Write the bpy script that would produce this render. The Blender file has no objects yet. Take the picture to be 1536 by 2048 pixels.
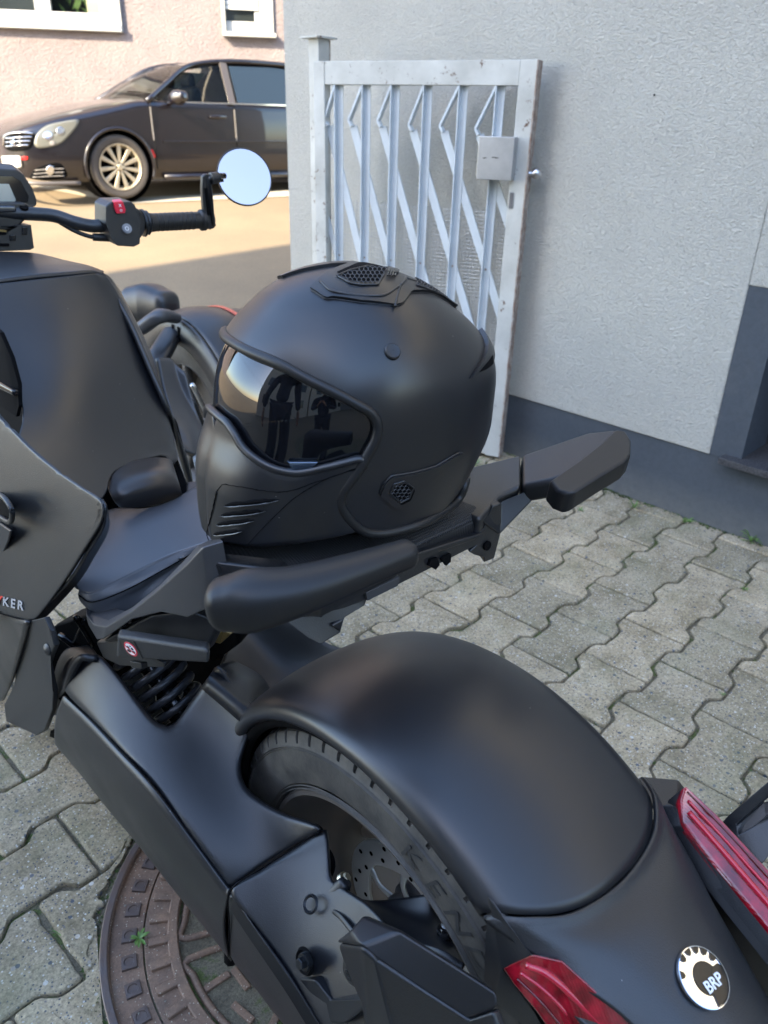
import bpy, bmesh, math, random
from mathutils import Vector, Matrix, noise
random.seed(7)
SC = bpy.context.scene
COL = SC.collection
R = math.radians
# ------------------------------------------------------------------ camera
FPX, CX, CY = 1520.0, 768.0, 1024.0
HEAD = R(41.6)
CAM = Vector((-.56, -.47, 1.18))
_down = Vector(((690-768)/FPX, -(4001-1024)/FPX, -1)).normalized()
_up = -_down
_fw = Vector((0, 0, -1)); _fw = (_fw - _up*_fw.dot(_up)).normalized()
_rt = _fw.cross(_up)
FWD = Vector((math.sin(HEAD), math.cos(HEAD), 0)); RGT = Vector((math.cos(HEAD), -math.sin(HEAD), 0)); ZUP = Vector((0, 0, 1))
def outer(a, b): return Matrix([[a[i]*b[j] for j in range(3)] for i in range(3)])
MC = outer(FWD, _fw) + outer(RGT, _rt) + outer(ZUP, _up)
cam_d = bpy.data.cameras.new('camera'); cam = bpy.data.objects.new('camera', cam_d); COL.objects.link(cam)
cam.matrix_world = Matrix.Translation(CAM) @ MC.to_4x4()
cam_d.sensor_fit = 'VERTICAL'; cam_d.sensor_height = 36.0
cam_d.lens = 36.0*FPX/2048.0
cam_d.clip_start = .02; cam_d.clip_end = 500
cam_d.dof.use_dof = True; cam_d.dof.focus_distance = .93; cam_d.dof.aperture_fstop = 8.0
SC.camera = cam
# ------------------------------------------------------------------ light
SUN_EL = R(33)
SUN_DIR = (FWD*math.cos(R(41)) + RGT*math.sin(R(41)))          # horizontal travel of the light
sun_az_vec = -SUN_DIR                                            # towards the sun
w = bpy.data.worlds.new('World'); SC.world = w; w.use_nodes = True
nt = w.node_tree
for n in list(nt.nodes): nt.nodes.remove(n)
sky = nt.nodes.new('ShaderNodeTexSky'); sky.sky_type = 'NISHITA'; sky.sun_disc = False
sky.sun_elevation = SUN_EL; sky.sun_rotation = math.atan2(sun_az_vec.x, sun_az_vec.y)
sky.air_density = 1.0; sky.dust_density = 1.0; sky.ozone_density = 1.5
bg = nt.nodes.new('ShaderNodeBackground'); bg.inputs['Strength'].default_value = .15
wo = nt.nodes.new('ShaderNodeOutputWorld')
nt.links.new(sky.outputs[0], bg.inputs[0]); nt.links.new(bg.outputs[0], wo.inputs[0])
sd = bpy.data.lights.new('sun', 'SUN'); sd.energy = 2.75; sd.angle = R(.5); sd.color = (1, .84, .60)
sun = bpy.data.objects.new('sun', sd); COL.objects.link(sun)
ldir = (SUN_DIR*math.cos(SUN_EL) - ZUP*math.sin(SUN_EL))
sun.rotation_euler = ldir.to_track_quat('-Z', 'Y').to_euler()
SC.view_settings.view_transform = 'Standard'; SC.view_settings.look = 'None'
SC.view_settings.exposure = 2.78; SC.view_settings.gamma = 1; SC.view_settings.use_curve_mapping = False
SC.cycles.max_bounces = 8
# ------------------------------------------------------------------ point finders: image ray met with a real plane of the place
def ray(px, py): return MC @ Vector(((px-CX)/FPX, -(py-CY)/FPX, -1.0))
def PX(px, py, x): r = ray(px, py); return CAM + r*((x-CAM.x)/r.x)
def PY(px, py, y): r = ray(px, py); return CAM + r*((y-CAM.y)/r.y)
def PZ(px, py, z): r = ray(px, py); return CAM + r*((z-CAM.z)/r.z)
def PP(px, py, o, n): r = ray(px, py); return CAM + r*((o-CAM).dot(n)/r.dot(n))
def PT(t):
    if isinstance(t, Vector): return t
    if len(t) == 3: return PX(*t)
    px, py, c, v = t
    return {'x': PX, 'y': PY, 'z': PZ}[c](px, py, v)
# ------------------------------------------------------------------ mesh helpers
def link(name, me, m=None, parent=None, smooth=False):
    o = bpy.data.objects.new(name, me); COL.objects.link(o)
    if m is not None and not me.materials: me.materials.append(m)
    if parent is not None: o.parent = parent
    if smooth:
        for p in me.polygons: p.use_smooth = True
    return o
def mesh(name, vs, fs, m=None, parent=None, smooth=False, weld=False):
    me = bpy.data.meshes.new(name); me.from_pydata([tuple(v) for v in vs], [], fs)
    bm = bmesh.new(); bm.from_mesh(me)
    if weld: bmesh.ops.remove_doubles(bm, verts=bm.verts, dist=1e-5)
    bmesh.ops.recalc_face_normals(bm, faces=bm.faces); bm.to_mesh(me); bm.free()
    return link(name, me, m, parent, smooth)
def bmobj(name, bm, m=None, parent=None, smooth=False):
    me = bpy.data.meshes.new(name); bmesh.ops.recalc_face_normals(bm, faces=bm.faces); bm.to_mesh(me); bm.free()
    return link(name, me, m, parent, smooth)
def tag(o, label, cat, group=None, kind=None):
    if label: o['label'] = label
    if cat: o['category'] = cat
    if group: o['group'] = group
    if kind: o['kind'] = kind
    return o
def empty(name, loc, label=None, cat=None, group=None, kind=None):
    o = bpy.data.objects.new(name, None); COL.objects.link(o); o.location = loc; o.empty_display_size = .1
    tag(o, label, cat, group, kind)
    return o
def adopt(root, kids):
    """parent world-space meshes to an empty that stands somewhere else"""
    bpy.context.view_layer.update()
    for k in kids:
        k.parent = root; k.matrix_parent_inverse = Matrix.Translation(-Vector(root.location))
def bevel(o, w, seg=3, ang=40, harden=False):
    m = o.modifiers.new('bevel', 'BEVEL'); m.width = w; m.segments = seg; m.limit_method = 'ANGLE'; m.angle_limit = R(ang)
    for p in o.data.polygons: p.use_smooth = True
    m.harden_normals = False
    wn = o.modifiers.new('wn', 'WEIGHTED_NORMAL'); wn.keep_sharp = True
    return o
def subsurf(o, lv=2):
    m = o.modifiers.new('sub', 'SUBSURF'); m.levels = lv; m.render_levels = lv
    for p in o.data.polygons: p.use_smooth = True
    return o
def solid(o, t, off=-1, rim=True):
    m = o.modifiers.new('solid', 'SOLIDIFY'); m.thickness = t; m.offset = off; m.use_rim = rim
    return o
def cr(P, t, closed=False):
    """Catmull-Rom through P at parameter t in [0, n-1]"""
    n = len(P); i = int(math.floor(t)); f = t-i
    if closed:
        a, b, c, d = P[(i-1) % n], P[i % n], P[(i+1) % n], P[(i+2) % n]
    else:
        i = min(max(i, 0), n-2); f = t-i
        b, c = P[i], P[i+1]
        a = P[i-1] if i > 0 else b*2-c
        d = P[i+2] if i+2 < n else c*2-b
    return ((b*2) + (c-a)*f + (a*2-b*5+c*4-d)*f*f + (b*3-a-c*3+d)*f*f*f)*.5
def curve(P, n, closed=False):
    """n samples evenly spread by arc length"""
    P = [Vector(p) for p in P]
    L = len(P) if closed else len(P)-1
    N = L*12
    S = [cr(P, L*k/N, closed) for k in range(N+1)]
    D = [0.0]
    for k in range(N): D.append(D[-1]+(S[k+1]-S[k]).length)
    out = []; j = 0
    cnt = n if closed else n-1
    for k in range(n):
        d = D[-1]*k/cnt
        while j < N-1 and D[j+1] < d: j += 1
        s = (d-D[j])/max(D[j+1]-D[j], 1e-9)
        out.append(S[j].lerp(S[j+1], s))
    return out
def polyfit(rows, du, dv, keep=.0):
    import numpy as np
    nr, nc = len(rows), len(rows[0])
    A = []; B = []
    for i in range(nr):
        for j in range(nc):
            u, v = j/(nc-1), i/(nr-1); A.append([u**a*v**b for a in range(du+1) for b in range(dv+1)]); B.append(list(rows[i][j]))
    c, *_ = np.linalg.lstsq(np.array(A), np.array(B), rcond=None); F = np.array(A) @ c
    k = 0; out = []
    for i in range(nr):
        r = []
        for j in range(nc): r.append(Vector(F[k]).lerp(rows[i][j], keep)); k += 1
        out.append(r)
    return out
def grid(name, rows, m, parent=None, nu=None, nv=None, thick=0, closed_u=False, off=-1, spline=True, poly=None, keep=0.0):
    """a smooth sheet through rows of control points (each row may hold PT tuples)"""
    rows = [[PT(p) for p in r] for r in rows]
    if poly: rows = polyfit(rows, poly[0], poly[1], keep)
    nu = nu or max(len(rows[0])*6, 8); nv = nv or max(len(rows)*6, 8)
    R1 = [curve(r, nu, closed_u) if spline else lin(r, nu) for r in rows]
    nvv = nv
    cols = [[r[i] for r in R1] for i in range(nu)]
    cols = [[cr(c, (len(c)-1)*k/(nvv-1)) for k in range(nvv)] for c in cols]
    vs = []; fs = []
    for c in cols: vs += c
    A = nu if closed_u else nu-1
    for i in range(A):
        for k in range(nvv-1):
            i2 = (i+1) % nu
            fs.append((i*nvv+k, i2*nvv+k, i2*nvv+k+1, i*nvv+k+1))
    o = mesh(name, vs, fs, m, parent, True)
    if thick: solid(o, thick, off)
    return o
def lin(P, n):
    D = [0.0]
    for a, b in zip(P, P[1:]): D.append(D[-1]+(b-a).length)
    out = []; j = 0
    for k in range(n):
        d = D[-1]*k/(n-1)
        while j < len(P)-2 and D[j+1] < d: j += 1
        out.append(P[j].lerp(P[j+1], (d-D[j])/max(D[j+1]-D[j], 1e-9)))
    return out
def slab(name, pts, off, m, parent=None, bev=.004, seg=3, smooth_n=0):
    """polygon (3D points or PT tuples) extruded by vector off, edges bevelled"""
    P = [PT(p) for p in pts]
    if smooth_n: P = curve(P, smooth_n, True)
    off = Vector(off); n = len(P)
    bm = bmesh.new()
    a = [bm.verts.new(p) for p in P]; b = [bm.verts.new(p+off) for p in P]
    bm.faces.new(a); bm.faces.new(b[::-1])
    for i in range(n): bm.faces.new((a[i], b[i], b[(i+1) % n], a[(i+1) % n]))
    bmesh.ops.triangulate(bm, faces=[f for f in bm.faces if len(f.verts) > 4])
    o = bmobj(name, bm, m, parent)
    if bev: bevel(o, bev, seg, 30)
    return o
def tube(name, path, r, m, parent=None, n=12, res=8, closed=False, cap=True, spline=True):
    P = [PT(p) for p in path]
    k = len(P)*res if spline else len(P)
    S = curve(P, k, closed) if spline else P
    rr = r if callable(r) else (lambda t: r)
    vs = []; fs = []
    N = len(S)
    up = Vector((0, 0, 1)); prev = None
    for i, p in enumerate(S):
        t = (S[(i+1) % N]-S[i-1]) if closed else (S[min(i+1, N-1)]-S[max(i-1, 0)])
        t.normalize()
        if prev is None:
            a = t.cross(up);
            if a.length < .1: a = t.cross(Vector((1, 0, 0)))
        else: a = prev - t*prev.dot(t)
        a.normalize(); prev = a; b = t.cross(a)
        q = rr(i/(N-1))
        for j in range(n):
            an = 2*math.pi*j/n; vs.append(p+a*math.cos(an)*q+b*math.sin(an)*q)
    M = N if closed else N-1
    for i in range(M):
        for j in range(n):
            i2 = (i+1) % N; j2 = (j+1) % n
            fs.append((i*n+j, i*n+j2, i2*n+j2, i2*n+j))
    if cap and not closed:
        fs.append(tuple(range(n))); fs.append(tuple(range((N-1)*n, N*n)))
    return mesh(name, vs, fs, m, parent, True)
def frame(axis):
    z = Vector(axis).normalized(); x = z.cross(Vector((0, 0, 1)))
    if x.length < .1: x = z.cross(Vector((0, 1, 0)))
    x.normalize(); return x, z.cross(x), z
def lathe(name, prof, origin, axis, m, parent=None, n=48, sharp=35):
    """prof: (radius, along axis) pairs"""
    x, y, z = frame(axis); o = Vector(origin)
    vs = []; fs = []
    for r, h in prof:
        for j in range(n):
            a = 2*math.pi*j/n; vs.append(o+z*h+(x*math.cos(a)+y*math.sin(a))*r)
    for i in range(len(prof)-1):
        for j in range(n): fs.append((i*n+j, i*n+(j+1) % n, (i+1)*n+(j+1) % n, (i+1)*n+j))
    ob = mesh(name, vs, fs, m, parent, True, weld=True)
    sharpen(ob, sharp)
    return ob
def sharpen(o, ang=35):
    me = o.data; bm = bmesh.new(); bm.from_mesh(me)
    for e in bm.edges:
        if len(e.link_faces) == 2 and e.calc_face_angle(0) > R(ang): e.smooth = False
    for f in bm.faces: f.smooth = True
    bm.to_mesh(me); bm.free(); return o
def boxbm(bm, c, s, rot=None):
    vs = []
    for dx in (-.5, .5):
        for dy in (-.5, .5):
            for dz in (-.5, .5):
                v = Vector((dx*s[0], dy*s[1], dz*s[2]))
                if rot is not None: v = rot @ v
                vs.append(bm.verts.new(v+Vector(c)))
    for f in ((0, 1, 3, 2), (4, 6, 7, 5), (0, 4, 5, 1), (2, 3, 7, 6), (0, 2, 6, 4), (1, 5, 7, 3)):
        bm.faces.new([vs[i] for i in f])
def box(name, c, s, m, parent=None, rot=None, bev=0):
    bm = bmesh.new(); boxbm(bm, c, s, rot); o = bmobj(name, bm, m, parent)
    if bev: bevel(o, bev, 2)
    return o
def bar(name, a, b, wd, dp, m, parent=None, upv=(0, 0, 1), bev=0):
    """rectangular bar from a to b: wd across, dp along upv"""
    a = Vector(a); b = Vector(b); t = (b-a).normalized(); s = t.cross(Vector(upv))
    if s.length < .05: s = t.cross(Vector((1, 0, 0)))
    s.normalize(); u = s.cross(t)
    vs = [p+s*i*wd/2+u*j*dp/2 for p in (a, b) for i, j in ((-1, -1), (1, -1), (1, 1), (-1, 1))]
    o = mesh(name, vs, [(0, 1, 2, 3), (7, 6, 5, 4), (0, 4, 5, 1), (1, 5, 6, 2), (2, 6, 7, 3), (3, 7, 4, 0)], m, parent)
    if bev: bevel(o, bev, 2)
    return o
def text(name, body, loc, xdir, ydir, size, m, parent=None, ext=.0004, bold=0, shear=0, wscale=1):
    c = bpy.data.curves.new(name, 'FONT'); c.body = body; c.size = size; c.extrude = ext; c.offset = bold; c.shear = shear
    c.align_x = 'CENTER'; c.align_y = 'CENTER'; c.resolution_u = 3
    tmp = bpy.data.objects.new('t', c); COL.objects.link(tmp)
    dg = bpy.context.evaluated_depsgraph_get(); me = bpy.data.meshes.new_from_object(tmp.evaluated_get(dg))
    bpy.data.objects.remove(tmp)
    x = Vector(xdir).normalized(); y = Vector(ydir); y = (y-x*y.dot(x)).normalized(); z = x.cross(y)
    Mx = Matrix((x*wscale, y, z)).transposed()
    me.transform(Matrix.Translation(Vector(loc)) @ Mx.to_4x4())
    me.materials.clear(); me.materials.append(m); me.name = name
    return link(name, me, None, parent)
# ------------------------------------------------------------------ materials
MATS = {}
def mat(name, col, rough=.5, metal=0, bump=0, bscale=200, var=0, vscale=20, col2=None, spec=.5, coat=0, coat_r=.1, emit=None, det=3, trans=0, ior=1.45, bdist=.001, rvar=0, specks=0):
    m = bpy.data.materials.new(name); m.use_nodes = True; t = m.node_tree; b = t.nodes['Principled BSDF']
    b.inputs['Base Color'].default_value = (*col, 1); b.inputs['Roughness'].default_value = rough; b.inputs['Metallic'].default_value = metal
    b.inputs['Specular IOR Level'].default_value = spec; b.inputs['Coat Weight'].default_value = coat; b.inputs['Coat Roughness'].default_value = coat_r
    b.inputs['Transmission Weight'].default_value = trans; b.inputs['IOR'].default_value = ior
    tc = t.nodes.new('ShaderNodeTexCoord')
    if var or col2:
        n = t.nodes.new('ShaderNodeTexNoise'); n.inputs['Scale'].default_value = vscale; n.inputs['Detail'].default_value = 6; n.inputs['Roughness'].default_value = .65
        t.links.new(tc.outputs['Object'], n.inputs['Vector'])
        r = t.nodes.new('ShaderNodeValToRGB'); r.color_ramp.elements[0].position = .3; r.color_ramp.elements[1].position = .7
        c2 = col2 or tuple(min(1, c*(1+var)) for c in col); c1 = col if col2 else tuple(c*(1-var) for c in col)
        r.color_ramp.elements[0].color = (*c1, 1); r.color_ramp.elements[1].color = (*c2, 1)
        t.links.new(n.outputs['Fac'], r.inputs[0]); t.links.new(r.outputs[0], b.inputs['Base Color'])
    if rvar:
        n = t.nodes.new('ShaderNodeTexNoise'); n.inputs['Scale'].default_value = 9; n.inputs['Detail'].default_value = 5
        t.links.new(tc.outputs['Object'], n.inputs['Vector'])
        mr = t.nodes.new('ShaderNodeMapRange'); mr.inputs[1].default_value = .3; mr.inputs[2].default_value = .7
        mr.inputs[3].default_value = rough-rvar; mr.inputs[4].default_value = rough+rvar
        t.links.new(n.outputs['Fac'], mr.inputs[0]); t.links.new(mr.outputs[0], b.inputs['Roughness'])
    if bump:
        n = t.nodes.new('ShaderNodeTexNoise'); n.inputs['Scale'].default_value = bscale; n.inputs['Detail'].default_value = det
        t.links.new(tc.outputs['Object'], n.inputs['Vector'])
        bp = t.nodes.new('ShaderNodeBump'); bp.inputs['Strength'].default_value = bump; bp.inputs['Distance'].default_value = bdist
        t.links.new(n.outputs['Fac'], bp.inputs['Height']); t.links.new(bp.outputs[0], b.inputs['Normal'])
    if specks:
        v = t.nodes.new('ShaderNodeTexVoronoi'); v.inputs['Scale'].default_value = 55; t.links.new(tc.outputs['Object'], v.inputs['Vector'])
        sp = t.nodes.new('ShaderNodeSeparateColor'); t.links.new(v.outputs['Color'], sp.inputs[0])
        g1 = t.nodes.new('ShaderNodeMath'); g1.operation = 'LESS_THAN'; t.links.new(v.outputs['Distance'], g1.inputs[0]); g1.inputs[1].default_value = .035
        g2 = t.nodes.new('ShaderNodeMath'); g2.operation = 'GREATER_THAN'; t.links.new(sp.outputs[0], g2.inputs[0]); g2.inputs[1].default_value = .72
        g3 = t.nodes.new('ShaderNodeMath'); g3.operation = 'MULTIPLY'; t.links.new(g1.outputs[0], g3.inputs[0]); t.links.new(g2.outputs[0], g3.inputs[1])
        nd = t.nodes.new('ShaderNodeTexNoise'); nd.inputs['Scale'].default_value = 6; nd.inputs['Detail'].default_value = 8; nd.inputs['Roughness'].default_value = .7; t.links.new(tc.outputs['Object'], nd.inputs['Vector'])
        rd_ = t.nodes.new('ShaderNodeMapRange'); rd_.inputs[1].default_value = .45; rd_.inputs[2].default_value = .8; rd_.inputs[3].default_value = 0; rd_.inputs[4].default_value = specks*.35; t.links.new(nd.outputs['Fac'], rd_.inputs[0])
        mx = t.nodes.new('ShaderNodeMath'); mx.operation = 'MAXIMUM'; t.links.new(g3.outputs[0], mx.inputs[0]); t.links.new(rd_.outputs[0], mx.inputs[1])
        mc_ = t.nodes.new('ShaderNodeMix'); mc_.data_type = 'RGBA'; mc_.inputs[6].default_value = (*col, 1); mc_.inputs[7].default_value = (.20, .19, .175, 1)
        t.links.new(mx.outputs[0], mc_.inputs[0]); t.links.new(mc_.outputs[2], b.inputs['Base Color'])
    if emit: b.inputs['Emission Color'].default_value = (*emit[0], 1); b.inputs['Emission Strength'].default_value = emit[1]
    MATS[name] = m
    return m
M_matte = mat('matte_black_paint', (.0085, .0092, .0115), .37, spec=.8, bump=.04, bscale=1500, bdist=.0005, rvar=.05, specks=.03)
M_plast = mat('black_plastic', (.010, .0105, .012), .38, spec=.75, bump=.30, bscale=1100, bdist=.0004, rvar=.05, specks=.05)
M_coarse = mat('grained_black_plastic', (.012, .0125, .014), .40, spec=.8, bump=.45, bscale=700, bdist=.0006, rvar=.05, specks=.06)
M_arm = mat('swingarm_paint', (.0075, .0085, .0112), .41, spec=.7, bump=.28, bscale=800, bdist=.0005, rvar=.05, specks=.05)
M_rubber = mat('black_rubber', (.011, .0112, .012), .42, bump=.2, bscale=600, bdist=.0004)
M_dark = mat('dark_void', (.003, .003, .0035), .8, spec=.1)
M_gloss = mat('gloss_black', (.008, .008, .009), .12)
M_steel = mat('steel', (.55, .55, .56), .3, 1)
M_alu = mat('cast_aluminium', (.20, .20, .21), .45, .9, bump=.3, bscale=500)
M_zinc = mat('zinc_plated', (.55, .50, .38), .35, 1)
M_white = mat('white_print', (.8, .8, .8), .5)
# ------------------------------------------------------------------ panels: a fair surface through control points, trimmed to an outline
from mathutils.geometry import delaunay_2d_cdt
import numpy as np
def _seen(p):
    c = MC.transposed() @ (Vector(p)-CAM); return (CX+FPX*c.x/-c.z, CY-FPX*c.y/-c.z, -c.z)
def sheet(name, outline, ctrl, deg, m, parent=None, step=9.0, thick=.006, roll=8.0, depth=.006, smooth=True, bumps=(), rollmask=None):
    """outline and control points are sight lines; the surface itself is a polynomial through the control points in space.
    roll/depth: rounded border; bumps: (x, y, radius, height) soft swellings"""
    C = [_seen(PT(c)) for c in ctrl]
    def terms(x, y): x = (x-CX)/600; y = (y-CY)/600; return [x**a*y**b for a in range(deg+1) for b in range(deg+1-a)]
    A = np.array([terms(c[0], c[1]) for c in C]); B = np.array([1/c[2] for c in C])
    co, *_ = np.linalg.lstsq(A, B, rcond=1e-9)
    O = [Vector((x, y)) for x, y in outline]
    if smooth:
        O3 = curve([Vector((p.x, p.y, 0)) for p in O], max(24, int(sum((O[i]-O[i-1]).length for i in range(len(O)))/step)), True)
    else:
        O3 = []
        for i in range(len(O)):
            a, b = O[i], O[(i+1) % len(O)]; k = max(1, int((b-a).length/step))
            for q in range(k): w = a.lerp(b, q/k); O3.append(Vector((w.x, w.y, 0)))
    O2 = [Vector((p.x, p.y)) for p in O3]; n = len(O2)
    poly = [(p.x, p.y) for p in O2]
    arr = np.array(poly); nxt = np.roll(arr, -1, 0); seg = nxt-arr; sl = (seg**2).sum(1)+1e-9
    def dist(x, y):
        q = np.array([x, y]); t = np.clip(((q-arr)*seg).sum(1)/sl, 0, 1); d = q-(arr+seg*t[:, None]); dd = (d**2).sum(1); i = int(dd.argmin()); return math.sqrt(dd[i]), arr[i]
    def ins(p):
        c = False
        for i in range(n):
            a, b = poly[i], poly[(i+1) % n]
            if (a[1] > p[1]) != (b[1] > p[1]) and p[0] < (b[0]-a[0])*(p[1]-a[1])/(b[1]-a[1])+a[0]: c = not c
        return c
    pts = list(O2); x0, y0 = arr.min(0); x1, y1 = arr.max(0)
    # rings close to the border so that the rounding is well described
    if roll:
        for f in (.12, .35, .7, 1.1):
            for i in range(n):
                t = (O2[(i+1) % n]-O2[i-1]); 
                if t.length < 1e-6: continue
                t.normalize(); q = O2[i]+Vector((-t.y, t.x))*roll*f
                if not ins(q): q = O2[i]-Vector((-t.y, t.x))*roll*f
                if ins(q):
                    d, _ = dist(q.x, q.y)
                    if d > roll*f*.8: pts.append(q)
    y = y0+step/2; r_ = 0
    while y < y1:
        x = x0+step/2*(1+r_ % 2)
        while x < x1:
            if ins((x, y)) and dist(x, y)[0] > (roll*1.3 if roll else step*.5): pts.append(Vector((x, y)))
            x += step
        y += step*.87; r_ += 1
    vo, eo, fo, *_ = delaunay_2d_cdt(pts, [(i, (i+1) % n) for i in range(n)], [], 1, 1e-4)
    vs = []
    for v in vo:
        inv = float(np.dot(terms(v.x, v.y), co)); dpt = 1/inv
        d, q = dist(v.x, v.y)
        if roll and d < roll and (rollmask is None or rollmask(v.x, v.y)):
            u = 1-d/roll; dpt += depth*(1-math.sqrt(max(0, 1-u*u*.98)))
        for bx, by, br, bh in bumps:
            e = ((v.x-bx)**2+(v.y-by)**2)/br**2
            if e < 4: dpt -= bh*math.exp(-e*1.5)
        vs.append(CAM+ray(v.x, v.y)*dpt)
    o = mesh(name, vs, [tuple(f) for f in fo], m, parent, True)
    # face the viewer's side outwards, thickness away from it
    me = o.data; s = sum(((CAM-me.vertices[p.vertices[0]].co).dot(p.normal) for p in me.polygons))
    if s < 0: me.flip_normals()
    if thick: solid(o, thick, -1)
    return o
# ================================================================== materials of the setting
def tree_mat(name):
    m = bpy.data.materials.new(name); m.use_nodes = True; t = m.node_tree; return m, t, t.nodes['Principled BSDF']
def N(t, typ, **k):
    n = t.nodes.new(typ)
    for a, v in k.items():
        if hasattr(n, a): setattr(n, a, v)
        else: n.inputs[a.replace('_', ' ')].default_value = v
    return n
def ramp(t, fac, stops):
    r = t.nodes.new('ShaderNodeValToRGB'); e = r.color_ramp.elements
    while len(e) < len(stops): e.new(.5)
    for i, (p, c) in enumerate(stops): e[i].position = p; e[i].color = (*c, 1)
    t.links.new(fac, r.inputs[0]); return r.outputs[0]
def mix(t, a, b, fac, mode='MIX'):
    m = t.nodes.new('ShaderNodeMix'); m.data_type = 'RGBA'; m.blend_type = mode
    for s, v in ((6, a), (7, b), (0, fac)):
        if hasattr(v, 'links') or hasattr(v, 'is_linked'): t.links.new(v, m.inputs[s])
        elif isinstance(v, tuple): m.inputs[s].default_value = (*v, 1)
        else: m.inputs[s].default_value = v
    return m.outputs[2]
def bumpn(t, b, h, strength, dist, prev=None):
    bp = t.nodes.new('ShaderNodeBump'); bp.inputs['Strength'].default_value = strength; bp.inputs['Distance'].default_value = dist
    t.links.new(h, bp.inputs['Height'])
    if prev is not None: t.links.new(prev, bp.inputs['Normal'])
    t.links.new(bp.outputs[0], b.inputs['Normal']); return bp.outputs[0]
def mk_stone():
    m, t, b = tree_mat('concrete_paver'); L = t.links
    g = N(t, 'ShaderNodeNewGeometry'); oi = N(t, 'ShaderNodeObjectInfo')
    n1 = N(t, 'ShaderNodeTexNoise', Scale=9.0, Detail=8.0, Roughness=.7); L.new(g.outputs['Position'], n1.inputs['Vector'])
    n2 = N(t, 'ShaderNodeTexNoise', Scale=150.0, Detail=5.0, Roughness=.75); L.new(g.outputs['Position'], n2.inputs['Vector'])
    v1 = N(t, 'ShaderNodeTexVoronoi', Scale=215.0); L.new(g.outputs['Position'], v1.inputs['Vector'])
    v2 = N(t, 'ShaderNodeTexVoronoi', Scale=75.0); L.new(g.outputs['Position'], v2.inputs['Vector'])
    base = ramp(t, n1.outputs['Fac'], [(.30, (.190, .154, .094)), (.5, (.325, .268, .180)), (.72, (.43, .362, .255))])
    tone = ramp(t, oi.outputs['Random'], [(0, (.80, .80, .76)), (.5, (1, .98, .95)), (1, (1.14, 1.10, 1.04))])
    c = mix(t, base, tone, 1.0, 'MULTIPLY')
    fine = ramp(t, n2.outputs['Fac'], [(.32, (.45, .45, .45)), (.5, (1, 1, 1)), (.68, (1.5, 1.48, 1.42))])
    c = mix(t, c, fine, .85, 'MULTIPLY')
    # aggregate: dark and pale grains
    gr = ramp(t, v1.outputs['Color'], [(0, (.05, .055, .065)), (.2, (.1, .1, .11)), (.21, (.3, .28, .25)), (.8, (.3, .28, .25)), (.82, (.75, .70, .58)), (1, (.85, .8, .7))])
    sep = N(t, 'ShaderNodeSeparateColor'); L.new(v1.outputs['Color'], sep.inputs[0])
    lt = N(t, 'ShaderNodeMath', operation='LESS_THAN'); L.new(v1.outputs['Distance'], lt.inputs[0]); lt.inputs[1].default_value = .36
    pick = N(t, 'ShaderNodeMath', operation='GREATER_THAN'); L.new(sep.outputs[1], pick.inputs[0]); pick.inputs[1].default_value = .58
    mm = N(t, 'ShaderNodeMath', operation='MULTIPLY'); L.new(lt.outputs[0], mm.inputs[0]); L.new(pick.outputs[0], mm.inputs[1])
    gcol = ramp(t, sep.outputs[0], [(0, (.05, .055, .065)), (.45, (.12, .12, .13)), (.55, (.30, .23, .17)), (.75, (.46, .43, .36)), (1, (.56, .53, .46))])
    c = mix(t, c, gcol, mm.outputs[0])
    sep2 = N(t, 'ShaderNodeSeparateColor'); L.new(v2.outputs['Color'], sep2.inputs[0])
    lt2 = N(t, 'ShaderNodeMath', operation='LESS_THAN'); L.new(v2.outputs['Distance'], lt2.inputs[0]); lt2.inputs[1].default_value = .30
    pk2 = N(t, 'ShaderNodeMath', operation='GREATER_THAN'); L.new(sep2.outputs[1], pk2.inputs[0]); pk2.inputs[1].default_value = .86
    mm2 = N(t, 'ShaderNodeMath', operation='MULTIPLY'); L.new(lt2.outputs[0], mm2.inputs[0]); L.new(pk2.outputs[0], mm2.inputs[1])
    gc2 = ramp(t, sep2.outputs[0], [(0, (.07, .08, .09)), (.6, (.13, .13, .14)), (.8, (.42, .36, .28)), (1, (.52, .49, .43))])
    c = mix(t, c, gc2, mm2.outputs[0])
    n3 = N(t, 'ShaderNodeTexNoise', Scale=4.2, Detail=7.0, Roughness=.7); L.new(g.outputs['Position'], n3.inputs['Vector'])
    mo = ramp(t, n3.outputs['Fac'], [(.50, (0, 0, 0)), (.68, (.38, .38, .38))])
    c = mix(t, c, (.150, .160, .085), mo)
    L.new(c, b.inputs['Base Color']); b.inputs['Roughness'].default_value = .92; b.inputs['Specular IOR Level'].default_value = .3
    p = bumpn(t, b, n2.outputs['Fac'], .7, .0016)
    bumpn(t, b, v1.outputs['Distance'], .45, .0014, p)
    return m
M_stone = mk_stone()
def mk_joint():
    m, t, b = tree_mat('joint_soil'); L = t.links
    g = N(t, 'ShaderNodeNewGeometry')
    n1 = N(t, 'ShaderNodeTexNoise', Scale=14.0, Detail=6.0, Roughness=.7); L.new(g.outputs['Position'], n1.inputs['Vector'])
    n2 = N(t, 'ShaderNodeTexNoise', Scale=260.0, Detail=4.0, Roughness=.8); L.new(g.outputs['Position'], n2.inputs['Vector'])
    c = ramp(t, n1.outputs['Fac'], [(.3, (.10, .085, .06)), (.5, (.16, .14, .10)), (.57, (.075, .100, .028)), (.8, (.12, .13, .05))])
    f = ramp(t, n2.outputs['Fac'], [(.3, (.35, .35, .35)), (.7, (1.9, 1.85, 1.7))])
    c = mix(t, c, f, .8, 'MULTIPLY'); L.new(c, b.inputs['Base Color']); b.inputs['Roughness'].default_value = .95
    bumpn(t, b, n2.outputs['Fac'], 1, .004); return m
M_joint = mk_joint()
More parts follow.
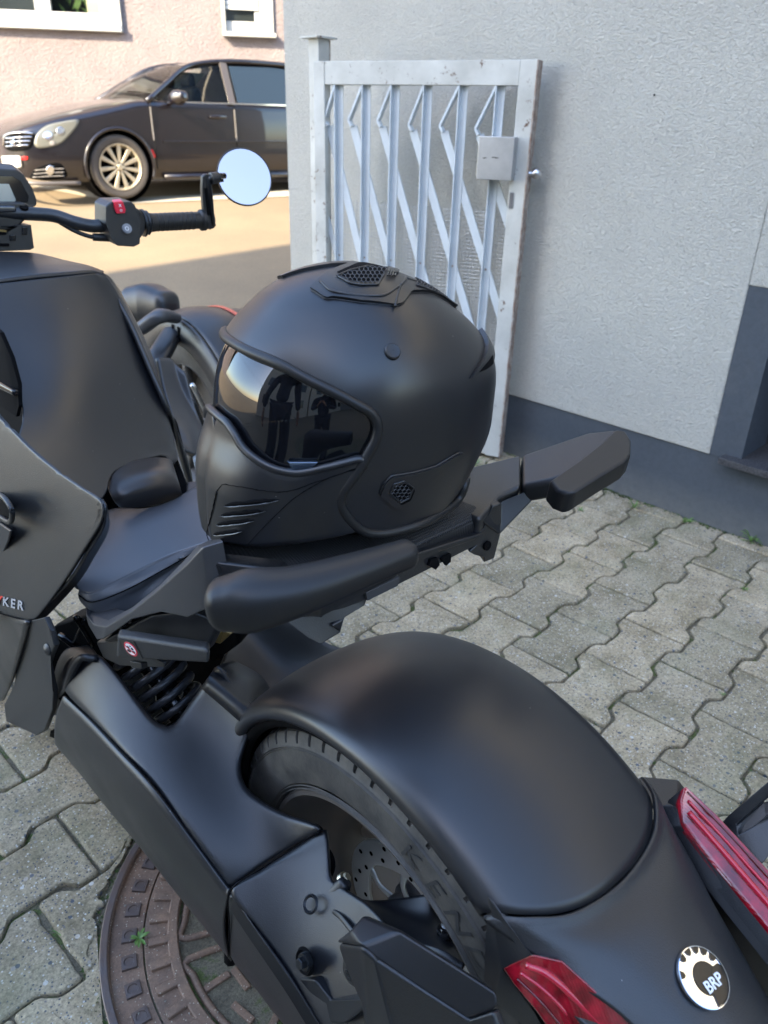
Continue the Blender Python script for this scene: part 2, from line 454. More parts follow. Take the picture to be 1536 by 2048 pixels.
def mk_asphalt():
    m, t, b = tree_mat('worn_asphalt'); L = t.links
    g = N(t, 'ShaderNodeNewGeometry')
    n1 = N(t, 'ShaderNodeTexNoise', Scale=.9, Detail=6.0, Roughness=.6); L.new(g.outputs['Position'], n1.inputs['Vector'])
    n2 = N(t, 'ShaderNodeTexNoise', Scale=90.0, Detail=5.0, Roughness=.8); L.new(g.outputs['Position'], n2.inputs['Vector'])
    c = ramp(t, n1.outputs['Fac'], [(.35, (.185, .142, .090)), (.55, (.215, .165, .102)), (.75, (.25, .19, .118))])
    f = ramp(t, n2.outputs['Fac'], [(.3, (.6, .6, .6)), (.7, (1.35, 1.33, 1.28))])
    c = mix(t, c, f, .8, 'MULTIPLY'); L.new(c, b.inputs['Base Color']); b.inputs['Roughness'].default_value = .9
    bumpn(t, b, n2.outputs['Fac'], .6, .004); return m
M_asph = mk_asphalt()
def mk_plaster(name, c0, c1, sc, strength, dist, stretch=(1, 1, 1)):
    m, t, b = tree_mat(name); L = t.links
    g = N(t, 'ShaderNodeNewGeometry'); mp = N(t, 'ShaderNodeMapping'); mp.inputs['Scale'].default_value = stretch
    L.new(g.outputs['Position'], mp.inputs['Vector'])
    n1 = N(t, 'ShaderNodeTexNoise', Scale=1.6, Detail=6.0, Roughness=.65); L.new(g.outputs['Position'], n1.inputs['Vector'])
    n2 = N(t, 'ShaderNodeTexNoise', Scale=sc, Detail=4.0, Roughness=.6, Distortion=.6); L.new(mp.outputs[0], n2.inputs['Vector'])
    n3 = N(t, 'ShaderNodeTexNoise', Scale=sc*3.1, Detail=3.0, Roughness=.6); L.new(mp.outputs[0], n3.inputs['Vector'])
    c = ramp(t, n1.outputs['Fac'], [(.3, c0), (.7, c1)])
    f = ramp(t, n2.outputs['Fac'], [(.35, (.93, .93, .93)), (.62, (1.04, 1.04, 1.04))])
    c = mix(t, c, f, 1.0, 'MULTIPLY'); L.new(c, b.inputs['Base Color']); b.inputs['Roughness'].default_value = .9; b.inputs['Specular IOR Level'].default_value = .25
    p = bumpn(t, b, n2.outputs['Fac'], strength, dist); bumpn(t, b, n3.outputs['Fac'], strength*.6, dist*.35, p); return m
M_plaster = mk_plaster('grey_roughcast', (.455, .438, .385), (.52, .50, .44), 92, .95, .0125, (1, 1, 1.8))
M_plinth = mk_plaster('dark_plinth_paint', (.052, .060, .070), (.068, .077, .088), 60, .35, .002)
def add_splash(m):
    t = m.node_tree; L = t.links; b = t.nodes['Principled BSDF']; src = b.inputs['Base Color'].links[0].from_socket
    g = N(t, 'ShaderNodeNewGeometry'); sp = N(t, 'ShaderNodeSeparateXYZ'); L.new(g.outputs['Position'], sp.inputs[0])
    mr = N(t, 'ShaderNodeMapRange'); mr.inputs[1].default_value = .0; mr.inputs[2].default_value = .13; mr.inputs[3].default_value = .55; mr.inputs[4].default_value = 0; L.new(sp.outputs[2], mr.inputs[0])
    n = N(t, 'ShaderNodeTexNoise', Scale=24.0, Detail=9.0, Roughness=.75); L.new(g.outputs['Position'], n.inputs['Vector'])
    md = N(t, 'ShaderNodeMath', operation='MULTIPLY'); L.new(mr.outputs[0], md.inputs[0]); L.new(n.outputs['Fac'], md.inputs[1])
    n2 = N(t, 'ShaderNodeTexNoise', Scale=3.0, Detail=9.0, Roughness=.7); L.new(g.outputs['Position'], n2.inputs['Vector'])
    m2 = N(t, 'ShaderNodeMapRange'); m2.inputs[1].default_value = .5; m2.inputs[2].default_value = .8; m2.inputs[3].default_value = 0; m2.inputs[4].default_value = .22; L.new(n2.outputs['Fac'], m2.inputs[0])
    mx = N(t, 'ShaderNodeMath', operation='MAXIMUM'); L.new(md.outputs[0], mx.inputs[0]); L.new(m2.outputs[0], mx.inputs[1])
    c = mix(t, src, (.23, .215, .18), mx.outputs[0]); L.new(c, b.inputs['Base Color'])
add_splash(M_plinth)
M_pink = mk_plaster('pale_pink_roughcast', (.215, .182, .178), (.265, .225, .215), 30, 1.0, .022, (1, 1, 1.5))
M_pvc = mat('white_window_plastic', (.42, .42, .40), .35)
M_trimw = mat('white_reveal_paint', (.38, .375, .34), .7)
M_granite = mat('dark_granite', (.012, .012, .014), .55, spec=.3, bump=.2, bscale=300, col2=(.085, .083, .085), vscale=160)
M_glass_dark = mat('dark_window_glass', (.02, .025, .025), .05, spec=.8)
M_roomdark = mat('dark_room', (.012, .012, .014), .8)
M_curtain = mat('pale_curtain', (.60, .50, .34), .9)
M_plant = mat('plant_green', (.07, .12, .025), .6, var=.3, vscale=30)
M_shutter = mat('roller_shutter_plastic', (.60, .60, .56), .5)
# ================================================================== ground and paving
PHI = .10
EA = Vector((math.cos(PHI), math.sin(PHI), 0)); EB = Vector((-math.sin(PHI), math.cos(PHI), 0))
LA, LB, AMP = .2125, .151, .0125
def st(s, t, z=0): return EA*s + EB*t + Vector((0, 0, z))
ROADC = CAM.copy(); ROADC.z = 0
def rd(d, l, z=0): return Vector((CAM.x, CAM.y, 0)) + FWD*d + RGT*l + Vector((0, 0, z))
SLOPE0, SLOPE = 3.6, .340/(9.3-3.6)
def gz(d): return 0 if d < SLOPE0 else (d-SLOPE0)*SLOPE if d < 11 else (11-SLOPE0)*SLOPE + (d-11)*.01
# road sheet: follows the rise towards the street and goes on to the horizon
vs = []; fs = []
ds = [-60, -10, 0, 2, 3.6, 5, 7, 9, 11, 14, 30, 200]; ls = [-150, -30, -8, -4, 0, 4, 8, 30, 150]
for d_ in ds:
    for l_ in ls: vs.append(rd(d_, l_, gz(d_)-.034))
for i in range(len(ds)-1):
    for j in range(len(ls)-1): fs.append((i*9+j, i*9+j+1, (i+1)*9+j+1, (i+1)*9+j))
road = mesh('road', vs, fs, M_asph); tag(road, 'pale worn asphalt street in the sun, rising behind the trike', None, kind='structure')
T_END = 3.02
pave = mesh('pavement', [st(-3.2, -2.2, -.0085), st(2.6, -2.2, -.0085), st(2.6, T_END, -.0085), st(-3.2, T_END, -.0085)], [(0, 1, 2, 3)], M_joint)
# fine bed mesh so that the joints have crumbs and moss relief
tag(pave, 'interlocking concrete block pavement with mossy joints', None, kind='structure')
MAN = Vector((-.03, .21, 0)); MR = .392
def stone_poly(s0, t0, rng):
    a = AMP; g = .0022+rng.random()*.0022; f0, f1 = .038, .066
    j = lambda k=.0016: rng.uniform(-k, k)
    b = [(g, -a+g), (f0, -a+g), (f1-.004, a+g), (LA/2, a+g), (LA-f1+.004, a+g), (LA-f0, -a+g), (LA-g, -a+g)]
    t = [(x, LB-y) for x, y in b[::-1]]
    P = [(s0+x+j(), t0+y+j()) for x, y in b+t]
    Q = []
    for i, p_ in enumerate(P):
        q_ = P[(i+1) % len(P)]; Q.append(p_)
    # round every corner
    out = []
    n = len(P)
    for i in range(n):
        p, q, r_ = Vector((*P[i-1], 0)), Vector((*P[i], 0)), Vector((*P[(i+1) % n], 0))
        rr = .004 if i in (0, 6, 7, 13) else .0045
        if i in (3, 10): out.append(q); continue
        out.append(q+(p-q).normalized()*min(rr, (p-q).length*.35)); out.append(q+(r_-q).normalized()*min(rr, (r_-q).length*.35))
    fin = []
    for i, p_ in enumerate(out):
        q_ = out[(i+1) % len(out)]; fin.append(p_); L_ = (q_-p_).length
        if L_ > .022:
            k_ = int(L_/.018)
            for u in range(1, k_): fin.append(p_.lerp(q_, u/k_)+Vector((rng.gauss(0, .0009), rng.gauss(0, .0009), 0)))
    return fin
def stone_mesh(P2, rng, me_name='paving_stone'):
    c = sum(P2, Vector())/len(P2)
    tx, ty, dz = rng.uniform(-.012, .012), rng.uniform(-.012, .012), rng.uniform(-.0025, .0025)
    def zz(p): return dz+(p-c).x*tx+(p-c).y*ty
    n = len(P2); vs = []; fs = []
    def ins(p, d): v = (c-p); return p+v.normalized()*d
    rings = [(0, -.03), (0, -.0045), (.0022, -.0012), (.0062, 0)]
    for d, z in rings:
        for p in P2:
            q = ins(p, d); w = st(q.x, q.y, z+zz(p)); vs.append(w)
    for k in range(3):
        for i in range(n): fs.append((k*n+i, k*n+(i+1) % n, (k+1)*n+(i+1) % n, (k+1)*n+i))
    fs.append(tuple(range(3*n, 4*n)))
    return vs, fs
rng = random.Random(11)
stones = []
def seen(p):
    v = MC.transposed() @ (p-CAM)
    if v.z > -.05: return False
    x = CX+FPX*v.x/-v.z; y = CY-FPX*v.y/-v.z
    return -160 < x < 1700 and -100 < y < 2250
WALLX = lambda y: 1.735-.065*(y-.96)
cut = []
for r_ in range(-9, 21):
    t0 = .106+.151*r_-.151
    odd = (round((t0-.559)/.151)) % 2 == 0      # the row whose joints stand at -.270
    ph = (-.270 if odd else -.380)
    for k in range(-12, 14):
        s0 = ph+k*LA
        c = st(s0+LA/2, t0+LB/2)
        if c.x > WALLX(c.y)-.0 and c.y < 2.75: 
            if c.x > WALLX(c.y)+.12: continue
        P2 = stone_poly(s0, t0, rng)
        if (c-MAN).length < .33: continue
        if any((st(p.x, p.y)-MAN).length < MR+.012 for p in P2):
            Q = []
            for i, p in enumerate(P2):
                q = P2[(i+1) % len(P2)]
                for u in range(4): Q.append(p.lerp(q, u/4))
            R2 = []
            for p in Q:
                w = st(p.x, p.y); d = (w-MAN).length
                lim = MR+.014+.006*math.sin(p.x*90)+rng.uniform(-.002, .003)
                if d < lim:
                    w = MAN+(w-MAN)*(lim/max(d, .01)); R2.append(Vector((w.dot(EA), w.dot(EB), 0)))
                else: R2.append(p)
            P2 = R2
        if not seen(c) and not seen(st(s0, t0)) and not seen(st(s0+LA, t0+LB)): cut.append(((c-CAM).length, P2)); continue
        stones.append(((c-CAM).length, P2))
stones.sort(key=lambda a: a[0])
for i, (d_, P2) in enumerate(stones[:300]):
    v_, f_ = stone_mesh(P2, rng)
    o = mesh('paving_stone', v_, f_, M_stone, pave); 
rest = stones[300:]+[c for c in cut]
vs = []; fs = []
for d_, P2 in rest:
    v_, f_ = stone_mesh(P2, rng); b0 = len(vs); vs += v_; fs += [tuple(b0+i for i in f) for f in f_]
o = mesh('paving_stones', vs, fs, M_stone, pave); o['kind'] = 'stuff'
# ================================================================== manhole cover
def mk_rust():
    m, t, b = tree_mat('rusty_cast_iron'); L = t.links
    g = N(t, 'ShaderNodeNewGeometry')
    n1 = N(t, 'ShaderNodeTexNoise', Scale=11.0, Detail=8.0, Roughness=.7); L.new(g.outputs['Position'], n1.inputs['Vector'])
    n2 = N(t, 'ShaderNodeTexNoise', Scale=230.0, Detail=5.0, Roughness=.8); L.new(g.outputs['Position'], n2.inputs['Vector'])
    v1 = N(t, 'ShaderNodeTexVoronoi', Scale=260.0); L.new(g.outputs['Position'], v1.inputs['Vector'])
    c = ramp(t, n1.outputs['Fac'], [(.28, (.100, .070, .052)), (.45, (.175, .112, .076)), (.58, (.225, .138, .088)), (.75, (.185, .152, .120))])
    f = ramp(t, n2.outputs['Fac'], [(.3, (.55, .55, .55)), (.7, (1.5, 1.45, 1.4))])
    c = mix(t, c, f, .7, 'MULTIPLY')
    sep = N(t, 'ShaderNodeSeparateColor'); L.new(v1.outputs['Color'], sep.inputs[0])
    lt = N(t, 'ShaderNodeMath', operation='LESS_THAN'); L.new(v1.outputs['Distance'], lt.inputs[0]); lt.inputs[1].default_value = .26
    pick = N(t, 'ShaderNodeMath', operation='GREATER_THAN'); L.new(sep.outputs[1], pick.inputs[0]); pick.inputs[1].default_value = .80
    mm = N(t, 'ShaderNodeMath', operation='MULTIPLY'); L.new(lt.outputs[0], mm.inputs[0]); L.new(pick.outputs[0], mm.inputs[1])
    c = mix(t, c, (.42, .36, .27), mm.outputs[0]); L.new(c, b.inputs['Base Color'])
    b.inputs['Roughness'].default_value = .6; b.inputs['Metallic'].default_value = .1
    bumpn(t, b, n2.outputs['Fac'], .7, .0015); return m
M_rust = mk_rust()
M_ironedge = mat('worn_iron_edge', (.125, .105, .100), .42, .6, bump=.6, bscale=200, bdist=.001, col2=(.15, .10, .075), vscale=25)
M_sand = mat('dirty_infill', (.13, .115, .085), .9, bump=.9, bscale=260, bdist=.003, col2=(.25, .22, .17), vscale=45)
man = empty('manhole_cover', MAN, 'round rusty cast iron manhole cover with studded frame, half under the swingarm', 'manhole cover')
def ringmesh(name, prof, m, parent, n=128): return lathe(name, prof, (0, 0, 0), (0, 0, 1), m, parent, n, 30)
ringmesh('frame', [(.392, -.03), (.392, .004), (.390, .006), (.381, .006), (.379, .004), (.378, -.004), (.3285, -.004), (.327, -.009), (.327, -.03)], M_rust, man)
ringmesh('frame_rim', [(.3925, -.01), (.3925, .0055), (.391, .0068), (.3815, .0068), (.380, .0055), (.380, -.004)], M_ironedge, man)
ringmesh('lid', [(.3255, -.03), (.3255, -.005), (.324, -.0035), (.286, -.0035), (.284, -.005), (.284, -.012), (.18, -.012), (0.001, -.012)], M_rust, man)
ringmesh('lid_ring', [(.290, -.006), (.289, .001), (.287, .0022), (.2745, .0022), (.273, .001), (.272, -.013)], M_rust, man)
sb = bmesh.new()
boxbm(sb, (0, 0, 0), (.020, .020, .010))
me_st = bpy.data.meshes.new('stud')
# a square stud with a dished round hollow
vs = []; fs = []
for k, (s_, z_) in enumerate([(.0125, -.006), (.0112, .0035)]):
    for i in range(16):
        a = 2*math.pi*i/16+math.pi/4; q = max(abs(math.cos(a-math.pi/4)), abs(math.sin(a-math.pi/4)))
        vs.append((s_*math.cos(a)/max(abs(math.cos(a)), abs(math.sin(a))), s_*math.sin(a)/max(abs(math.cos(a)), abs(math.sin(a))), z_))
for r2, z_ in ((.0082, .0036), (.0074, .0022), (.0001, .0020)):
    for i in range(16):
        a = 2*math.pi*i/16+math.pi/4; vs.append((r2*math.cos(a), r2*math.sin(a), z_))
for k in range(4):
    for i in range(16): fs.append((k*16+i, k*16+(i+1) % 16, (k+1)*16+(i+1) % 16, (k+1)*16+i))
me_st.from_pydata(vs, [], fs); me_st.materials.append(M_ironedge)
for k in range(48):
    a = R(129.1+7.5*k); o = bpy.data.objects.new('stud', me_st); COL.objects.link(o); o.parent = man
    o.location = (.349*math.cos(a), .349*math.sin(a), -.0035); o.rotation_euler = (0, 0, a)
me_t = bpy.data.meshes.new('tooth'); tb = bmesh.new(); boxbm(tb, (0, 0, 0), (.034, .014, .010)); tb.to_mesh(me_t); tb.free(); me_t.materials.append(M_rust)
for k in range(48):
    a = R(132.8+7.5*k); o = bpy.data.objects.new('lid_tooth', me_t); COL.objects.link(o); o.parent = man
    o.location = (.302*math.cos(a), .302*math.sin(a), -.0025); o.rotation_euler = (0, 0, a); bevel(o, .0015, 1)
# ribs on the lid: six lobed panels, each with raised bars
for k in range(6):
    a0 = R(130+60*k)
    P = []
    for u in range(9):
        a = a0+R(-26+52*u/8); P.append(Vector((.262*math.cos(a), .262*math.sin(a), -.007)))
    P2 = []
    for u in range(9):
        a = a0+R(22-44*u/8); P2.append(Vector((.135*math.cos(a), .135*math.sin(a), -.007)))
    loop = P+P2
    tube('lid_rib', loop, .006, M_rust, man, n=6, res=3, closed=True)
    for u, (rr, da, rot) in enumerate([(.235, -13, 0), (.235, 3, 1.57), (.205, -8, 1.57), (.175, 6, 0), (.228, 15, 0)]):
        a = a0+R(da); o = box('lid_bar', (0, 0, 0), (.042, .011, .009), M_rust, man, bev=.0015)
        o.location = (rr*math.cos(a), rr*math.sin(a), -.0085); o.rotation_euler = (0, 0, a+rot)
ringmesh('infill', [(.271, -.0105), (.2, -.0095), (.1, -.010), (.001, -.0095)], M_sand, man)
# dirt fillet between stones and frame
vs = []; fs = []
for i in range(96):
    a = 2*math.pi*i/96
    for rr, z_ in ((.392, -.004), (.405, -.007+.003*math.sin(i*2.3)), (.43, -.015)):
        vs.append(MAN+Vector((rr*math.cos(a), rr*math.sin(a), z_)))
for i in range(96):
    for k in range(2): j = (i+1) % 96; fs.append((i*3+k, j*3+k, j*3+k+1, i*3+k+1))
o = mesh('joint_soil', vs, fs, M_joint, pave, True)
# ================================================================== weeds
M_leaf = mat('weed_leaf', (.10, .19, .035), .5, var=.35, vscale=60)
def weed(loc, s, nl, label, seed, cat='weed', upright=.35, wid=.22):
    rg = random.Random(seed); vs = []; fs = []
    for k in range(nl):
        a = k*2.4+rg.uniform(-.3, .3); L_ = s*rg.uniform(.6, 1.0); up = rg.uniform(.15, 1)*upright
        d = Vector((math.cos(a), math.sin(a), 0)); sd_ = Vector((-d.y, d.x, 0))
        b0 = len(vs)
        for i in range(6):
            u = i/5; wv = L_*wid*math.sin(math.pi*min(1, .12+u*.88))**.8*(.5+u*.7)*.5
            c = d*L_*u+Vector((0, 0, L_*(up*u*2-up*u*u*1.3)+.002))
            vs += [c-sd_*wv+Vector((0, 0, wv*.35)), c, c+sd_*wv+Vector((0, 0, wv*.35))]
        for i in range(5):
            for j in range(2): fs.append((b0+i*3+j, b0+i*3+j+1, b0+i*3+j+4, b0+i*3+j+3))
    o = mesh('weed', vs, fs, M_leaf, None, True); o.location = loc
    tag(o, label, cat, 'weeds in the joints')
weed(PZ(279, 1879, .0), .019, 13, 'small green rosette weed growing on the rim of the manhole cover', 1, wid=.34, upright=.5)
weed(PZ(117, 1868, -.004), .012, 6, 'tiny weed sprout in the stone joint left of the manhole cover', 2)
weed(PZ(1500, 1085, 0), .045, 16, 'leafy green weed at the foot of the dark plinth by the right edge', 3, upright=1.3, wid=.16)
weed(PZ(1375, 1045, 0), .030, 14, 'low weed against the plinth, left of the largest plinth weed', 4, upright=.6)
weed(PZ(1268, 1018, 0), .030, 16, 'thin weed in the joint beside the plinth, right of the grab handle', 5, upright=1.5, wid=.12)
weed(PZ(1160, 1022, 0), .020, 10, 'weed in the wavy joint just below the right grab handle', 6, upright=.8)
weed(PZ(950, 932, 0), .05, 26, 'patch of grass at the foot of the gate behind the helmet', 7, upright=1.1, wid=.07)
weed(PZ(1490, 1180, 0), .018, 8, 'sprout in the joint near the right edge, below the plinth weeds', 8)
weed(PZ(1446, 1390, 0), .012, 7, 'tiny sprout in the joint above the tail light stalk', 9)
# moss crumbs along the joints and along the plinth: tufts nobody could count
rg = random.Random(5); vs = []; fs = []
def tuft(p, s):
    for k in range(5):
        a = rg.uniform(0, 6.28); b0 = len(vs); d = Vector((math.cos(a), math.sin(a), 0)); q = Vector((-d.y, d.x, 0))
        vs.extend([p-q*s*.3, p+q*s*.3, p+d*s+Vector((0, 0, s*rg.uniform(.4, 1.2)))]); fs.append((b0, b0+1, b0+2))
for k in range(7000):
    r_ = rg.randint(-6, 18); s_ = rg.uniform(-.9, 2.2); t_ = .106+.151*r_
    p = st(s_, t_+rg.uniform(-.014, .014), -.008)
    if noise.noise(p*3.1) < .0: continue
    if (p-MAN).length < .4 or not seen(p): continue
    tuft(p, rg.uniform(.002, .0065))
for k in range(900):
    y_ = rg.uniform(-.3, 2.6); p = Vector((WALLX(y_)-abs(rg.gauss(0, .012)), y_, 0)); tuft(p, rg.uniform(.003, .009))
for k in range(260):
    a = rg.uniform(0, 6.28); p = MAN+Vector((math.cos(a), math.sin(a), 0))*rg.gauss(.402, .006)+Vector((0, 0, -.004)); tuft(p, rg.uniform(.003, .007))
gv = []; gf = []
for k in range(1500):
    if k % 3 == 0: y_ = rg.uniform(-.3, 2.5); p = Vector((WALLX(y_)-abs(rg.gauss(0, .035))-.004, y_, .001))
    elif k % 3 == 1: r_ = rg.randint(-6, 18); p = st(rg.uniform(-.9, 2.2), .106+.151*r_+rg.uniform(-.016, .016), -.004)
    else: a = rg.uniform(0, 6.28); p = MAN+Vector((math.cos(a), math.sin(a), 0))*rg.uniform(.26, .43)+Vector((0, 0, -.001))
    if not seen(p): continue
    z_ = rg.uniform(.0008, .0026); b0 = len(gv)
    for dx, dy, dz in ((1, 0, 0), (-.3, .9, 0), (-.6, -.7, 0), (.1, .1, 1)): gv.append(p+Vector((dx*z_*rg.uniform(.7, 1.3), dy*z_*rg.uniform(.7, 1.3), dz*z_)))
    gf += [(b0, b0+1, b0+3), (b0+1, b0+2, b0+3), (b0+2, b0, b0+3)]
o = mesh('grit', gv, gf, mat('pale_grit', (.20, .18, .15), .9, col2=(.48, .44, .37), vscale=60)); tag(o, 'loose pale grit in the joints, on the manhole and along the plinth', None, kind='stuff')
M_moss = mat('moss', (.055, .085, .018), .8, var=.5, vscale=8)
o = mesh('moss', vs, fs, M_moss); tag(o, 'green moss and crumbs in the joints and along the plinth', None, kind='stuff')
# ================================================================== grey building on the right
WD = Vector((-.065, 1, 0)).normalized()                # along the wall, away from us
WN = Vector((-WD.y, WD.x, 0)); WN = Vector((-1, -.065, 0)).normalized()   # out of the wall, towards the trike
def wp(y, out=0, z=0): return Vector((WALLX(y), y, z)) + WN*out
YC = 2.709                                             # free corner at the street
Y0 = -5.0; HH = 4.2; PLZ = .247
OY1, OY0, OZ0, OZ1 = .452, -.75, .262, .70               # cellar window opening
SY1, SZ1 = .553, .783                                  # dark surround
gb = empty('grey_house', wp(0, -3), 'grey roughcast building with dark grey plinth and cellar window, right of the trike', 'house')
kids = []
def wallquads(name, rects, out, m, depth):
    """rects (y0,y1,z0,z1) as slabs standing 'out' from the wall line, depth thick"""
    bm = bmesh.new()
    for y0, y1, z0, z1 in rects:
        P = [wp(y, o_, z) for o_ in (out, out-depth) for y, z in ((y0, z0), (y1, z0), (y1, z1), (y0, z1))]
        v = [bm.verts.new(p) for p in P]
        for f in ((0, 1, 2, 3), (7, 6, 5, 4), (0, 4, 5, 1), (1, 5, 6, 2), (2, 6, 7, 3), (3, 7, 4, 0)): bm.faces.new([v[i] for i in f])
    return bmobj(name, bm, m)
w1 = wallquads('wall', [(SY1, YC, PLZ, HH), (Y0, SY1, SZ1, HH)], .006, M_plaster, .25); kids.append(w1)
bevel(w1, .004, 2)
kids.append(wallquads('plinth', [(Y0, YC-.002, -.3, PLZ)], 0, M_plinth, .25))
kids.append(wallquads('window_surround', [(OY1, SY1, PLZ, SZ1), (OY0, OY1, OZ1, SZ1), (Y0, OY0, PLZ, SZ1)], .003, M_plinth, .25))
kids.append(wallquads('side_wall', [(Y0, YC-.01, -.3, HH-.01)], -5.8, M_plaster, .25))
o = mesh('street_wall', [wp(YC-.001, -.24, -.3), wp(YC-.001, -6, -.3), wp(YC-.001, -6, HH), wp(YC-.001, -.24, HH)], [(0, 1, 2, 3)], M_plaster); solid(o, .2); kids.append(o)
kids.append(mesh('roof', [wp(YC+.3, .4, HH), wp(Y0-.3, .4, HH), wp(Y0-.3, -6.3, HH), wp(YC+.3, -6.3, HH), wp(YC+.3, -3, HH+2), wp(Y0-.3, -3, HH+2)], [(0, 1, 5, 4), (2, 3, 4, 5), (0, 4, 3), (1, 2, 5), (0, 3, 2, 1)], M_plinth))
# cellar window: sill, frame, glass set back in the reveal
sl = wallquads('window_sill', [(OY0-.03, OY1+.055, OZ0-.022, OZ0)], .045, M_granite, .29); bevel(sl, .002, 2); kids.append(sl)
wf = wallquads('window', [(OY0, OY1, OZ0+.001, OZ0+.045), (OY0, OY1, OZ1-.045, OZ1), (OY1-.05, OY1, OZ0+.045, OZ1-.045), (OY0, OY0+.05, OZ0+.045, OZ1-.045)], -.19, mat('dark_window_frame', (.03, .032, .036), .4), .05); kids.append(wf)
pn = wallquads('pane', [(OY0+.05, OY1-.05, OZ0+.045, OZ1-.045)], -.21, M_glass_dark, .01)
pl = wallquads('light_spot', [(.415, .425, .555, .575)], .0005, M_trimw, .002)  # small spot of light by the window, painted as a pale patch
adopt(gb, kids); adopt(wf, [pn]); wf_inv = pn; pn.matrix_parent_inverse = Matrix.Identity(4)
adopt(gb, [pl])
_r = ray(1311, 190); _t = (1.735+.065*.96-CAM.x-.065*CAM.y)/(_r.x+.065*_r.y); _p = CAM+_r*_t
chip = lathe('chip', [(.0003, .0012), (.0022, .001), (.0035, 0)], _p+WN*.008, WN, M_dark, n=9); adopt(gb, [chip])

# ================================================================== pink house across the street
PA = R(8)                                               # its front is turned a little away on the right
def hp(a, out=0, z=0):                                  # a along the front (to the right), out towards us
    e = RGT*math.cos(PA)+FWD*math.sin(PA); n = RGT*math.sin(PA)-FWD*math.cos(PA)
    return rd(11.9, 0)+e*a+n*out+Vector((0, 0, z))
H_N = RGT*math.sin(PA)-FWD*math.cos(PA); H_E = RGT*math.cos(PA)+FWD*math.sin(PA)
def HP(px, py, out=0): return PP(px, py, hp(0, out), H_N)
def ha(p): q = p-hp(0); return q.dot(H_E), p.z
ph = empty('pink_house', hp(0, -4), 'pale pink roughcast house with white windows across the street', 'house')
kids = []
def hbox(name, a0, a1, z0, z1, out, depth, m, bev=0):
    bm = bmesh.new(); P = [hp(a, o_, z) for o_ in (out, out-depth) for a, z in ((a0, z0), (a1, z0), (a1, z1), (a0, z1))]
    v = [bm.verts.new(p) for p in P]
    for f in ((0, 1, 2, 3), (7, 6, 5, 4), (0, 4, 5, 1), (1, 5, 6, 2), (2, 6, 7, 3), (3, 7, 4, 0)): bm.faces.new([v[i] for i in f])
    o = bmobj(name, bm, m)
    if bev: bevel(o, bev, 2)
    return o
aR1, zS1 = ha(HP(212, 45)); aS, zS = ha(HP(247, 66))
a_l2, z2 = ha(HP(452, 66)); a_r2, _ = ha(HP(518, 66)); a_e2, zs2 = ha(HP(548, 72))
TOPZ = 2.95
W1 = (-7.5, aS, zS, TOPZ); W2 = (a_l2-.04, a_e2, zs2, TOPZ)
# wall pieces around the two openings
def wallpiece(a0, a1, z0, z1): kids.append(hbox('wall', a0, a1, z0, z1, 0, .3, M_pink))
wl = bmesh.new()
for a0, a1, z0, z1 in [(-14, -9.6, -.5, 7), (-9.6, W1[1], -.5, W1[2]), (-9.6, W1[1], W1[3], 7), (W1[1], W2[0], -.5, 7), (W2[0], W2[1], -.5, W2[2]), (W2[0], W2[1], W2[3], 7), (W2[1], 9, -.5, 7)]:
    P = [hp(a, o_, z) for o_ in (0, -.3) for a, z in ((a0, z0), (a1, z0), (a1, z1), (a0, z1))]
    v = [wl.verts.new(p) for p in P]
    for f in ((0, 1, 2, 3), (7, 6, 5, 4), (0, 4, 5, 1), (1, 5, 6, 2), (2, 6, 7, 3), (3, 7, 4, 0)): wl.faces.new([v[i] for i in f])
kids.append(bmobj('wall', wl, M_pink))
kids.append(mesh('roof', [hp(-14.5, .5, 7), hp(9.5, .5, 7), hp(9.5, -8.5, 7), hp(-14.5, -8.5, 7), hp(-14.5, -4, 10), hp(9.5, -4, 10)], [(0, 1, 5, 4), (2, 3, 4, 5), (0, 4, 3), (1, 2, 5), (0, 3, 2, 1)], mat('roof_tiles_red', (.20, .08, .05), .8)))
# big window
w1k = []
win1 = hbox('window', W1[0]-2.1, W1[1], W1[2], W1[2]+.075, .10, .26, M_pvc, .01); kids.append(win1)
w1k.append(hbox('window_trim', W1[1]-.20, W1[1], W1[2]+.075, TOPZ, .055, .20, M_trimw, .004))
ai = W1[1]-.20
ac0, _ = ha(HP(72, 40)); ac1, _ = ha(HP(104, 40)); 
z_f0 = W1[2]+.075
fr = [(W1[0]-2.1, ai, z_f0, z_f0+.13), (ac0, ac1, z_f0+.13, TOPZ), (ai-.07, ai, z_f0+.13, TOPZ), (-8.2, -8.1, z_f0+.13, TOPZ)]
for f in fr: w1k.append(hbox('frame', *f, -.03, .07, M_pvc, .006))
w1k.append(hbox('pane', W1[0]-2.1, ac0, z_f0+.13, TOPZ, -.055, .008, M_glass_dark))
gp = mat('clear_glass', (.9, .95, .93), .03, trans=1, ior=1.1)
w1k.append(hbox('pane', ac1, ai-.07, z_f0+.13, TOPZ, -.055, .008, gp))
w1k.append(hbox('curtain', ai-.07-.16, ai-.07, z_f0+.1, TOPZ, -.10, .02, M_curtain))
w1k.append(hbox('room', W1[0]-2.1, ai, z_f0, TOPZ, -.8, .05, M_roomdark))
w1k.append(hbox('room_wall', ai, ai+.03, z_f0, TOPZ, -.11, .7, M_roomdark))
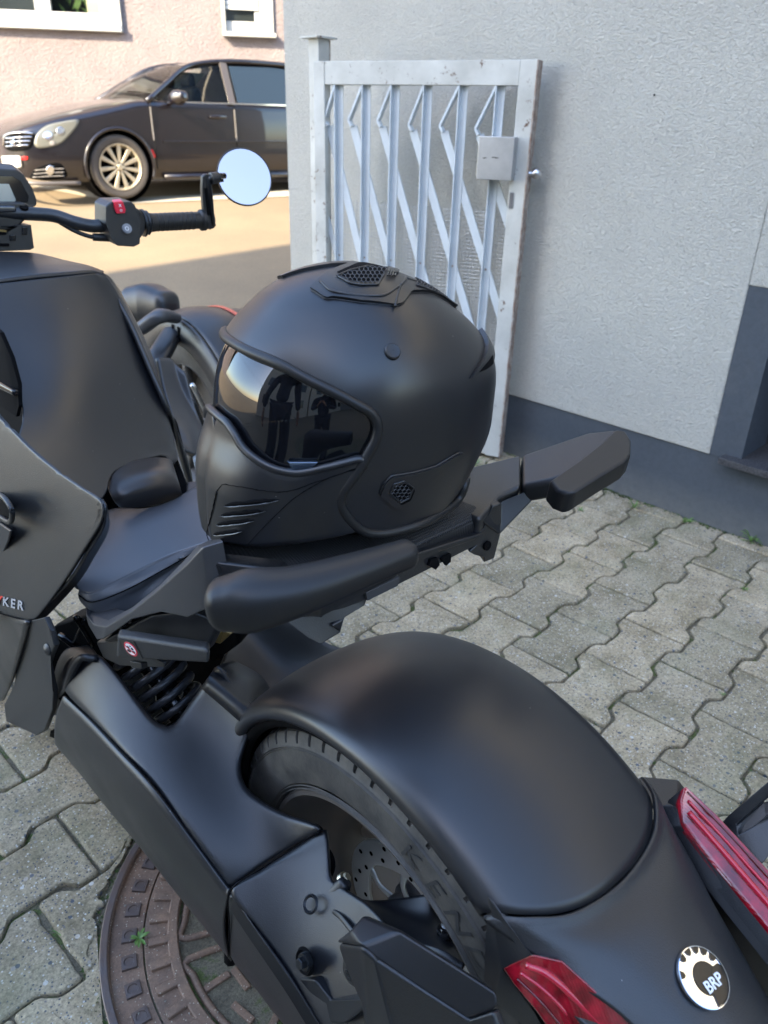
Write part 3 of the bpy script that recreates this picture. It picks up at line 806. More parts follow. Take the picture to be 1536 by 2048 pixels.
# leaves of house plants behind the pane
pv = []; pf = []; rg = random.Random(3)
for cx_, n_ in ((ac1+.28, 26), (ac1+.78, 40)):
    for k in range(n_):
        p = hp(cx_+rg.gauss(0, .14), -.20-rg.random()*.1, z_f0+.12+abs(rg.gauss(0, .16))); b0 = len(pv); a = rg.uniform(-1.2, 1.2); L_ = rg.uniform(.12, .22)
        d = H_E*math.sin(a)+Vector((0, 0, math.cos(a))); q = d.cross(H_N)
        pv += [p, p+d*L_*.5+q*.018, p+d*L_, p+d*L_*.5-q*.018]; pf.append((b0, b0+1, b0+2, b0+3))
plo = mesh('foliage', pv, pf, M_plant); w1k.append(plo)
# small window with a roller shutter
win2 = hbox('window', W2[0], W2[1]+.03, W2[2]-.03, W2[2]+.02, .12, .30, M_trimw, .006); kids.append(win2)
w2k = []
w2k.append(hbox('window_trim', a_r2+.02, W2[1], W2[2]+.02, TOPZ, .035, .20, M_trimw, .004))
w2k.append(hbox('window_trim', W2[0], W2[0]+.045, W2[2]+.02, TOPZ, .035, .20, M_trimw, .004))
fz = W2[2]+.02
w2k.append(hbox('frame', W2[0]+.045, a_r2+.02, fz, fz+.13, -.04, .06, M_pvc, .005))
w2k.append(hbox('frame', a_r2-.05, a_r2+.02, fz+.13, TOPZ, -.04, .06, M_pvc, .005))
w2k.append(hbox('pane', W2[0]+.045, a_r2-.05, fz+.13, TOPZ, -.065, .008, M_glass_dark))
_, zsh = ha(HP(480, 20))
nsl = int((TOPZ-zsh)/.052)
for k in range(nsl): w2k.append(hbox('slat', W2[0]+.05, a_r2+.0, zsh+k*.052+.004, zsh+k*.052+.048, -.012, .012, M_shutter, .003))
bpy.context.view_layer.update()
adopt(ph, kids)
for w_, kk in ((win1, w1k), (win2, w2k)):
    for k in kk: k.parent = w_
# ================================================================== white painted steel gate standing open against the wall
def mk_oldpaint():
    m, t, b = tree_mat('old_white_paint'); L = t.links
    g = N(t, 'ShaderNodeNewGeometry')
    n1 = N(t, 'ShaderNodeTexNoise', Scale=22.0, Detail=9.0, Roughness=.75); L.new(g.outputs['Position'], n1.inputs['Vector'])
    n2 = N(t, 'ShaderNodeTexNoise', Scale=6.0, Detail=5.0, Roughness=.6); L.new(g.outputs['Position'], n2.inputs['Vector'])
    c = ramp(t, n2.outputs['Fac'], [(.3, (.37, .36, .32)), (.7, (.56, .55, .50))])
    k = ramp(t, n1.outputs['Fac'], [(.59, (0, 0, 0)), (.63, (1, 1, 1))])
    c = mix(t, c, (.12, .065, .04), k); L.new(c, b.inputs['Base Color']); b.inputs['Roughness'].default_value = .5
    bumpn(t, b, n1.outputs['Fac'], .3, .002); return m
M_oldw = mk_oldpaint()
M_bar = mat('pale_grey_bar_paint', (.50, .53, .54), .45, var=.08, vscale=12)
M_rusty = mat('rust_flakes', (.16, .08, .045), .8, col2=(.42, .38, .33), vscale=35)
GF = Vector((1.643, 1.322, 0)); GH = Vector((1.31, 2.06, 0))
GD = (GH-GF).normalized(); GN = Vector((-GD.y, GD.x, 0)); 
if GN.dot(CAM-GF) < 0: GN = -GN
GL = (GH-GF).length; GT = 1.372
def gp_(a, z, out=0): return GF+GD*a+GN*out+Vector((0, 0, z))
def GPX(px, py, out=0):
    p = PP(px, py, GF+GN*out, GN); return (p-GF).dot(GD), p.z
gate = empty('steel_gate', GF, 'old white painted steel gate with zigzag bars standing open against the grey wall', 'gate')
kids = []
def gbar(name, a0, z0, a1, z1, w_, out=0, dp=.03, m=M_oldw, bev=.002):
    o = bar(name, gp_(a0, z0, out), gp_(a1, z1, out), dp, w_, m, None, upv=(gp_(a1, z1)-gp_(a0, z0)).normalized().cross(GN), bev=bev); kids.append(o); return o
SW = .058
gbar('stile', SW/2, .015, SW/2, GT, SW, dp=.045); gbar('stile', GL-.02, .015, GL-.02, GT, .045, dp=.045)
gbar('top_rail', SW, GT-.036, GL-.043, GT-.036, .072, dp=.043); gbar('bottom_rail', SW, .05, GL-.043, .05, .06, dp=.043)
gbar('edge_plate', .0, .015, .0, GT, .006, dp=.05, m=M_rusty)
zt = GT-.072
tops = [673, 728, 786, 851, 922, 996]; kinks = [(652, 240), (700, 241), (758, 242), (820, 250), (882, 252), (953, 258)]
bots = None
for i, (tx, kk) in enumerate(zip(tops, kinks)):
    at, _ = GPX(tx, 165); ak, zk = GPX(*kk)
    gbar('upright_bar', at-.014, zt, at-.014, .08, .026, dp=.004, m=M_bar, bev=.0008); gbar('upright_flange', at-.001, zt, at-.001, .08, .004, out=.010, dp=.020, m=M_bar, bev=.0008)
    gbar('slanted_bar', at, zt, ak, zk, .008, out=.004, dp=.026, m=M_bar, bev=.0008)
    # long diagonal: falls away from the kink across the next upright
    slope = 60/264.0
    a2, z2_ = GPX(kk[0]+6, kk[1]+12)
    gbar('slanted_bar', ak, zk, a2, z2_, .008, out=.004, dp=.026, m=M_bar, bev=.0008)
    a3, z3 = GPX(kk[0]+6+ (62 if i == 0 else 66+i*3), 508+i*3)
    L_ = (z2_-.08)/(z2_-z3); aend = a2+(a3-a2)*L_
    aend = max(aend, SW*.8); L2 = (aend-a2)/(a3-a2); zend = z2_+(z3-z2_)*L2
    gbar('diagonal_bar', a2, z2_, aend, max(zend, .08), .029, out=-.004, dp=.007, m=M_bar, bev=.0008)
    for zz_ in (.35, .72): kids.append(lathe('rivet', [(.0003, .003), (.004, .002), (.005, 0)], gp_(at-.010, zz_, .001), GN, M_rusty, None, 10))
a2, z2_ = GPX(652, 430); a3, z3 = GPX(672, 508); s_ = (a3-a2)/(z3-z2_)
gbar('diagonal_bar', a2, z2_, a2+s_*(.08-z2_), .08, .02, out=-.004, dp=.007, m=M_bar)
# wire mesh behind the lower half
vs = []; fs = []
_, zw = GPX(760, 405)
def wire(p, q, r=.0007):
    b0 = len(vs); t_ = (q-p).normalized(); a_ = t_.cross(GN).normalized()
    for e in (p, q):
        for k in range(3): an = 2.094*k; vs.append(e+a_*math.cos(an)*r+GN*math.sin(an)*r)
    for k in range(3): fs.append((b0+k, b0+(k+1) % 3, b0+3+(k+1) % 3, b0+3+k))
a_ = .06
while a_ < GL-.05: wire(gp_(a_, .06, -.022), gp_(a_, zw, -.022)); a_ += .0127
z_ = .06
while z_ < zw: wire(gp_(.05, z_, -.0235), gp_(GL-.04, z_, -.0235)); z_ += .0127
wm = mesh('wire_mesh', vs, fs, mat('galvanised_wire', (.42, .43, .43), .4, .8)); kids.append(wm)
# lock box, keyhole plate, knob
a0, z1_ = GPX(954, 268, .06); a1, z0_ = GPX(1021, 362, .06)
P = [gp_(a0, z1_, .06), gp_(a1, z1_-.004, .06), gp_(a1, z0_, .06), gp_(a0, z0_+.008, .06)]
a0, z1_ = GPX(958, 272, .062); a1, z0_ = GPX(1022, 362, .062)
lb = slab('lock_box', [gp_(a0, z1_, .062), gp_(a1, z1_, .062), gp_(a1, z0_, .062), gp_(a0, z0_, .062)], GN*-.060, mat('brushed_steel_box', (.46, .46, .46), .38, .8, var=.15, vscale=8), None, .002); kids.append(lb)
a0, z1_ = GPX(1024, 385, .024); ep = box('keyhole_plate', (0, 0, 0), (.001, .001, .001), M_steel)
bpy.data.objects.remove(ep)
for (bx, by) in ((966, 316), (984, 315), (990, 316)):
    ab, zb = GPX(bx, by, .0625); kids.append(bar('scratch', gp_(ab, zb, .0628), gp_(ab-.012, zb+.001, .0628), .0006, .0025, M_dark, None, upv=ZUP))
kids.append(bar('keyhole_plate', gp_(a0, z1_+.0, .024), gp_(a0, z1_-.05, .024), .004, .014, M_alu, None, upv=GD))
kp = gp_(-.03, GPX(1062, 347)[1], 0)
kids.append(lathe('door_knob', [(.0005, .030), (.012, .028), (.017, .020), (.019, .012), (.016, .004), (.008, -.004), (.007, -.03)], gp_(.0, kp.z, 0)-GN*.0+(-GD)*.012, (-GD*.85-GN*.5), M_steel, n=24))
adopt(gate, kids)
# hinge post behind the gate
pp = PY(638, 100, 2.13); hpz = PY(638, 78, 2.13).z
post = empty('gate_post', (pp.x, pp.y, 0), 'white square steel post with flat cap behind the gate hinge', 'post')
kids = [box('post', (pp.x, pp.y, hpz/2), (.055, .055, hpz), M_oldw, bev=.003, rot=Matrix.Rotation(.1, 3, 'Z')),
        box('cap', (pp.x, pp.y, hpz+.003), (.10, .09, .006), M_oldw, bev=.001, rot=Matrix.Rotation(.1, 3, 'Z')),
        bar('hinge_strap', (pp.x+.045, pp.y, hpz), (pp.x+.045, pp.y, hpz-.12), .012, .006, M_rusty)]
adopt(post, kids)
# ================================================================== neighbours that stand outside the frame: they throw the shade and show in the reflections
M_nb1 = mat('cream_plaster', (.55, .50, .42), .9, var=.06, vscale=2)
M_nb2 = mat('slate_plaster', (.30, .31, .32), .9, var=.06, vscale=2)
M_roof = mat('clay_tiles', (.22, .09, .055), .8, var=.2, vscale=6)
def house(name, c, dirv, L_, D_, H_, m, label, wins=4):
    d = Vector(dirv).normalized(); q = Vector((-d.y, d.x, 0)); c = Vector(c)
    def hq(a, b, z): return c+d*a+q*b+Vector((0, 0, z))
    e = empty(name, c, label, 'house'); K = []
    rot = Matrix((d, q, ZUP)).transposed()
    K.append(box('wall', hq(0, 0, H_/2-.2), (L_, D_, H_+.4), m, rot=rot))
    K.append(mesh('roof', [hq(-L_/2-.3, -D_/2-.3, H_), hq(L_/2+.3, -D_/2-.3, H_), hq(L_/2+.3, D_/2+.3, H_), hq(-L_/2-.3, D_/2+.3, H_), hq(-L_/2-.3, 0, H_+D_*.3), hq(L_/2+.3, 0, H_+D_*.3)], [(0, 1, 5, 4), (2, 3, 4, 5), (0, 4, 3), (1, 2, 5), (0, 3, 2, 1)], M_roof))
    for sgn in (-1, 1):
        for fl in range(int(H_//2.8)):
            for k in range(wins):
                a = -L_/2+L_*(k+.5)/wins
                f = box('window', hq(a, sgn*(D_/2+.01), 1.6+fl*2.8), (1.2, .08, 1.3), M_pvc, rot=rot)
                K.append(f)
                g_ = box('pane', hq(a, sgn*(D_/2+.03), 1.6+fl*2.8), (1.04, .07, 1.14), M_glass_dark, rot=rot); K.append(g_)
    adopt(e, K)
# shade caster: corner of its street end stands so that the shadow edge on the road falls as seen
s1 = Vector((1.937, 4.95, 0))
dist = (s1.x+8)/SUN_DIR.x
cor = Vector((s1.x, s1.y, 0))-Vector((SUN_DIR.x, SUN_DIR.y, 0))*dist
house('neighbour_house', (cor.x-3.5, cor.y-4.45, 0), (0, 1, 0), 8, 7, 9.0, M_nb1, 'cream house left of the courtyard that shades the trike', 3)
house('yard_house', (-4, -17, 0), (1, 0, 0), 12, 6, 4.4, M_nb2, 'slate grey house behind the photographer', 4)
house('shade_block', (cor.x-3.5, cor.y-15.2, 0), (0, 1, 0), 13, 7, 8.0, M_nb1, 'plain cream block added behind the neighbouring house, out of the frame, to shade the yard', 4)  # added out of view to shade the yard and darken the reflections
# ================================================================== helmet on the pillion pad
HHEAD = R(-80); H_O = Vector((-.066, .152, .752))
HF = Vector((math.sin(HHEAD), math.cos(HHEAD), 0)); HL = Vector((-HF.y, HF.x, 0)); 
def h2w(p): return H_O + HF*p[0] + HL*p[1] + ZUP*p[2]
def w2h(p): q = p-H_O; return Vector((q.dot(HF), q.dot(HL), q.z))
PROF = [(height, front, back, half) for height, front, back, half in [
 (-0.012, 0.1310, -0.1110, 0.0850), (0.000, 0.1480, -0.1310, 0.0980), (0.020, 0.1590, -0.1410, 0.1080), (0.050, 0.1630, -0.1330, 0.1140), (0.085, 0.1620, -0.1530, 0.1200), (0.120, 0.1590, -0.1700, 0.1250), (0.150, 0.1500, -0.1720, 0.1270), (0.190, 0.1440, -0.1710, 0.1270), (0.215, 0.1370, -0.1600, 0.1230), (0.240, 0.1220, -0.1370, 0.1130), (0.262, 0.1000, -0.1070, 0.0970), (0.280, 0.0780, -0.0770, 0.0740), (0.293, 0.0460, -0.0430, 0.0460), (0.299, 0.0150, -0.0160, 0.0180), (0.300, 0.0001, -0.0001, 0.0001)]]
def prof(c):
    if c <= PROF[0][0]: return PROF[0][1:]
    for i in range(len(PROF)-1):
        if c <= PROF[i+1][0]:
            a, b = PROF[i], PROF[i+1]; t = (c-a[0])/(b[0]-a[0])
            pa = PROF[max(i-1, 0)]; pb = PROF[min(i+2, len(PROF)-1)]
            out = []
            for k in (1, 2, 3):
                m0 = (b[k]-pa[k])/max(b[0]-pa[0], 1e-6)*(b[0]-a[0]); m1 = (pb[k]-a[k])/max(pb[0]-a[0], 1e-6)*(b[0]-a[0])
                if i == len(PROF)-2: m1 = (b[k]-a[k])
                t2, t3 = t*t, t*t*t
                out.append((2*t3-3*t2+1)*a[k]+(t3-2*t2+t)*m0+(-2*t3+3*t2)*b[k]+(t3-t2)*m1)
            return out
    return (.0001, -.0001, .0001)
def HFn(p, k=1.0):
    f, bk, wd = prof(p[2]/k if p[2] > 0 else p[2])
    a = p[0]; fa = (a/(f*k) if a > 0 else a/(bk*k)); e = 2.15
    return abs(fa)**e + abs(p[1]/(wd*k))**e
def hproj(p, k=1.0, c0=Vector((-.005, 0, .135))):
    """push a local point onto the shell surface along the ray from the inner centre"""
    d = (Vector(p)-c0).normalized(); lo, hi = 0.0, .3
    for _ in range(26):
        m = (lo+hi)/2; q = c0+d*m
        if q.z >= .2999*k or HFn(q, k) > 1: hi = m
        else: lo = m
    return c0+d*lo
def hpx(px, py, k=1.0):
    r = ray(px, py); t = .35; last = None
    best = (9, None)
    while t < 1.4:
        q = w2h(CAM+r*t)
        if -.03 < q.z < .2999*k:
            v = HFn(q, k)
            if v < best[0]: best = (v, q)
            if v <= 1: return hproj(q, k)
        t += .0015
    return hproj(best[1], k)
helmet = empty('motorcycle_helmet', H_O, 'matt black helmet with tinted visor and vented chin guard resting on the pillion pad', 'helmet')
def hobj(name, vs, fs, m, weld=True, parent=None):
    o = mesh(name, [h2w(v) for v in vs], fs, m, None, True, weld); 
    if parent is None: adopt(helmet, [o])
    else: o.parent = parent
    return o
def patch(name, pole, bnd, m, k=1.0, nr=26, nb=150, mirror=True, offf=None, spline=True, parent=None, closed=True):
    """left half patch spanned from a pole to a boundary loop, both on the shell surface, mirrored to the right"""
    B = curve(bnd, nb, True) if spline else lin([Vector(b) for b in bnd]+[Vector(bnd[0])], nb)
    B = [Vector((b.x, max(b.y, 0.0), b.z)) for b in B]
    pole = Vector(pole); vs = []; fs = []
    for i in range(nr+1):
        for b in B:
            p = pole.lerp(b, i/nr)
            q = hproj(p, k)
            if offf: q = q+(q-Vector((-.005, 0, .135))).normalized()*offf(q, i/nr)
            if b.y == 0 and i == nr: q.y = 0
            vs.append(q)
    n = len(B)
    for i in range(nr):
        for j in range(n):
            fs.append((i*n+j, i*n+(j+1) % n, (i+1)*n+(j+1) % n, (i+1)*n+j))
    if mirror:
        b0 = len(vs); vs = vs+[Vector((v.x, -v.y, v.z)) for v in vs]; fs = fs+[tuple(b0+i for i in f[::-1]) for f in fs]
    return hobj(name, vs, fs, m, True, parent)
BR = [(446, 688), (500, 704), (560, 729), (613, 758), (670, 786), (715, 810), (742, 826), (755, 850), (751, 878), (737, 905), (723, 930), (704, 957), (686, 983), (682, 1009), (697, 1034), (722, 1057), (750, 1066), (790, 1062), (854, 1041), (912, 1003)]
brow = [q for q in (hpx(*p) for p in BR) if q.y > .016 or q.z < .2]
f0 = prof(.224)[0]
front_c = [Vector((prof(c)[0], 0, c)) for c in (.236, .246, .257, .27, .283, .293, .2985)]
back_c = [Vector((prof(c)[1], 0, c)) for c in (.2985, .293, .283, .27, .25, .225, .2, .16, .12, .085, .058)]
rear_b = [hproj((-.125, .055, -.002)), ]
loop = front_c+back_c[1:]+[Vector((-.150, .030, .058)), Vector((-.138, .062, .060)), Vector((-.115, .088, .064))]+brow[::-1][1:]
loop = [p for p in loop]
shell = patch('shell', hpx(893, 752), loop, M_matte, nr=34, nb=260)
# rolled rubber edge along the brow, round the ear and along the bottom
edge = [Vector((prof(.236)[0], 0, .236))]+brow+[hproj(Vector(v)) for v in ((-.115, .088, .064), (-.138, .062, .060), (-.150, .030, .058))]+[Vector((prof(.057)[1], 0, .057))]
path = edge+[Vector((p.x, -p.y, p.z)) for p in edge[1:-1][::-1]]
path = curve(path, 260, True)
t_ = tube('edge_trim', [h2w(p) for p in path], .0052, M_rubber, None, n=10, spline=False, closed=True, cap=False); adopt(helmet, [t_])
# chin guard
CH = [(440, 835), (455, 846), (470, 868), (484, 892), (504, 912), (532, 929), (562, 941), (600, 945), (650, 935), (690, 924), (722, 918), (727, 935), (712, 962), (693, 985), (688, 1010), (704, 1036), (722, 1054), (690, 1066), (640, 1074), (580, 1084), (520, 1088), (470, 1084), (436, 1074)]
ch = [hpx(*p, 1.0) for p in CH]
nose = [Vector((prof(c)[0], 0, c)) for c in (.034, .05, .07, .10, .13, .148, .156)]
def chin_off(q, u):
    a = max(0, q.x-.03)/.13
    return .002+.006*min(1, a)*(1 if q.z < .1 else max(0, 1-(q.z-.1)/.05))*min(1, (1-u)*4+.35)
chin = patch('chin_guard', hpx(560, 1010), nose+ch, M_matte, nr=24, nb=200, offf=chin_off)
solid(chin, .003)
led = [hpx(*p, 1.006) for p in CH[0:12]]
pth = [Vector((p.x, -p.y, p.z)) for p in led[::-1]]+led
t_ = tube('chin_rim', [h2w(p) for p in curve(pth, 120)], lambda t: .0042, M_matte, None, n=8, spline=False); adopt(helmet, [t_])
# slots in the chin, cut as dark strips with a pale lower lip
C0 = Vector((-.005, 0, .135))
def hch(px, py, lift=.0):
    q = hpx(px, py, 1.0); o_ = .002+.006*min(1, max(0, q.x-.03)/.13)*(1 if q.z < .1 else max(0, 1-(q.z-.1)/.05))
    return h2w(q+(q-C0).normalized()*(o_+lift))
def strip(name, P, m, lift):
    """P: (x, y upper, y lower) along the strip"""
    vs = []; fs = []
    for x, yu, yl in P:
        vs += [hch(x, yu, lift), hch(x, (yu+yl)/2, lift+.0003), hch(x, yl, lift)]
    for i in range(len(P)-1):
        for j in range(2): fs.append((i*3+j, i*3+j+1, i*3+j+4, i*3+j+3))
    o = mesh(name, vs, fs, m, None, True); solid(o, .0008, -1); adopt(helmet, [o]); return o
M_lip = mat('grey_lip', (.030, .032, .032), .3, spec=1)
for (x0, y0, x1, y1, w_) in [(464, 1001, 566, 992, 9), (456, 1020, 541, 1012, 9), (447, 1038, 519, 1030, 9), (440, 1057, 497, 1050, 8)]:
    P = []; Q = []
    for u in range(17):
        t = u/16; x = x0+(x1-x0)*t; y = y0+(y1-y0)*t; h_ = w_*.5*min(1, t*9+.15, (1-t)*3.2+.08)
        P.append((x, y-h_, y+h_*.75)); Q.append((x, y+h_*.55, y+h_*.55+3.2*min(1, t*9+.1, (1-t)*4+.1)))
    strip('chin_slot', P, M_dark, .0009); strip('slot_lip', Q, M_lip, .0017)
# raised cheek panel edges
for line in ([(716, 935), (660, 952), (600, 985), (560, 1020), (530, 1050), (505, 1078)], [(448, 975), (458, 962), (480, 966), (570, 978), (640, 958), (720, 932)], [(448, 975), (440, 1010), (428, 1056), (433, 1078)]):
    cc = curve([Vector((x, y, 0)) for x, y in line], 40); 
    strip('cheek_crease', [(c.x, c.y-.6, c.y+.6) for c in cc], M_dark, .0005)
# visor, slightly under the shell
VB = [(446, 680), (500, 696), (560, 721), (613, 750), (670, 778), (715, 802), (748, 820), (765, 850), (758, 882), (745, 905), (735, 935), (690, 940), (650, 950), (600, 962), (562, 958), (525, 945), (495, 925), (472, 898), (455, 870), (445, 850)]
vb = [hpx(*p, 1.0) for p in VB]
zt_, zb_ = vb[0].z, vb[-1].z
cen = [Vector((prof(z)[0], 0, z)) for z in (zb_-.012, zb_+.02, (zt_+zb_)/2, zt_-.02, zt_+.004)]
M_visor = mat('mirrored_visor', (.004, .0045, .006), .03, spec=.6, coat=.25, coat_r=.02, ior=1.5)
visor = patch('visor', hpx(590, 840), cen+vb, M_visor, k=.972, nr=24, nb=200)
# lift tab
M_tab = mat('polished_tab', (.12, .16, .22), .08, .9)
P = [h2w(hpx(*p, 1.02)) for p in [(578, 924), (638, 924), (616, 945), (590, 947)]]
o = slab('visor_tab', P, HL*-.006, M_tab, None, .0008, 2); adopt(helmet, [o])
# press studs
for p in [(784, 704), (617, 524)]:
    q = hpx(*p); n_ = (hproj(q+Vector((.004, 0, 0)))-q)
    a_ = hproj(q+Vector((.01, 0, 0))); b_ = hproj(q+Vector((0, .01, .01)))
    nn = (a_-q).cross(b_-q).normalized()
    if nn.dot(q-Vector((0, 0, .13))) < 0: nn = -nn
    wn_ = HF*nn.x+HL*nn.y+ZUP*nn.z
    o = lathe('press_stud', [(.0005, .0022), (.003, .0020), (.0068, .0024), (.0078, .0015), (.0082, -.001), (.0082, -.003)], h2w(q), wn_, M_plast, n=32); adopt(helmet, [o])
# mesh inserts of the vents: wire honeycomb over a dark hollow
M_net = mat('vent_net', (.05, .05, .052), .4)
def region(name, outline, k, m, thick=0, nb=60, nr=6, spline=False, bev=0, mirror=False):
    B = [hpx(*p, 1.0) for p in outline]
    L_ = curve(B, nb, True) if spline else lin(B+[B[0]], nb)[:-1]
    c = sum(L_, Vector())/len(L_); vs = []; fs = []; n = len(L_)
    for i in range(nr+1):
        for b in L_: vs.append(hproj(c.lerp(b, .02+.98*i/nr), k))
    for i in range(nr):
        for j in range(n): fs.append((i*n+j, i*n+(j+1) % n, (i+1)*n+(j+1) % n, (i+1)*n+j))
    if thick:                                     # skirt down into the shell
        b0 = len(vs)
        for b in L_: vs.append(hproj(b, k-thick))
        for j in range(n): fs.append((nr*n+j, nr*n+(j+1) % n, b0+(j+1) % n, b0+j))
    if mirror:
        o = hobj(name, [Vector((v.x, -v.y, v.z)) for v in vs], [f[::-1] for f in fs], m); sharpen(o, 35)
    o = hobj(name, vs, fs, m); sharpen(o, 35); return o
def inside(p, poly):
    c = False; n = len(poly)
    for i in range(n):
        a, b = poly[i], poly[(i+1) % n]
        if (a[1] > p[1]) != (b[1] > p[1]) and p[0] < (b[0]-a[0])*(p[1]-a[1])/(b[1]-a[1])+a[0]: c = not c
    return c
def net(name, poly, k, pitch, sx=1.0, shear=0.0, r=.00045):
    vs = []; fs = []
    def seg(p, q):
        a, b = h2w(hpx(*p, k)), h2w(hpx(*q, k)); t = (b-a)
        if t.length < 1e-5: return
        t.normalize(); u = t.cross(ZUP).normalized(); v = t.cross(u); b0 = len(vs)
        for e in (a, b):
            for j in range(4): an = j*math.pi/2; vs.append(e+u*math.cos(an)*r+v*math.sin(an)*r)
        for j in range(4): fs.append((b0+j, b0+(j+1) % 4, b0+4+(j+1) % 4, b0+4+j))
    xs = [p[0] for p in poly]; ys = [p[1] for p in poly]
    rows = int((max(ys)-min(ys))/(pitch*.8))+2; cols = int((max(xs)-min(xs))/pitch)+3
    for i in range(rows):
        for j in range(cols):
            y = min(ys)+i*pitch*.8; x = min(xs)+(j+(i % 2)*.5)*pitch+shear*(y-min(ys))
            h = [(x+pitch*.5*sx*math.sin(R(60*q)), y+pitch*.48*math.cos(R(60*q))) for q in range(6)]
            for q in range(3):
                a, b = h[q], h[q+1]
                if inside(a, poly) and inside(b, poly): seg(a, b)
    o = mesh(name, vs, fs, M_net); adopt(helmet, [o]); return o
V1 = [(622, 580), (640, 562), (655, 550), (690, 535), (730, 529), (770, 528), (808, 531), (850, 548), (885, 565), (905, 582), (917, 610), (880, 593), (845, 585), (822, 586), (805, 610), (790, 613), (720, 606), (665, 598), (652, 600)]
v1 = region('top_vent', V1, 1.011, M_plast, .03, nb=90, mirror=True)
def edge_of(name, outline, k, r=.0011, m=M_plast):
    B = [h2w(hpx(*p, k)) for p in outline]
    o = tube(name, lin(B+[B[0]], 90)[:-1], r, m, None, n=6, spline=False, closed=True, cap=False); adopt(helmet, [o]); return o
edge_of('vent_edge', V1, 1.003, .0006)
N1 = [(674, 552), (700, 540), (735, 532), (778, 531), (768, 550), (756, 570), (722, 571), (700, 567)]
region('vent_opening', N1, 1.0125, M_dark, 0, nb=40); net('vent_net', N1, 1.0150, 9.0)
N2 = [(832, 552), (850, 556), (875, 568), (900, 588), (870, 583), (834, 570)]
region('vent_opening', N2, 1.0125, M_dark, 0, nb=40); net('vent_net', N2, 1.0150, 7.5)
edge_of('vent_bezel', N1, 1.0145, .0009); edge_of('vent_bezel', N2, 1.0145, .0009)
region('vent_slider', [(775, 533), (800, 536), (794, 556), (771, 553)], 1.020, M_plast, .012, nb=30)
for k in range(4):
    a, b = hpx(779+k*5, 537, 1.021), hpx(775+k*5, 552, 1.021)
    o = bar('slider_rib', h2w(a), h2w(b), .0010, .0014, M_gloss, None, upv=HL); adopt(helmet, [o])
# ridge lines of the vent cap
for P in ([(640, 562), (672, 585), (760, 592), (800, 572)], [(800, 572), (812, 556), (808, 531)], [(812, 556), (860, 574), (917, 608)], [(790, 613), (800, 572)]):
    o = tube('vent_ridge', [h2w(hpx(*p, 1.012)) for p in P], .0013, M_plast, None, n=6, res=6); adopt(helmet, [o])
# rear spoiler and exhaust vent
SP = [(968, 652), (976, 655), (984, 678), (983, 712), (978, 735), (960, 745), (938, 758), (948, 742), (962, 720), (970, 690)]
region('rear_spoiler', SP, 1.018, M_plast, .03, nb=60, mirror=True)
SN = [(960, 735), (978, 712), (980, 730), (965, 742), (950, 748)]
region('vent_opening', SN, 1.0195, M_dark, 0, nb=30)
# strap anchor plate with honeycomb
AP = [(760, 987), (768, 966), (782, 952), (830, 944), (870, 932), (905, 912), (918, 905), (926, 907), (905, 922), (870, 948), (840, 975), (826, 994), (815, 1008), (798, 1014), (785, 1010)]
region('side_plate', AP, 1.032, M_plast, .05, nb=80, mirror=True)
edge_of('plate_edge', AP, 1.006, .0012)
AN = [(779, 985), (788, 968), (808, 962), (826, 975), (818, 996), (800, 1005)]
region('vent_opening', AN, 1.0335, M_dark, 0, nb=30); net('vent_net', AN, 1.037, 8.5); edge_of('vent_bezel', AN, 1.036, .0010)
# inner lining closes the bottom
ln = []
o = lathe('lining', [(.0005, .02), (.06, .018), (.085, .008), (.093, -.004)], h2w(Vector((0, 0, .046))), (0, 0, 1), M_dark, n=40); adopt(helmet, [o])
pc = [tuple(round(v) for v in ((lambda c: (CX+FPX*c.x/-c.z, CY-FPX*c.y/-c.z))(MC.transposed() @ (h2w(Vector((prof(z)[0], 0, z)))-CAM)))) for z in (0, .05, .1, .14, .2, .222, .26, .29)]


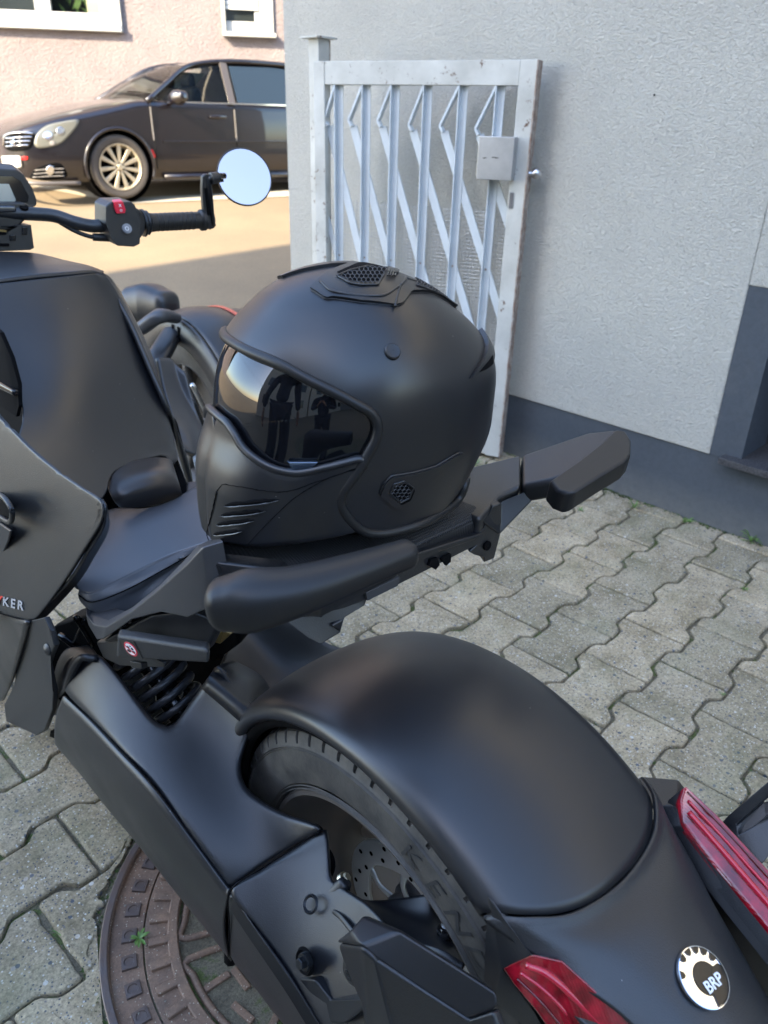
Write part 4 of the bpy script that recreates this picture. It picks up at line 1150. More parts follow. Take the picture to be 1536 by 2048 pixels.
# ================================================================== three-wheeled motorcycle
XC, YA, ZA = -.087, -.045, .295
trike = empty('three_wheeled_motorcycle', (XC, .8, 0), 'matt black three wheeled motorcycle seen from behind its left rear corner', 'motorcycle')
TK = []
def T(o): TK.append(o); return o
def loft(name, path, radii, m, parent=None, up=(0, 0, 1), n=28, e=2.6, caps=5, res=8, twist=0):
    """superelliptic loft with rounded ends; radii = (across, along up) per path point"""
    P = [PT(p) for p in path]; L = len(P)
    K = (L-1)*res+1
    S = [cr(P, (L-1)*k/(K-1)) for k in range(K)]
    rv = [Vector((r[0], r[1], 0)) for r in radii]
    RR = [cr(rv, (L-1)*k/(K-1)) for k in range(K)]
    rings = []
    for k in range(K):
        t = (S[min(k+1, K-1)]-S[max(k-1, 0)]).normalized(); s = t.cross(Vector(up)).normalized(); u = s.cross(t)
        rings.append((S[k], t, s, u, RR[k]))
    out = []
    def ring(c, s, u, a, b):
        r_ = []
        for j in range(n):
            an = 2*math.pi*j/n; cc, ss = math.cos(an), math.sin(an)
            r_.append(c+s*a*math.copysign(abs(cc)**(2/e), cc)+u*b*math.copysign(abs(ss)**(2/e), ss))
        return r_
    c, t, s, u, q = rings[0]; rad = min(q.x, q.y)
    for i in range(caps): an = math.pi/2*(i+.15)/caps; out.append(ring(c-t*rad*.7*math.cos(an), s, u, q.x*(1-.999*(1-math.sin(an))*.6 if i else .25), q.y*(1-(1-math.sin(an))*.6 if i else .25)))
    for c, t, s, u, q in rings: out.append(ring(c, s, u, q.x, q.y))
    c, t, s, u, q = rings[-1]; rad = min(q.x, q.y)
    for i in range(caps-1, -1, -1): an = math.pi/2*(i+.15)/caps; out.append(ring(c+t*rad*.7*math.cos(an), s, u, q.x*(1-(1-math.sin(an))*.6 if i else .25), q.y*(1-(1-math.sin(an))*.6 if i else .25)))
    vs = [v for r_ in out for v in r_]; fs = []
    for i in range(len(out)-1):
        for j in range(n): fs.append((i*n+j, i*n+(j+1) % n, (i+1)*n+(j+1) % n, (i+1)*n+j))
    fs.append(tuple(range(n))); fs.append(tuple(range((len(out)-1)*n, len(out)*n)))
    return mesh(name, vs, fs, m, parent, True)
def mid(*P): return sum((PT(p) for p in P), Vector())/len(P)
def pol(x, r, a): return Vector((x, YA+r*math.sin(R(a)), ZA+r*math.cos(R(a))))
# ---- rear tyre with cut tread blocks
def tyre(name, cx, cy, cz, ro, hw, ri, m, nseg=60, groove=.010):
    prof_ = []   # (x offset, radius, groove weight)
    pts = [(-hw*.86, ri, 0), (-hw*.97, ri+.012, 0), (-hw*1.02, ri+(ro-ri)*.45, 0), (-hw*1.0, ri+(ro-ri)*.72, 0), (-hw*.975, ro-.020, 0), (-hw*.955, ro-.013, 1), (-hw*.92, ro-.0075, 1), (-hw*.80, ro-.003, 1), (-hw*.62, ro-.0012, 1), (-hw*.60, ro-.0012, 0),
           (-hw*.585, ro-.008, 0), (-hw*.50, ro-.008, 0), (-hw*.485, ro, 0), (-hw*.30, ro, .5), (-hw*.10, ro, .5), (-hw*.085, ro-.008, 0), (0, ro-.008, 0)]
    pts = pts+[(-a, b, c) for a, b, c in pts[::-1][1:]]
    sub = [(0, 0), (.035, 1), (.17, 1), (.205, 0), (.6, 0)]
    vs = []; fs = []; n = len(pts); cnt = 0
    for k in range(nseg):
        for f, g in sub:
            a = 2*math.pi*(k+f)/nseg
            for i, (x, r, gw) in enumerate(pts):
                aa = a+(.012 if abs(x) > hw*.7 else 0)-(.02 if abs(x) < hw*.4 else 0)
                rr = r-groove*g*gw*(1 if gw == 1 else (k % 2))
                vs.append(Vector((cx+x, cy+rr*math.sin(aa), cz+rr*math.cos(aa))))
            cnt += 1
    for q in range(cnt):
        for i in range(n-1): fs.append((q*n+i, q*n+i+1, ((q+1) % cnt)*n+i+1, ((q+1) % cnt)*n+i))
    o = mesh(name, vs, fs, m, None, True); sharpen(o, 28); return o
M_tyre = mat('dusty_tyre_rubber', (.032, .032, .032), .6, bump=.5, bscale=260, bdist=.0008, col2=(.10, .092, .08), vscale=22)
ty = T(tyre('rear_tyre', XC, YA, ZA, .292, .100, .208, M_tyre))
tk = []
for r_ in (.2135, .2175, .266, .2685):
    tk.append(lathe('sidewall_rib', [(r_-.0008, -.0005), (r_, .0012), (r_+.0008, -.0005)], (XC-.1005 if r_ > .25 else XC-.0985, YA, ZA), (-1, 0, 0), M_tyre, None, 96))
for i, chx in enumerate('KENDA'):
    a = -14-i*8.5; r_ = .243; p = pol(XC-.1024, r_, a)
    rad_ = (p-Vector((p.x, YA, ZA))).normalized(); tan = Vector((0, -rad_.z, rad_.y))
    tk.append(text('lettering', chx, p, tan, rad_, .036, mat('tyre_letter', (.035, .035, .036), .5) if i == 0 else MATS['tyre_letter'], None, ext=.00015, wscale=1.1, shear=.2))
for i in range(5):
    for j, wd_ in enumerate(['TUBELESS', 'RADIAL']):
        pass
for k in tk: k.parent = ty
# ---- rim, spokes, disc
M_rim = mat('satin_black_rim', (.085, .076, .068), .45)
rim = T(lathe('rear_rim', [(.208, .088), (.211, .092), (.209, .0955), (.203, .0955), (.199, .090), (.192, .075), (.184, .02), (.182, -.05), (.190, -.085), (.207, -.092)], (XC, YA, ZA), (-1, 0, 0), M_rim, None, 96))
rk = []
M_spoke = mat('bronze_grey_spoke', (.30, .26, .22), .5)
rk.append(lathe('hub', [(.0005, .03), (.03, .03), (.045, .02), (.052, -.02), (.04, -.06)], (XC, YA, ZA), (-1, 0, 0), M_alu, None, 40))
for k in range(5):
    a = 20+72*k
    for s_ in (-9, 9):
        rk.append(loft('spoke', [pol(XC+.03, .04, a+s_*.3), pol(XC+.045, .11, a+s_*.8), pol(XC+.05, .186, a+s_*1.5)], [(.012, .016), (.010, .014), (.012, .018)], M_spoke, None, up=(1, 0, 0), res=4))
for k in rk: k.parent = rim
M_disc = mat('brake_disc_steel', (.68, .73, .73), .32, .9)
bmd = bmesh.new()
DX = -.122
def disc_mesh():
    vs = []; fs = []; n = 96
    for x in (DX-.0025, DX+.0025):
        for r_ in (.112, .078):
            for j in range(n): vs.append(pol(x, r_+(.0016*math.cos(6*2*math.pi*j/n) if r_ < .1 else 0), 360*j/n))
    for j in range(n):
        q = (j+1) % n
        fs += [(j, q, n+q, n+j), (2*n+j, 3*n+j, 3*n+q, 2*n+q), (j, 2*n+j, 2*n+q, q), (n+j, n+q, 3*n+q, 3*n+j)]
    return mesh('brake_disc', vs, fs, M_disc, None)
dsc = T(disc_mesh()); bevel(dsc, .0006, 1)
dk = []
me_h = None
for k in range(60):
    rr = (.086, .095, .104)[k % 3]; a = k*12.0+(k % 3)*2
    p = pol(DX-.0028, rr, a)
    if me_h is None:
        o = lathe('drill_hole', [(.0002, 0), (.0026, 0), (.0031, .0003), (.0031, -.0004)], (0, 0, 0), (-1, 0, 0), M_dark, None, 12); me_h = o.data
    else: o = bpy.data.objects.new('drill_hole', me_h); COL.objects.link(o)
    o.location = p; dk.append(o)
for k in range(6):
    dk.append(loft('disc_arm', [pol(DX, .034, 60*k), pol(DX-.001, .058, 60*k+14), pol(DX, .079, 60*k+10)], [(.006, .0022), (.0045, .002), (.006, .002)], M_disc, None, up=(1, 0, 0), res=4, n=10))
dk.append(lathe('disc_carrier', [(.020, .012), (.036, .010), (.040, .003), (.040, -.004), (.02, -.004)], (DX, YA, ZA), (-1, 0, 0), M_alu, None, 36))
for k in dk: k.parent = dsc
bpy.context.view_layer.update()
# ---- rear fender, a shell swept round the axle
def fender(name, m, a0, a1, na=60, dr=0.0, wid=1.0, a1f=None, prof_=None):
    pr = prof_ or [(-.112, .318), (-.119, .321), (-.122, .328), (-.119, .339), (-.108, .349), (-.088, .356), (-.06, .361), (-.03, .364), (0, .365), (.03, .364), (.06, .361), (.088, .354), (.106, .343), (.117, .328), (.120, .312), (.116, .300)]
    P = curve([Vector((x, r_, 0)) for x, r_ in pr], 64)
    vs = []; fs = []
    for i in range(na):
        for p in P:
            e = a1f(p.x) if a1f else a1
            a = a0+(e-a0)*i/(na-1)
            lip = 1-min(1, max(0, (.36-p.y)/.04))*.0
            u_ = max(0, (a+38)/130); w_ = max(0, min(1, (p.y-.318)/.045)); rr = p.y+dr-.010*w_*w_*(3-2*w_)*min(1, u_*3)**2*.8-.030*u_*u_-.012*u_**4
            vs.append(pol(XC+p.x*wid*(1-max(0, a-40)*.0022), rr, a))
    n = len(P)
    for i in range(na-1):
        for j in range(n-1): fs.append((i*n+j, i*n+j+1, (i+1)*n+j+1, (i+1)*n+j))
    o = mesh(name, vs, fs, m, None, True); solid(o, .003, -1); return o
def seam(x): u = x/.12; return -38.5+7.5*abs(u)**2.6
fe = T(fender('rear_fender', M_matte, 92, -38, 80, a1f=seam))
t_ = T(fender('inner_fender', M_dark, 95, -60, 30, dr=-.012, wid=.93))
# faint parting line of the fender above the left light
P = [pol(XC-.118+.02*math.sin(math.pi*u/10), .343-.0*u, -26-1.0*u) for u in range(11)]
# ---- tail panel behind the seam
def tail():
    rows = []
    U = [-1, -.93, -.8, -.5, 0, .5, .8, .93, 1]
    SX = [.121, .118, .108, .088, 0, .088, .108, .118, .121]
    # stations behind the seam: (y of centre, z of centre, half width, edge drop)
    st_ = [(-.312, .566, .090, .016), (-.345, .550, .076, .014), (-.385, .528, .066, .014), (-.43, .500, .056, .014), (-.48, .46, .05, .02)]
    def seamrow(dr, da):
        r0 = []
        for u in U:
            x = .121*u
            rr = .366-.010*abs(u)**2-.022*abs(u)**7
            r0.append(pol(XC+x, rr+dr, seam(x)-da))
        return r0
    rows.append(seamrow(-.004, .2)); rows.append(seamrow(.0005, .5)); rows.append(seamrow(.0002, 2.5))
    for y, z, hw, dp in st_:
        rows.append([Vector((XC+hw*u, y+.012*abs(u)**2, z-dp*abs(u)**2.5)) for u in U])
    return grid('tail_panel', rows, M_coarse, None, nu=50, nv=60, thick=.003)
T(tail())
# ---- emblem with letters
LC = PT((1405, 1955, -.087)); 
LN = Vector((0, .42, .9)).normalized(); LN = Vector((-.03, -.42, .90)).normalized()
LC = PP(1405, 1955, Vector((XC, -.345, .5515)), LN)
LYd = (Vector((-.35, .9, 0))).normalized(); LXd = LYd.cross(LN).normalized(); LYd = LN.cross(LXd)
EX = (PP(1460, 1935, LC, LN)-PP(1400, 1985, LC, LN)).normalized()      # reading direction of the letters
EY = LN.cross(EX).normalized()
M_chrome = mat('emblem_chrome', (.82, .83, .86), .12, 1)
ER = .0235
em = T(lathe('emblem', [(.0003, .0004), (ER-.0012, .0004), (ER-.0008, .0016), (ER, .0014), (ER+.0006, -.001)], LC+LN*.001, LN, M_chrome, None, 64, sharp=50))
ek = []
ek.append(lathe('emblem_field', [(.0003, .0012), (.0125, .0011), (.0129, .0004)], LC+LN*.0012+EX*.0022-EY*.002, LN, M_gloss, None, 48))
def epol(r_, a): return EX*r_*math.cos(R(a))+EY*r_*math.sin(R(a))
ek.append(slab('emblem_field', [LC+LN*.0014+q for q in [epol(.0128, 8), epol(.0205, 4), epol(.0222, -4), epol(.0222, -20), epol(.0222, -36), epol(.0222, -52), epol(.0222, -68), epol(.0222, -84), epol(.0222, -100), epol(.0125, -96), epol(.006, -40)]], LN*.0012, M_gloss, None, .0002, 1))
for a in (20, 43, 65, 88, 112, 150):                       # gear notches along the upper left rim
    a = R(a); d = EX*math.cos(a)+EY*math.sin(a); q = LN.cross(d)
    c0 = LC+LN*.0022
    ek.append(slab('emblem_notch', [c0+d*.0224-q*.0034, c0+d*.0224+q*.0034, c0+d*.0186+q*.0022, c0+d*.0172, c0+d*.0186-q*.0022], -LN*.0012, M_gloss, None, 0))
ek.append(text('lettering', 'BRP', LC+LN*.0030+EX*.0045-EY*.0075, EX, EY, .0125, M_white, None, ext=.0002, bold=.0003, wscale=.98))
for k in ek: k.parent = em
# ---- tail lights
def mk_red():
    m, t, b = tree_mat('red_lens'); L = t.links
    g = N(t, 'ShaderNodeNewGeometry'); wv = N(t, 'ShaderNodeTexWave', Scale=160.0, Distortion=1.0); L.new(g.outputs['Position'], wv.inputs['Vector'])
    n1 = N(t, 'ShaderNodeTexNoise', Scale=60.0, Detail=3.0); L.new(g.outputs['Position'], n1.inputs['Vector'])
    c = ramp(t, n1.outputs['Fac'], [(.35, (.12, .003, .006)), (.65, (.34, .006, .018))]); L.new(c, b.inputs['Base Color'])
    b.inputs['Roughness'].default_value = .06; b.inputs['Coat Weight'].default_value = 1; b.inputs['Coat Roughness'].default_value = .03
    bumpn(t, b, wv.outputs['Fac'], .12, .0006); return m
M_red = mk_red()
M_redd = mat('red_lens_dark', (.10, .004, .008), .12, coat=1, coat_r=.05)
M_redl = mat('red_light_pipe', (.45, .01, .03), .12, coat=1, coat_r=.03)
def light(sgn):
    if sgn < 0:
        A = [PT(p) for p in [(1003, 1940, -.208), (1062, 1913, -.197), (1122, 1926, -.183), (1262, 2052, -.156), (1330, 2110, -.150)]]
        B = [PT((1003, 1940, -.208)), PT((1025, 1972, -.2085)), PT((1068, 2024, -.206)), PT((1105, 2075, -.200)), PT((1190, 2160, -.19))]
    else:
        A = [PT(p) for p in [(1362, 1646, .028), (1375, 1662, .024), (1440, 1745, .010), (1536, 1862, -.006), (1600, 1940, -.015)]]
        B = [PT(p) for p in [(1360, 1604, .040), (1368, 1574, .050), (1432, 1634, .050), (1536, 1746, .038), (1610, 1825, .030)]]
    return A, B
for sgn in (-1, 1):
    A, B = light(sgn)
    A = [a_+Vector((sgn*.0, -.001, .004)) for a_ in A]; B = [b_+Vector((sgn*.0, -.001, .004)) for b_ in B]
    loop_ = A+B[::-1]
    if sgn < 0: loop_ = A+B[::-1][:-1]
    nrm = Vector((sgn*.45, -.35, .8)).normalized()
    base = slab('tail_light_housing', [p-nrm*.0045 for p in loop_], -nrm*.02, M_plast, None, .001, 2)
    T(base)
    lens = T(slab('tail_light', loop_, -nrm*.010, M_red, None, .0018, 3))
    kk = []
    for f, w_, m_ in ((.35, .0030, M_redl), (.62, .0016, M_redl), (.82, .0010, M_redd)):
        pa = [A[i+1].lerp(B[min(i+1, 4)], f)+nrm*.0012 for i in range(0, 4)]
        if sgn > 0: pa = [A[i].lerp(B[i], f)+nrm*.0012 for i in range(1, 5)]
        kk.append(tube('light_pipe', pa, w_, m_, None, n=8))
    for k in kk: k.parent = lens
# ---- faceted trim between fender and lights
def facets(name, V, F, m, parent=None, bev=.0015):
    o = mesh(name, [PT(v) for v in V], F, m, parent); bevel(o, bev, 2, 12); return o
T(facets('tail_trim', [(978, 1797, -.205), (1012, 1826, -.192), (1062, 1888, -.186), (1120, 1925, -.184), (1062, 1912, -.197), (1002, 1938, -.208), (968, 1955, -.203), (985, 2000, -.206), (1060, 2060, -.206), (1110, 2100, -.200), (1100, 2140, -.19), (1068, 2024, -.2055)], [(0, 1, 2, 4), (2, 3, 4), (0, 4, 5), (0, 5, 6), (6, 5, 7), (7, 5, 11, 8), (8, 11, 9), (8, 9, 10)], M_coarse))
T(facets('tail_trim', [(1264, 1563, .035), (1284, 1554, .048), (1356, 1560, .075), (1372, 1580, .055), (1357, 1600, .042), (1352, 1612, .036), (1362, 1652, .024), (1335, 1656, .020), (1300, 1610, .026), (1536, 1868, -.012), (1536, 1905, -.018), (1600, 1990, -.03), (1600, 1940, -.02)], [(0, 1, 2, 5, 8), (2, 3, 4, 5), (5, 6, 7, 8), (6, 9, 10, 7), (9, 12, 11, 10)], M_coarse))
T(slab('tail_side', [pol(XC+.10, .31, -33), Vector((.015, -.42, .50)), Vector((.02, -.45, .44)), Vector((.03, -.3, .42)), pol(XC+.115, .30, -45)], (.012, 0, 0), M_plast, None, .002))
T(slab('tail_side', [pol(XC-.118, .31, -34), Vector((XC-.07, -.46, .49)), Vector((XC-.07, -.46, .42)), Vector((XC-.11, -.30, .40))], (.010, 0, 0), M_plast, None, .002))
# ---- number plate bracket arm seen at the right edge
q1 = [(1440, 1640, .10), (1470, 1628, .105), (1536, 1565, .14), (1600, 1510, .17)]
T(slab('plate_bracket', [(1438, 1655, .085), (1460, 1628, .09), (1540, 1560, .12), (1620, 1490, .15), (1620, 1530, .15), (1540, 1592, .12), (1496, 1630, .10), (1474, 1648, .09), (1478, 1668, .085), (1508, 1652, .10), (1620, 1560, .14), (1620, 1600, .14), (1528, 1725, .08), (1500, 1738, .07)], (0, .004, -.012), M_coarse, None, .003))
# ---- swingarm
CREASE = [(130, 1380, -.330), (180, 1436, -.326), (240, 1500, -.321), (300, 1564, -.316), (345, 1622, -.311), (382, 1672, -.306), (410, 1712, -.302), (432, 1742, -.299), (446, 1760, -.297), (458, 1778, -.296)]
INNER = [(196, 1312, -.290), (243, 1358, -.276), (308, 1440, -.265), (352, 1449, -.250), (418, 1352, -.207), (515, 1425, -.185), (482, 1530, -.213), (512, 1592, -.215), (565, 1624, -.213), (642, 1657, -.200)]
SAO = [(130, 1382), (124, 1344), (136, 1318), (160, 1308), (200, 1311), (243, 1357), (275, 1398), (308, 1438), (330, 1450), (350, 1447), (385, 1398), (418, 1352), (438, 1331), (470, 1372), (515, 1425), (496, 1476), (482, 1530), (490, 1568), (515, 1594), (565, 1624), (643, 1657), (590, 1692), (520, 1738), (459, 1779), (432, 1742), (382, 1672), (300, 1564), (240, 1500), (180, 1436)]
ctl = CREASE+INNER+[(440, 1335, -.180), (300, 1490, -.294), (420, 1600, -.272), (480, 1680, -.268), (430, 1480, -.238)]
sa = T(sheet('swingarm', SAO, ctl, 3, M_arm, step=10, thick=.012, roll=11, depth=.010))
# front knuckle of the arm
T(grid('swingarm_front', [[(128, 1378, -.330), (140, 1340, -.322), (160, 1310, -.308), (196, 1311, -.288)], [(112, 1400, -.325), (118, 1340, -.31), (140, 1300, -.29), (185, 1296, -.27)], [(108, 1430, -.31), (108, 1350, -.28), (130, 1300, -.26), (175, 1290, -.24)]], M_arm, None, nu=20, nv=14, thick=.01))
# cross member running to the right side in front of the wheel
T(grid('swingarm_bridge', [[(418, 1352, -.207), (440, 1330, -.17), (470, 1320, -.12)], [(470, 1400, -.2), (500, 1370, -.16), (530, 1360, -.11)], [(515, 1425, -.186), (535, 1440, -.15), (560, 1440, -.11)]], M_arm, None, nu=16, nv=16, thick=.02))
# lower cover: from the crease over a rounded belly to the bottom edge
LOW = [[(126, 1392, -.333), (112, 1432, -.340), (109, 1482, -.332), (118, 1500, -.29)],
       [(180, 1444, -.329), (152, 1486, -.338), (155, 1540, -.326), (175, 1560, -.285)],
       [(240, 1508, -.324), (208, 1556, -.334), (212, 1612, -.319), (232, 1632, -.28)],
       [(300, 1573, -.319), (270, 1630, -.328), (273, 1685, -.311), (292, 1700, -.27)],
       [(380, 1680, -.309), (345, 1732, -.318), (352, 1785, -.302), (372, 1800, -.26)],
       [(445, 1768, -.300), (408, 1810, -.309), (415, 1862, -.297), (435, 1880, -.255)],
       [(457, 1781, -.298), (446, 1848, -.304), (456, 1914, -.294), (475, 1930, -.25)]]
T(grid('swingarm_cover', LOW, M_plast, None, nu=22, nv=90, thick=.004))
# ---- final drive housing behind the cross seam
HTO = [(461, 1783), (520, 1741), (590, 1696), (645, 1659), (656, 1668), (659, 1710), (658, 1758), (676, 1768), (700, 1784), (735, 1802), (728, 1828), (700, 1862), (668, 1886), (632, 1888), (602, 1922), (604, 1960), (640, 2050), (680, 2120), (640, 2050), (588, 1966), (520, 1868)]
HTO = [(461, 1783), (520, 1741), (590, 1696), (645, 1659), (656, 1668), (660, 1710), (664, 1756), (684, 1772), (712, 1790), (745, 1815), (775, 1860), (775, 1960), (775, 2060), (760, 2120), (690, 2120), (640, 2046), (588, 1964), (520, 1866)]
hc = [(461, 1783, -.297), (520, 1741, -.262), (590, 1696, -.228), (645, 1659, -.199), (658, 1758, -.203), (735, 1802, -.208), (760, 1900, -.235), (668, 1886, -.255), (588, 1964, -.291), (640, 2046, -.288), (700, 2100, -.280), (520, 1866, -.295), (770, 2060, -.262), (600, 1820, -.250)]
T(sheet('final_drive_housing', HTO, hc, 2, M_arm, step=10, thick=.012, roll=8, depth=.008))
HSO = [(461, 1912), (457, 1850), (459, 1786), (520, 1868), (588, 1966), (640, 2048), (700, 2130), (660, 2150), (570, 2052), (513, 1980)]
T(sheet('final_drive_side', HSO, [(461, 1912, -.293), (459, 1850, -.299), (461, 1786, -.297), (520, 1868, -.2955), (588, 1966, -.291), (640, 2048, -.288), (570, 2052, -.286), (513, 1980, -.290), (540, 1950, -.294)], 2, M_plast, step=10, thick=.012, roll=6, depth=.006))
T(tube('housing_seam', [(456, 1914, -.2945), (459, 1850, -.3005), (460, 1784, -.298), (520, 1738, -.2625), (588, 1696, -.2285), (643, 1658, -.2)], .0008, M_dark, None, n=6))
T(tube('seam_backing', [(462, 1918, -.276), (464, 1850, -.280), (464, 1788, -.278), (520, 1742, -.244), (588, 1700, -.212), (640, 1664, -.186)], .010, M_dark, None, n=8))
T(tube('seam_backing', [(130, 1392, -.314), (180, 1444, -.310), (240, 1508, -.305), (300, 1572, -.300), (382, 1680, -.290), (458, 1782, -.279)], .010, M_dark, None, n=8))
# upper housing web reaching behind the disc
T(grid('axle_housing', [[(655, 1770, -.20), (690, 1800, -.215), (720, 1850, -.225)], [(735, 1800, -.175), (770, 1830, -.19), (800, 1880, -.205)], [(840, 1790, -.150), (850, 1840, -.165), (880, 1900, -.19)], [(862, 1782, -.140), (890, 1850, -.15), (930, 1930, -.18)]], M_arm, None, nu=24, nv=30, thick=.012))
def bolt(p, r, m, axis=(-1, 0, .35), hexa=True, parent=None, h=.006):
    x, y, z = frame(axis); p = PT(p); vs = []; n = 6
    o1 = lathe('bolt', [(.0003, 0), (r*1.45, 0), (r*1.5, -.001), (r*1.5, -h)], p, z, m, None, 24)
    for hh, rr in ((h, r*.9), (h*.85, r), (0, r)):
        for j in range(n): a = R(60*j); vs.append(p+z*hh+(x*math.cos(a)+y*math.sin(a))*rr)
    fs = [tuple(range(6))]+[(k*6+j, k*6+(j+1) % 6, (k+1)*6+(j+1) % 6, (k+1)*6+j) for k in range(2) for j in range(6)]
    o2 = mesh('bolt_head', vs, fs, m); o2.parent = o1
    return o1
M_blkbolt = mat('black_bolt', (.03, .032, .035), .2, .6)
T(lathe('bolt_pocket', [(.0003, -.001), (.010, -.001), (.0125, .0015), (.015, -.002)], PT((608, 1924, -.278)), (-1, 0, .35), M_dark, None, 30))
T(bolt((606, 1925, -.283), .0062, M_blkbolt))
T(lathe('bolt_boss', [(.006, .002), (.0105, .002), (.0135, .0), (.0145, -.006), (.0145, -.03)], PT((706, 1944, -.276)), (-1, -.1, .35), M_plast, None, 36))
T(bolt((706, 1944, -.2765), .0056, M_blkbolt))
T(lathe('recess', [(.0003, 0), (.016, 0), (.020, .002), (.0235, -.002)], PT((634, 1726, -.2045)), (-.8, -.3, .5), M_dark, None, 30))
T(bolt((640, 1690, -.200), .005, M_blkbolt, (-.6, -.2, .7)))
T(bolt((690, 1757, -.205), .0052, M_zinc, (.5, -.5, .7), h=.005)); T(bolt((655, 1760, -.19), .004, M_zinc, (.5, -.5, .7), h=.004))
T(loft('bolt_lug', [(672, 1790, -.218), (688, 1768, -.21)], [(.012, .012), (.008, .008)], M_arm, None, up=(-1, 0, 0)))
# cast marks and rib on the housing
T(lathe('cast_ring', [(.0065, -.001), (.0085, .0012), (.0105, -.001)], PT((620, 1808, -.2475)), (-.7, 0, .7), M_arm, None, 32))
T(loft('cast_rib', [(655, 1815, -.232), (680, 1832, -.233), (705, 1862, -.236)], [(.003, .002)]*3, M_arm, None, up=(-.7, 0, .7)))
T(slab('housing_step', [(578, 1955, -.287), (600, 2048, -.290), (690, 2048, -.280), (740, 2010, -.268), (735, 1998, -.267), (660, 2000, -.276), (628, 1960, -.280)], (.03, 0, -.01), M_arm, None, .004))
# ---- support arm to the tail
SP_ = [(672, 1884, -.292), (700, 1862, -.287), (727, 1830, -.270), (800, 1862, -.262), (900, 1925, -.248), (992, 1985, -.232), (997, 2008, -.234), (985, 2022, -.238), (936, 2040, -.250), (840, 1978, -.268), (748, 1916, -.287), (722, 1893, -.292)]
T(slab('tail_support', SP_, (.012, .01, -.022), M_arm, None, .0035, 3))
T(slab('tail_support_side', [(748, 1918, -.288), (840, 1979, -.269), (936, 2041, -.251), (985, 2024, -.239), (1010, 2090, -.24), (880, 2110, -.26), (790, 2080, -.283), (765, 2000, -.288)], (.010, 0, -.004), M_coarse, None, .003))
T(slab('tail_support_front', [(676, 1888, -.292), (722, 1895, -.293), (748, 1918, -.289), (768, 2000, -.289), (790, 2085, -.285), (740, 2100, -.28), (720, 2000, -.278), (688, 1925, -.279)], (.012, 0, -.006), M_arm, None, .004))
# ---- brake caliper
T(loft('brake_caliper', [(855, 1905, -.175), (885, 1882, -.165), (898, 1862, -.160)], [(.009, .009), (.0105, .0105), (.010, .010)], M_alu, None, up=(0, 0, 1)))
T(lathe('caliper_cap', [(.0005, .002), (.0085, .002), (.0095, 0), (.0095, -.008)], PT((893, 1857, -.162)), (.3, .3, .9), M_gloss, None, 24))
T(slab('caliper_body', [(885, 1905, -.172), (905, 1868, -.160), (925, 1890, -.158), (934, 1918, -.160), (915, 1940, -.168)], (.016, 0, -.01), M_alu, None, .003))
T(slab('caliper_body', [(925, 1930, -.168), (955, 1905, -.158), (985, 1960, -.165), (985, 2010, -.185), (950, 1975, -.178)], (.02, 0, -.01), M_alu, None, .005))
T(slab('pad_carrier', [(852, 1782, -.142), (862, 1778, -.138), (905, 1822, -.134), (940, 1868, -.134), (944, 1888, -.136), (934, 1884, -.140), (925, 1855, -.142), (890, 1820, -.142)], (.006, 0, 0), mat('cadmium_steel', (.30, .31, .31), .5, .8, bump=1, bscale=350, bdist=.001), None, .001))
# ---- grey side shield in front of the wheel on the right
T(grid('side_shield', [[(440, 1335, -.13), (480, 1260, -.03), (560, 1230, .02)], [(490, 1400, -.12), (560, 1330, -.01), (640, 1280, .04)], [(560, 1440, -.11), (640, 1370, 0), (694, 1300, .05)]], mat('grey_plastic', (.045, .043, .042), .5, bump=.3, bscale=900, bdist=.0004), None, nu=24, nv=24, thick=.006))
adopt(trike, TK); TK = []
# ================================================================== seats, rack, handles, bodywork, handlebar, front wheel
def rowz(z, *pts): return [(x, y, 'z', z) for x, y in pts]
M_seat = mat('seat_leatherette', (.060, .066, .078), .38, spec=1, bump=.3, bscale=1300, bdist=.0005)  # base colour lifted to blue-grey: sky sheen on black leatherette, put into the colour
# ---- pillion pad
def mk_rib():
    m, t, b = tree_mat('ribbed_pad_fabric'); L = t.links
    g = N(t, 'ShaderNodeNewGeometry'); wv = N(t, 'ShaderNodeTexWave', Scale=150.0, Distortion=.25); wv.bands_direction = 'Y'; L.new(g.outputs['Position'], wv.inputs['Vector'])
    w2 = N(t, 'ShaderNodeTexWave', Scale=110.0); w2.bands_direction = 'X'; L.new(g.outputs['Position'], w2.inputs['Vector'])
    mm = N(t, 'ShaderNodeMath', operation='MULTIPLY'); L.new(wv.outputs['Fac'], mm.inputs[0]); L.new(w2.outputs['Fac'], mm.inputs[1])
    b.inputs['Base Color'].default_value = (.009, .009, .010, 1); b.inputs['Roughness'].default_value = .5
    bumpn(t, b, mm.outputs[0], .9, .0012); return m
M_rib = mk_rib()
PZT = .787
def pad():
    # outline in plan on the pad plane, front-left corner first, clockwise seen from above
    FLc = PZ(424, 1078, PZT); RLc = PZ(640, 1160, PZT-.012); RRc = PZ(984, 1012, PZT-.006); FRc = Vector((.035, .245, PZT))
    return FLc, RLc, RRc, FRc
FLc, RLc, RRc, FRc = pad()
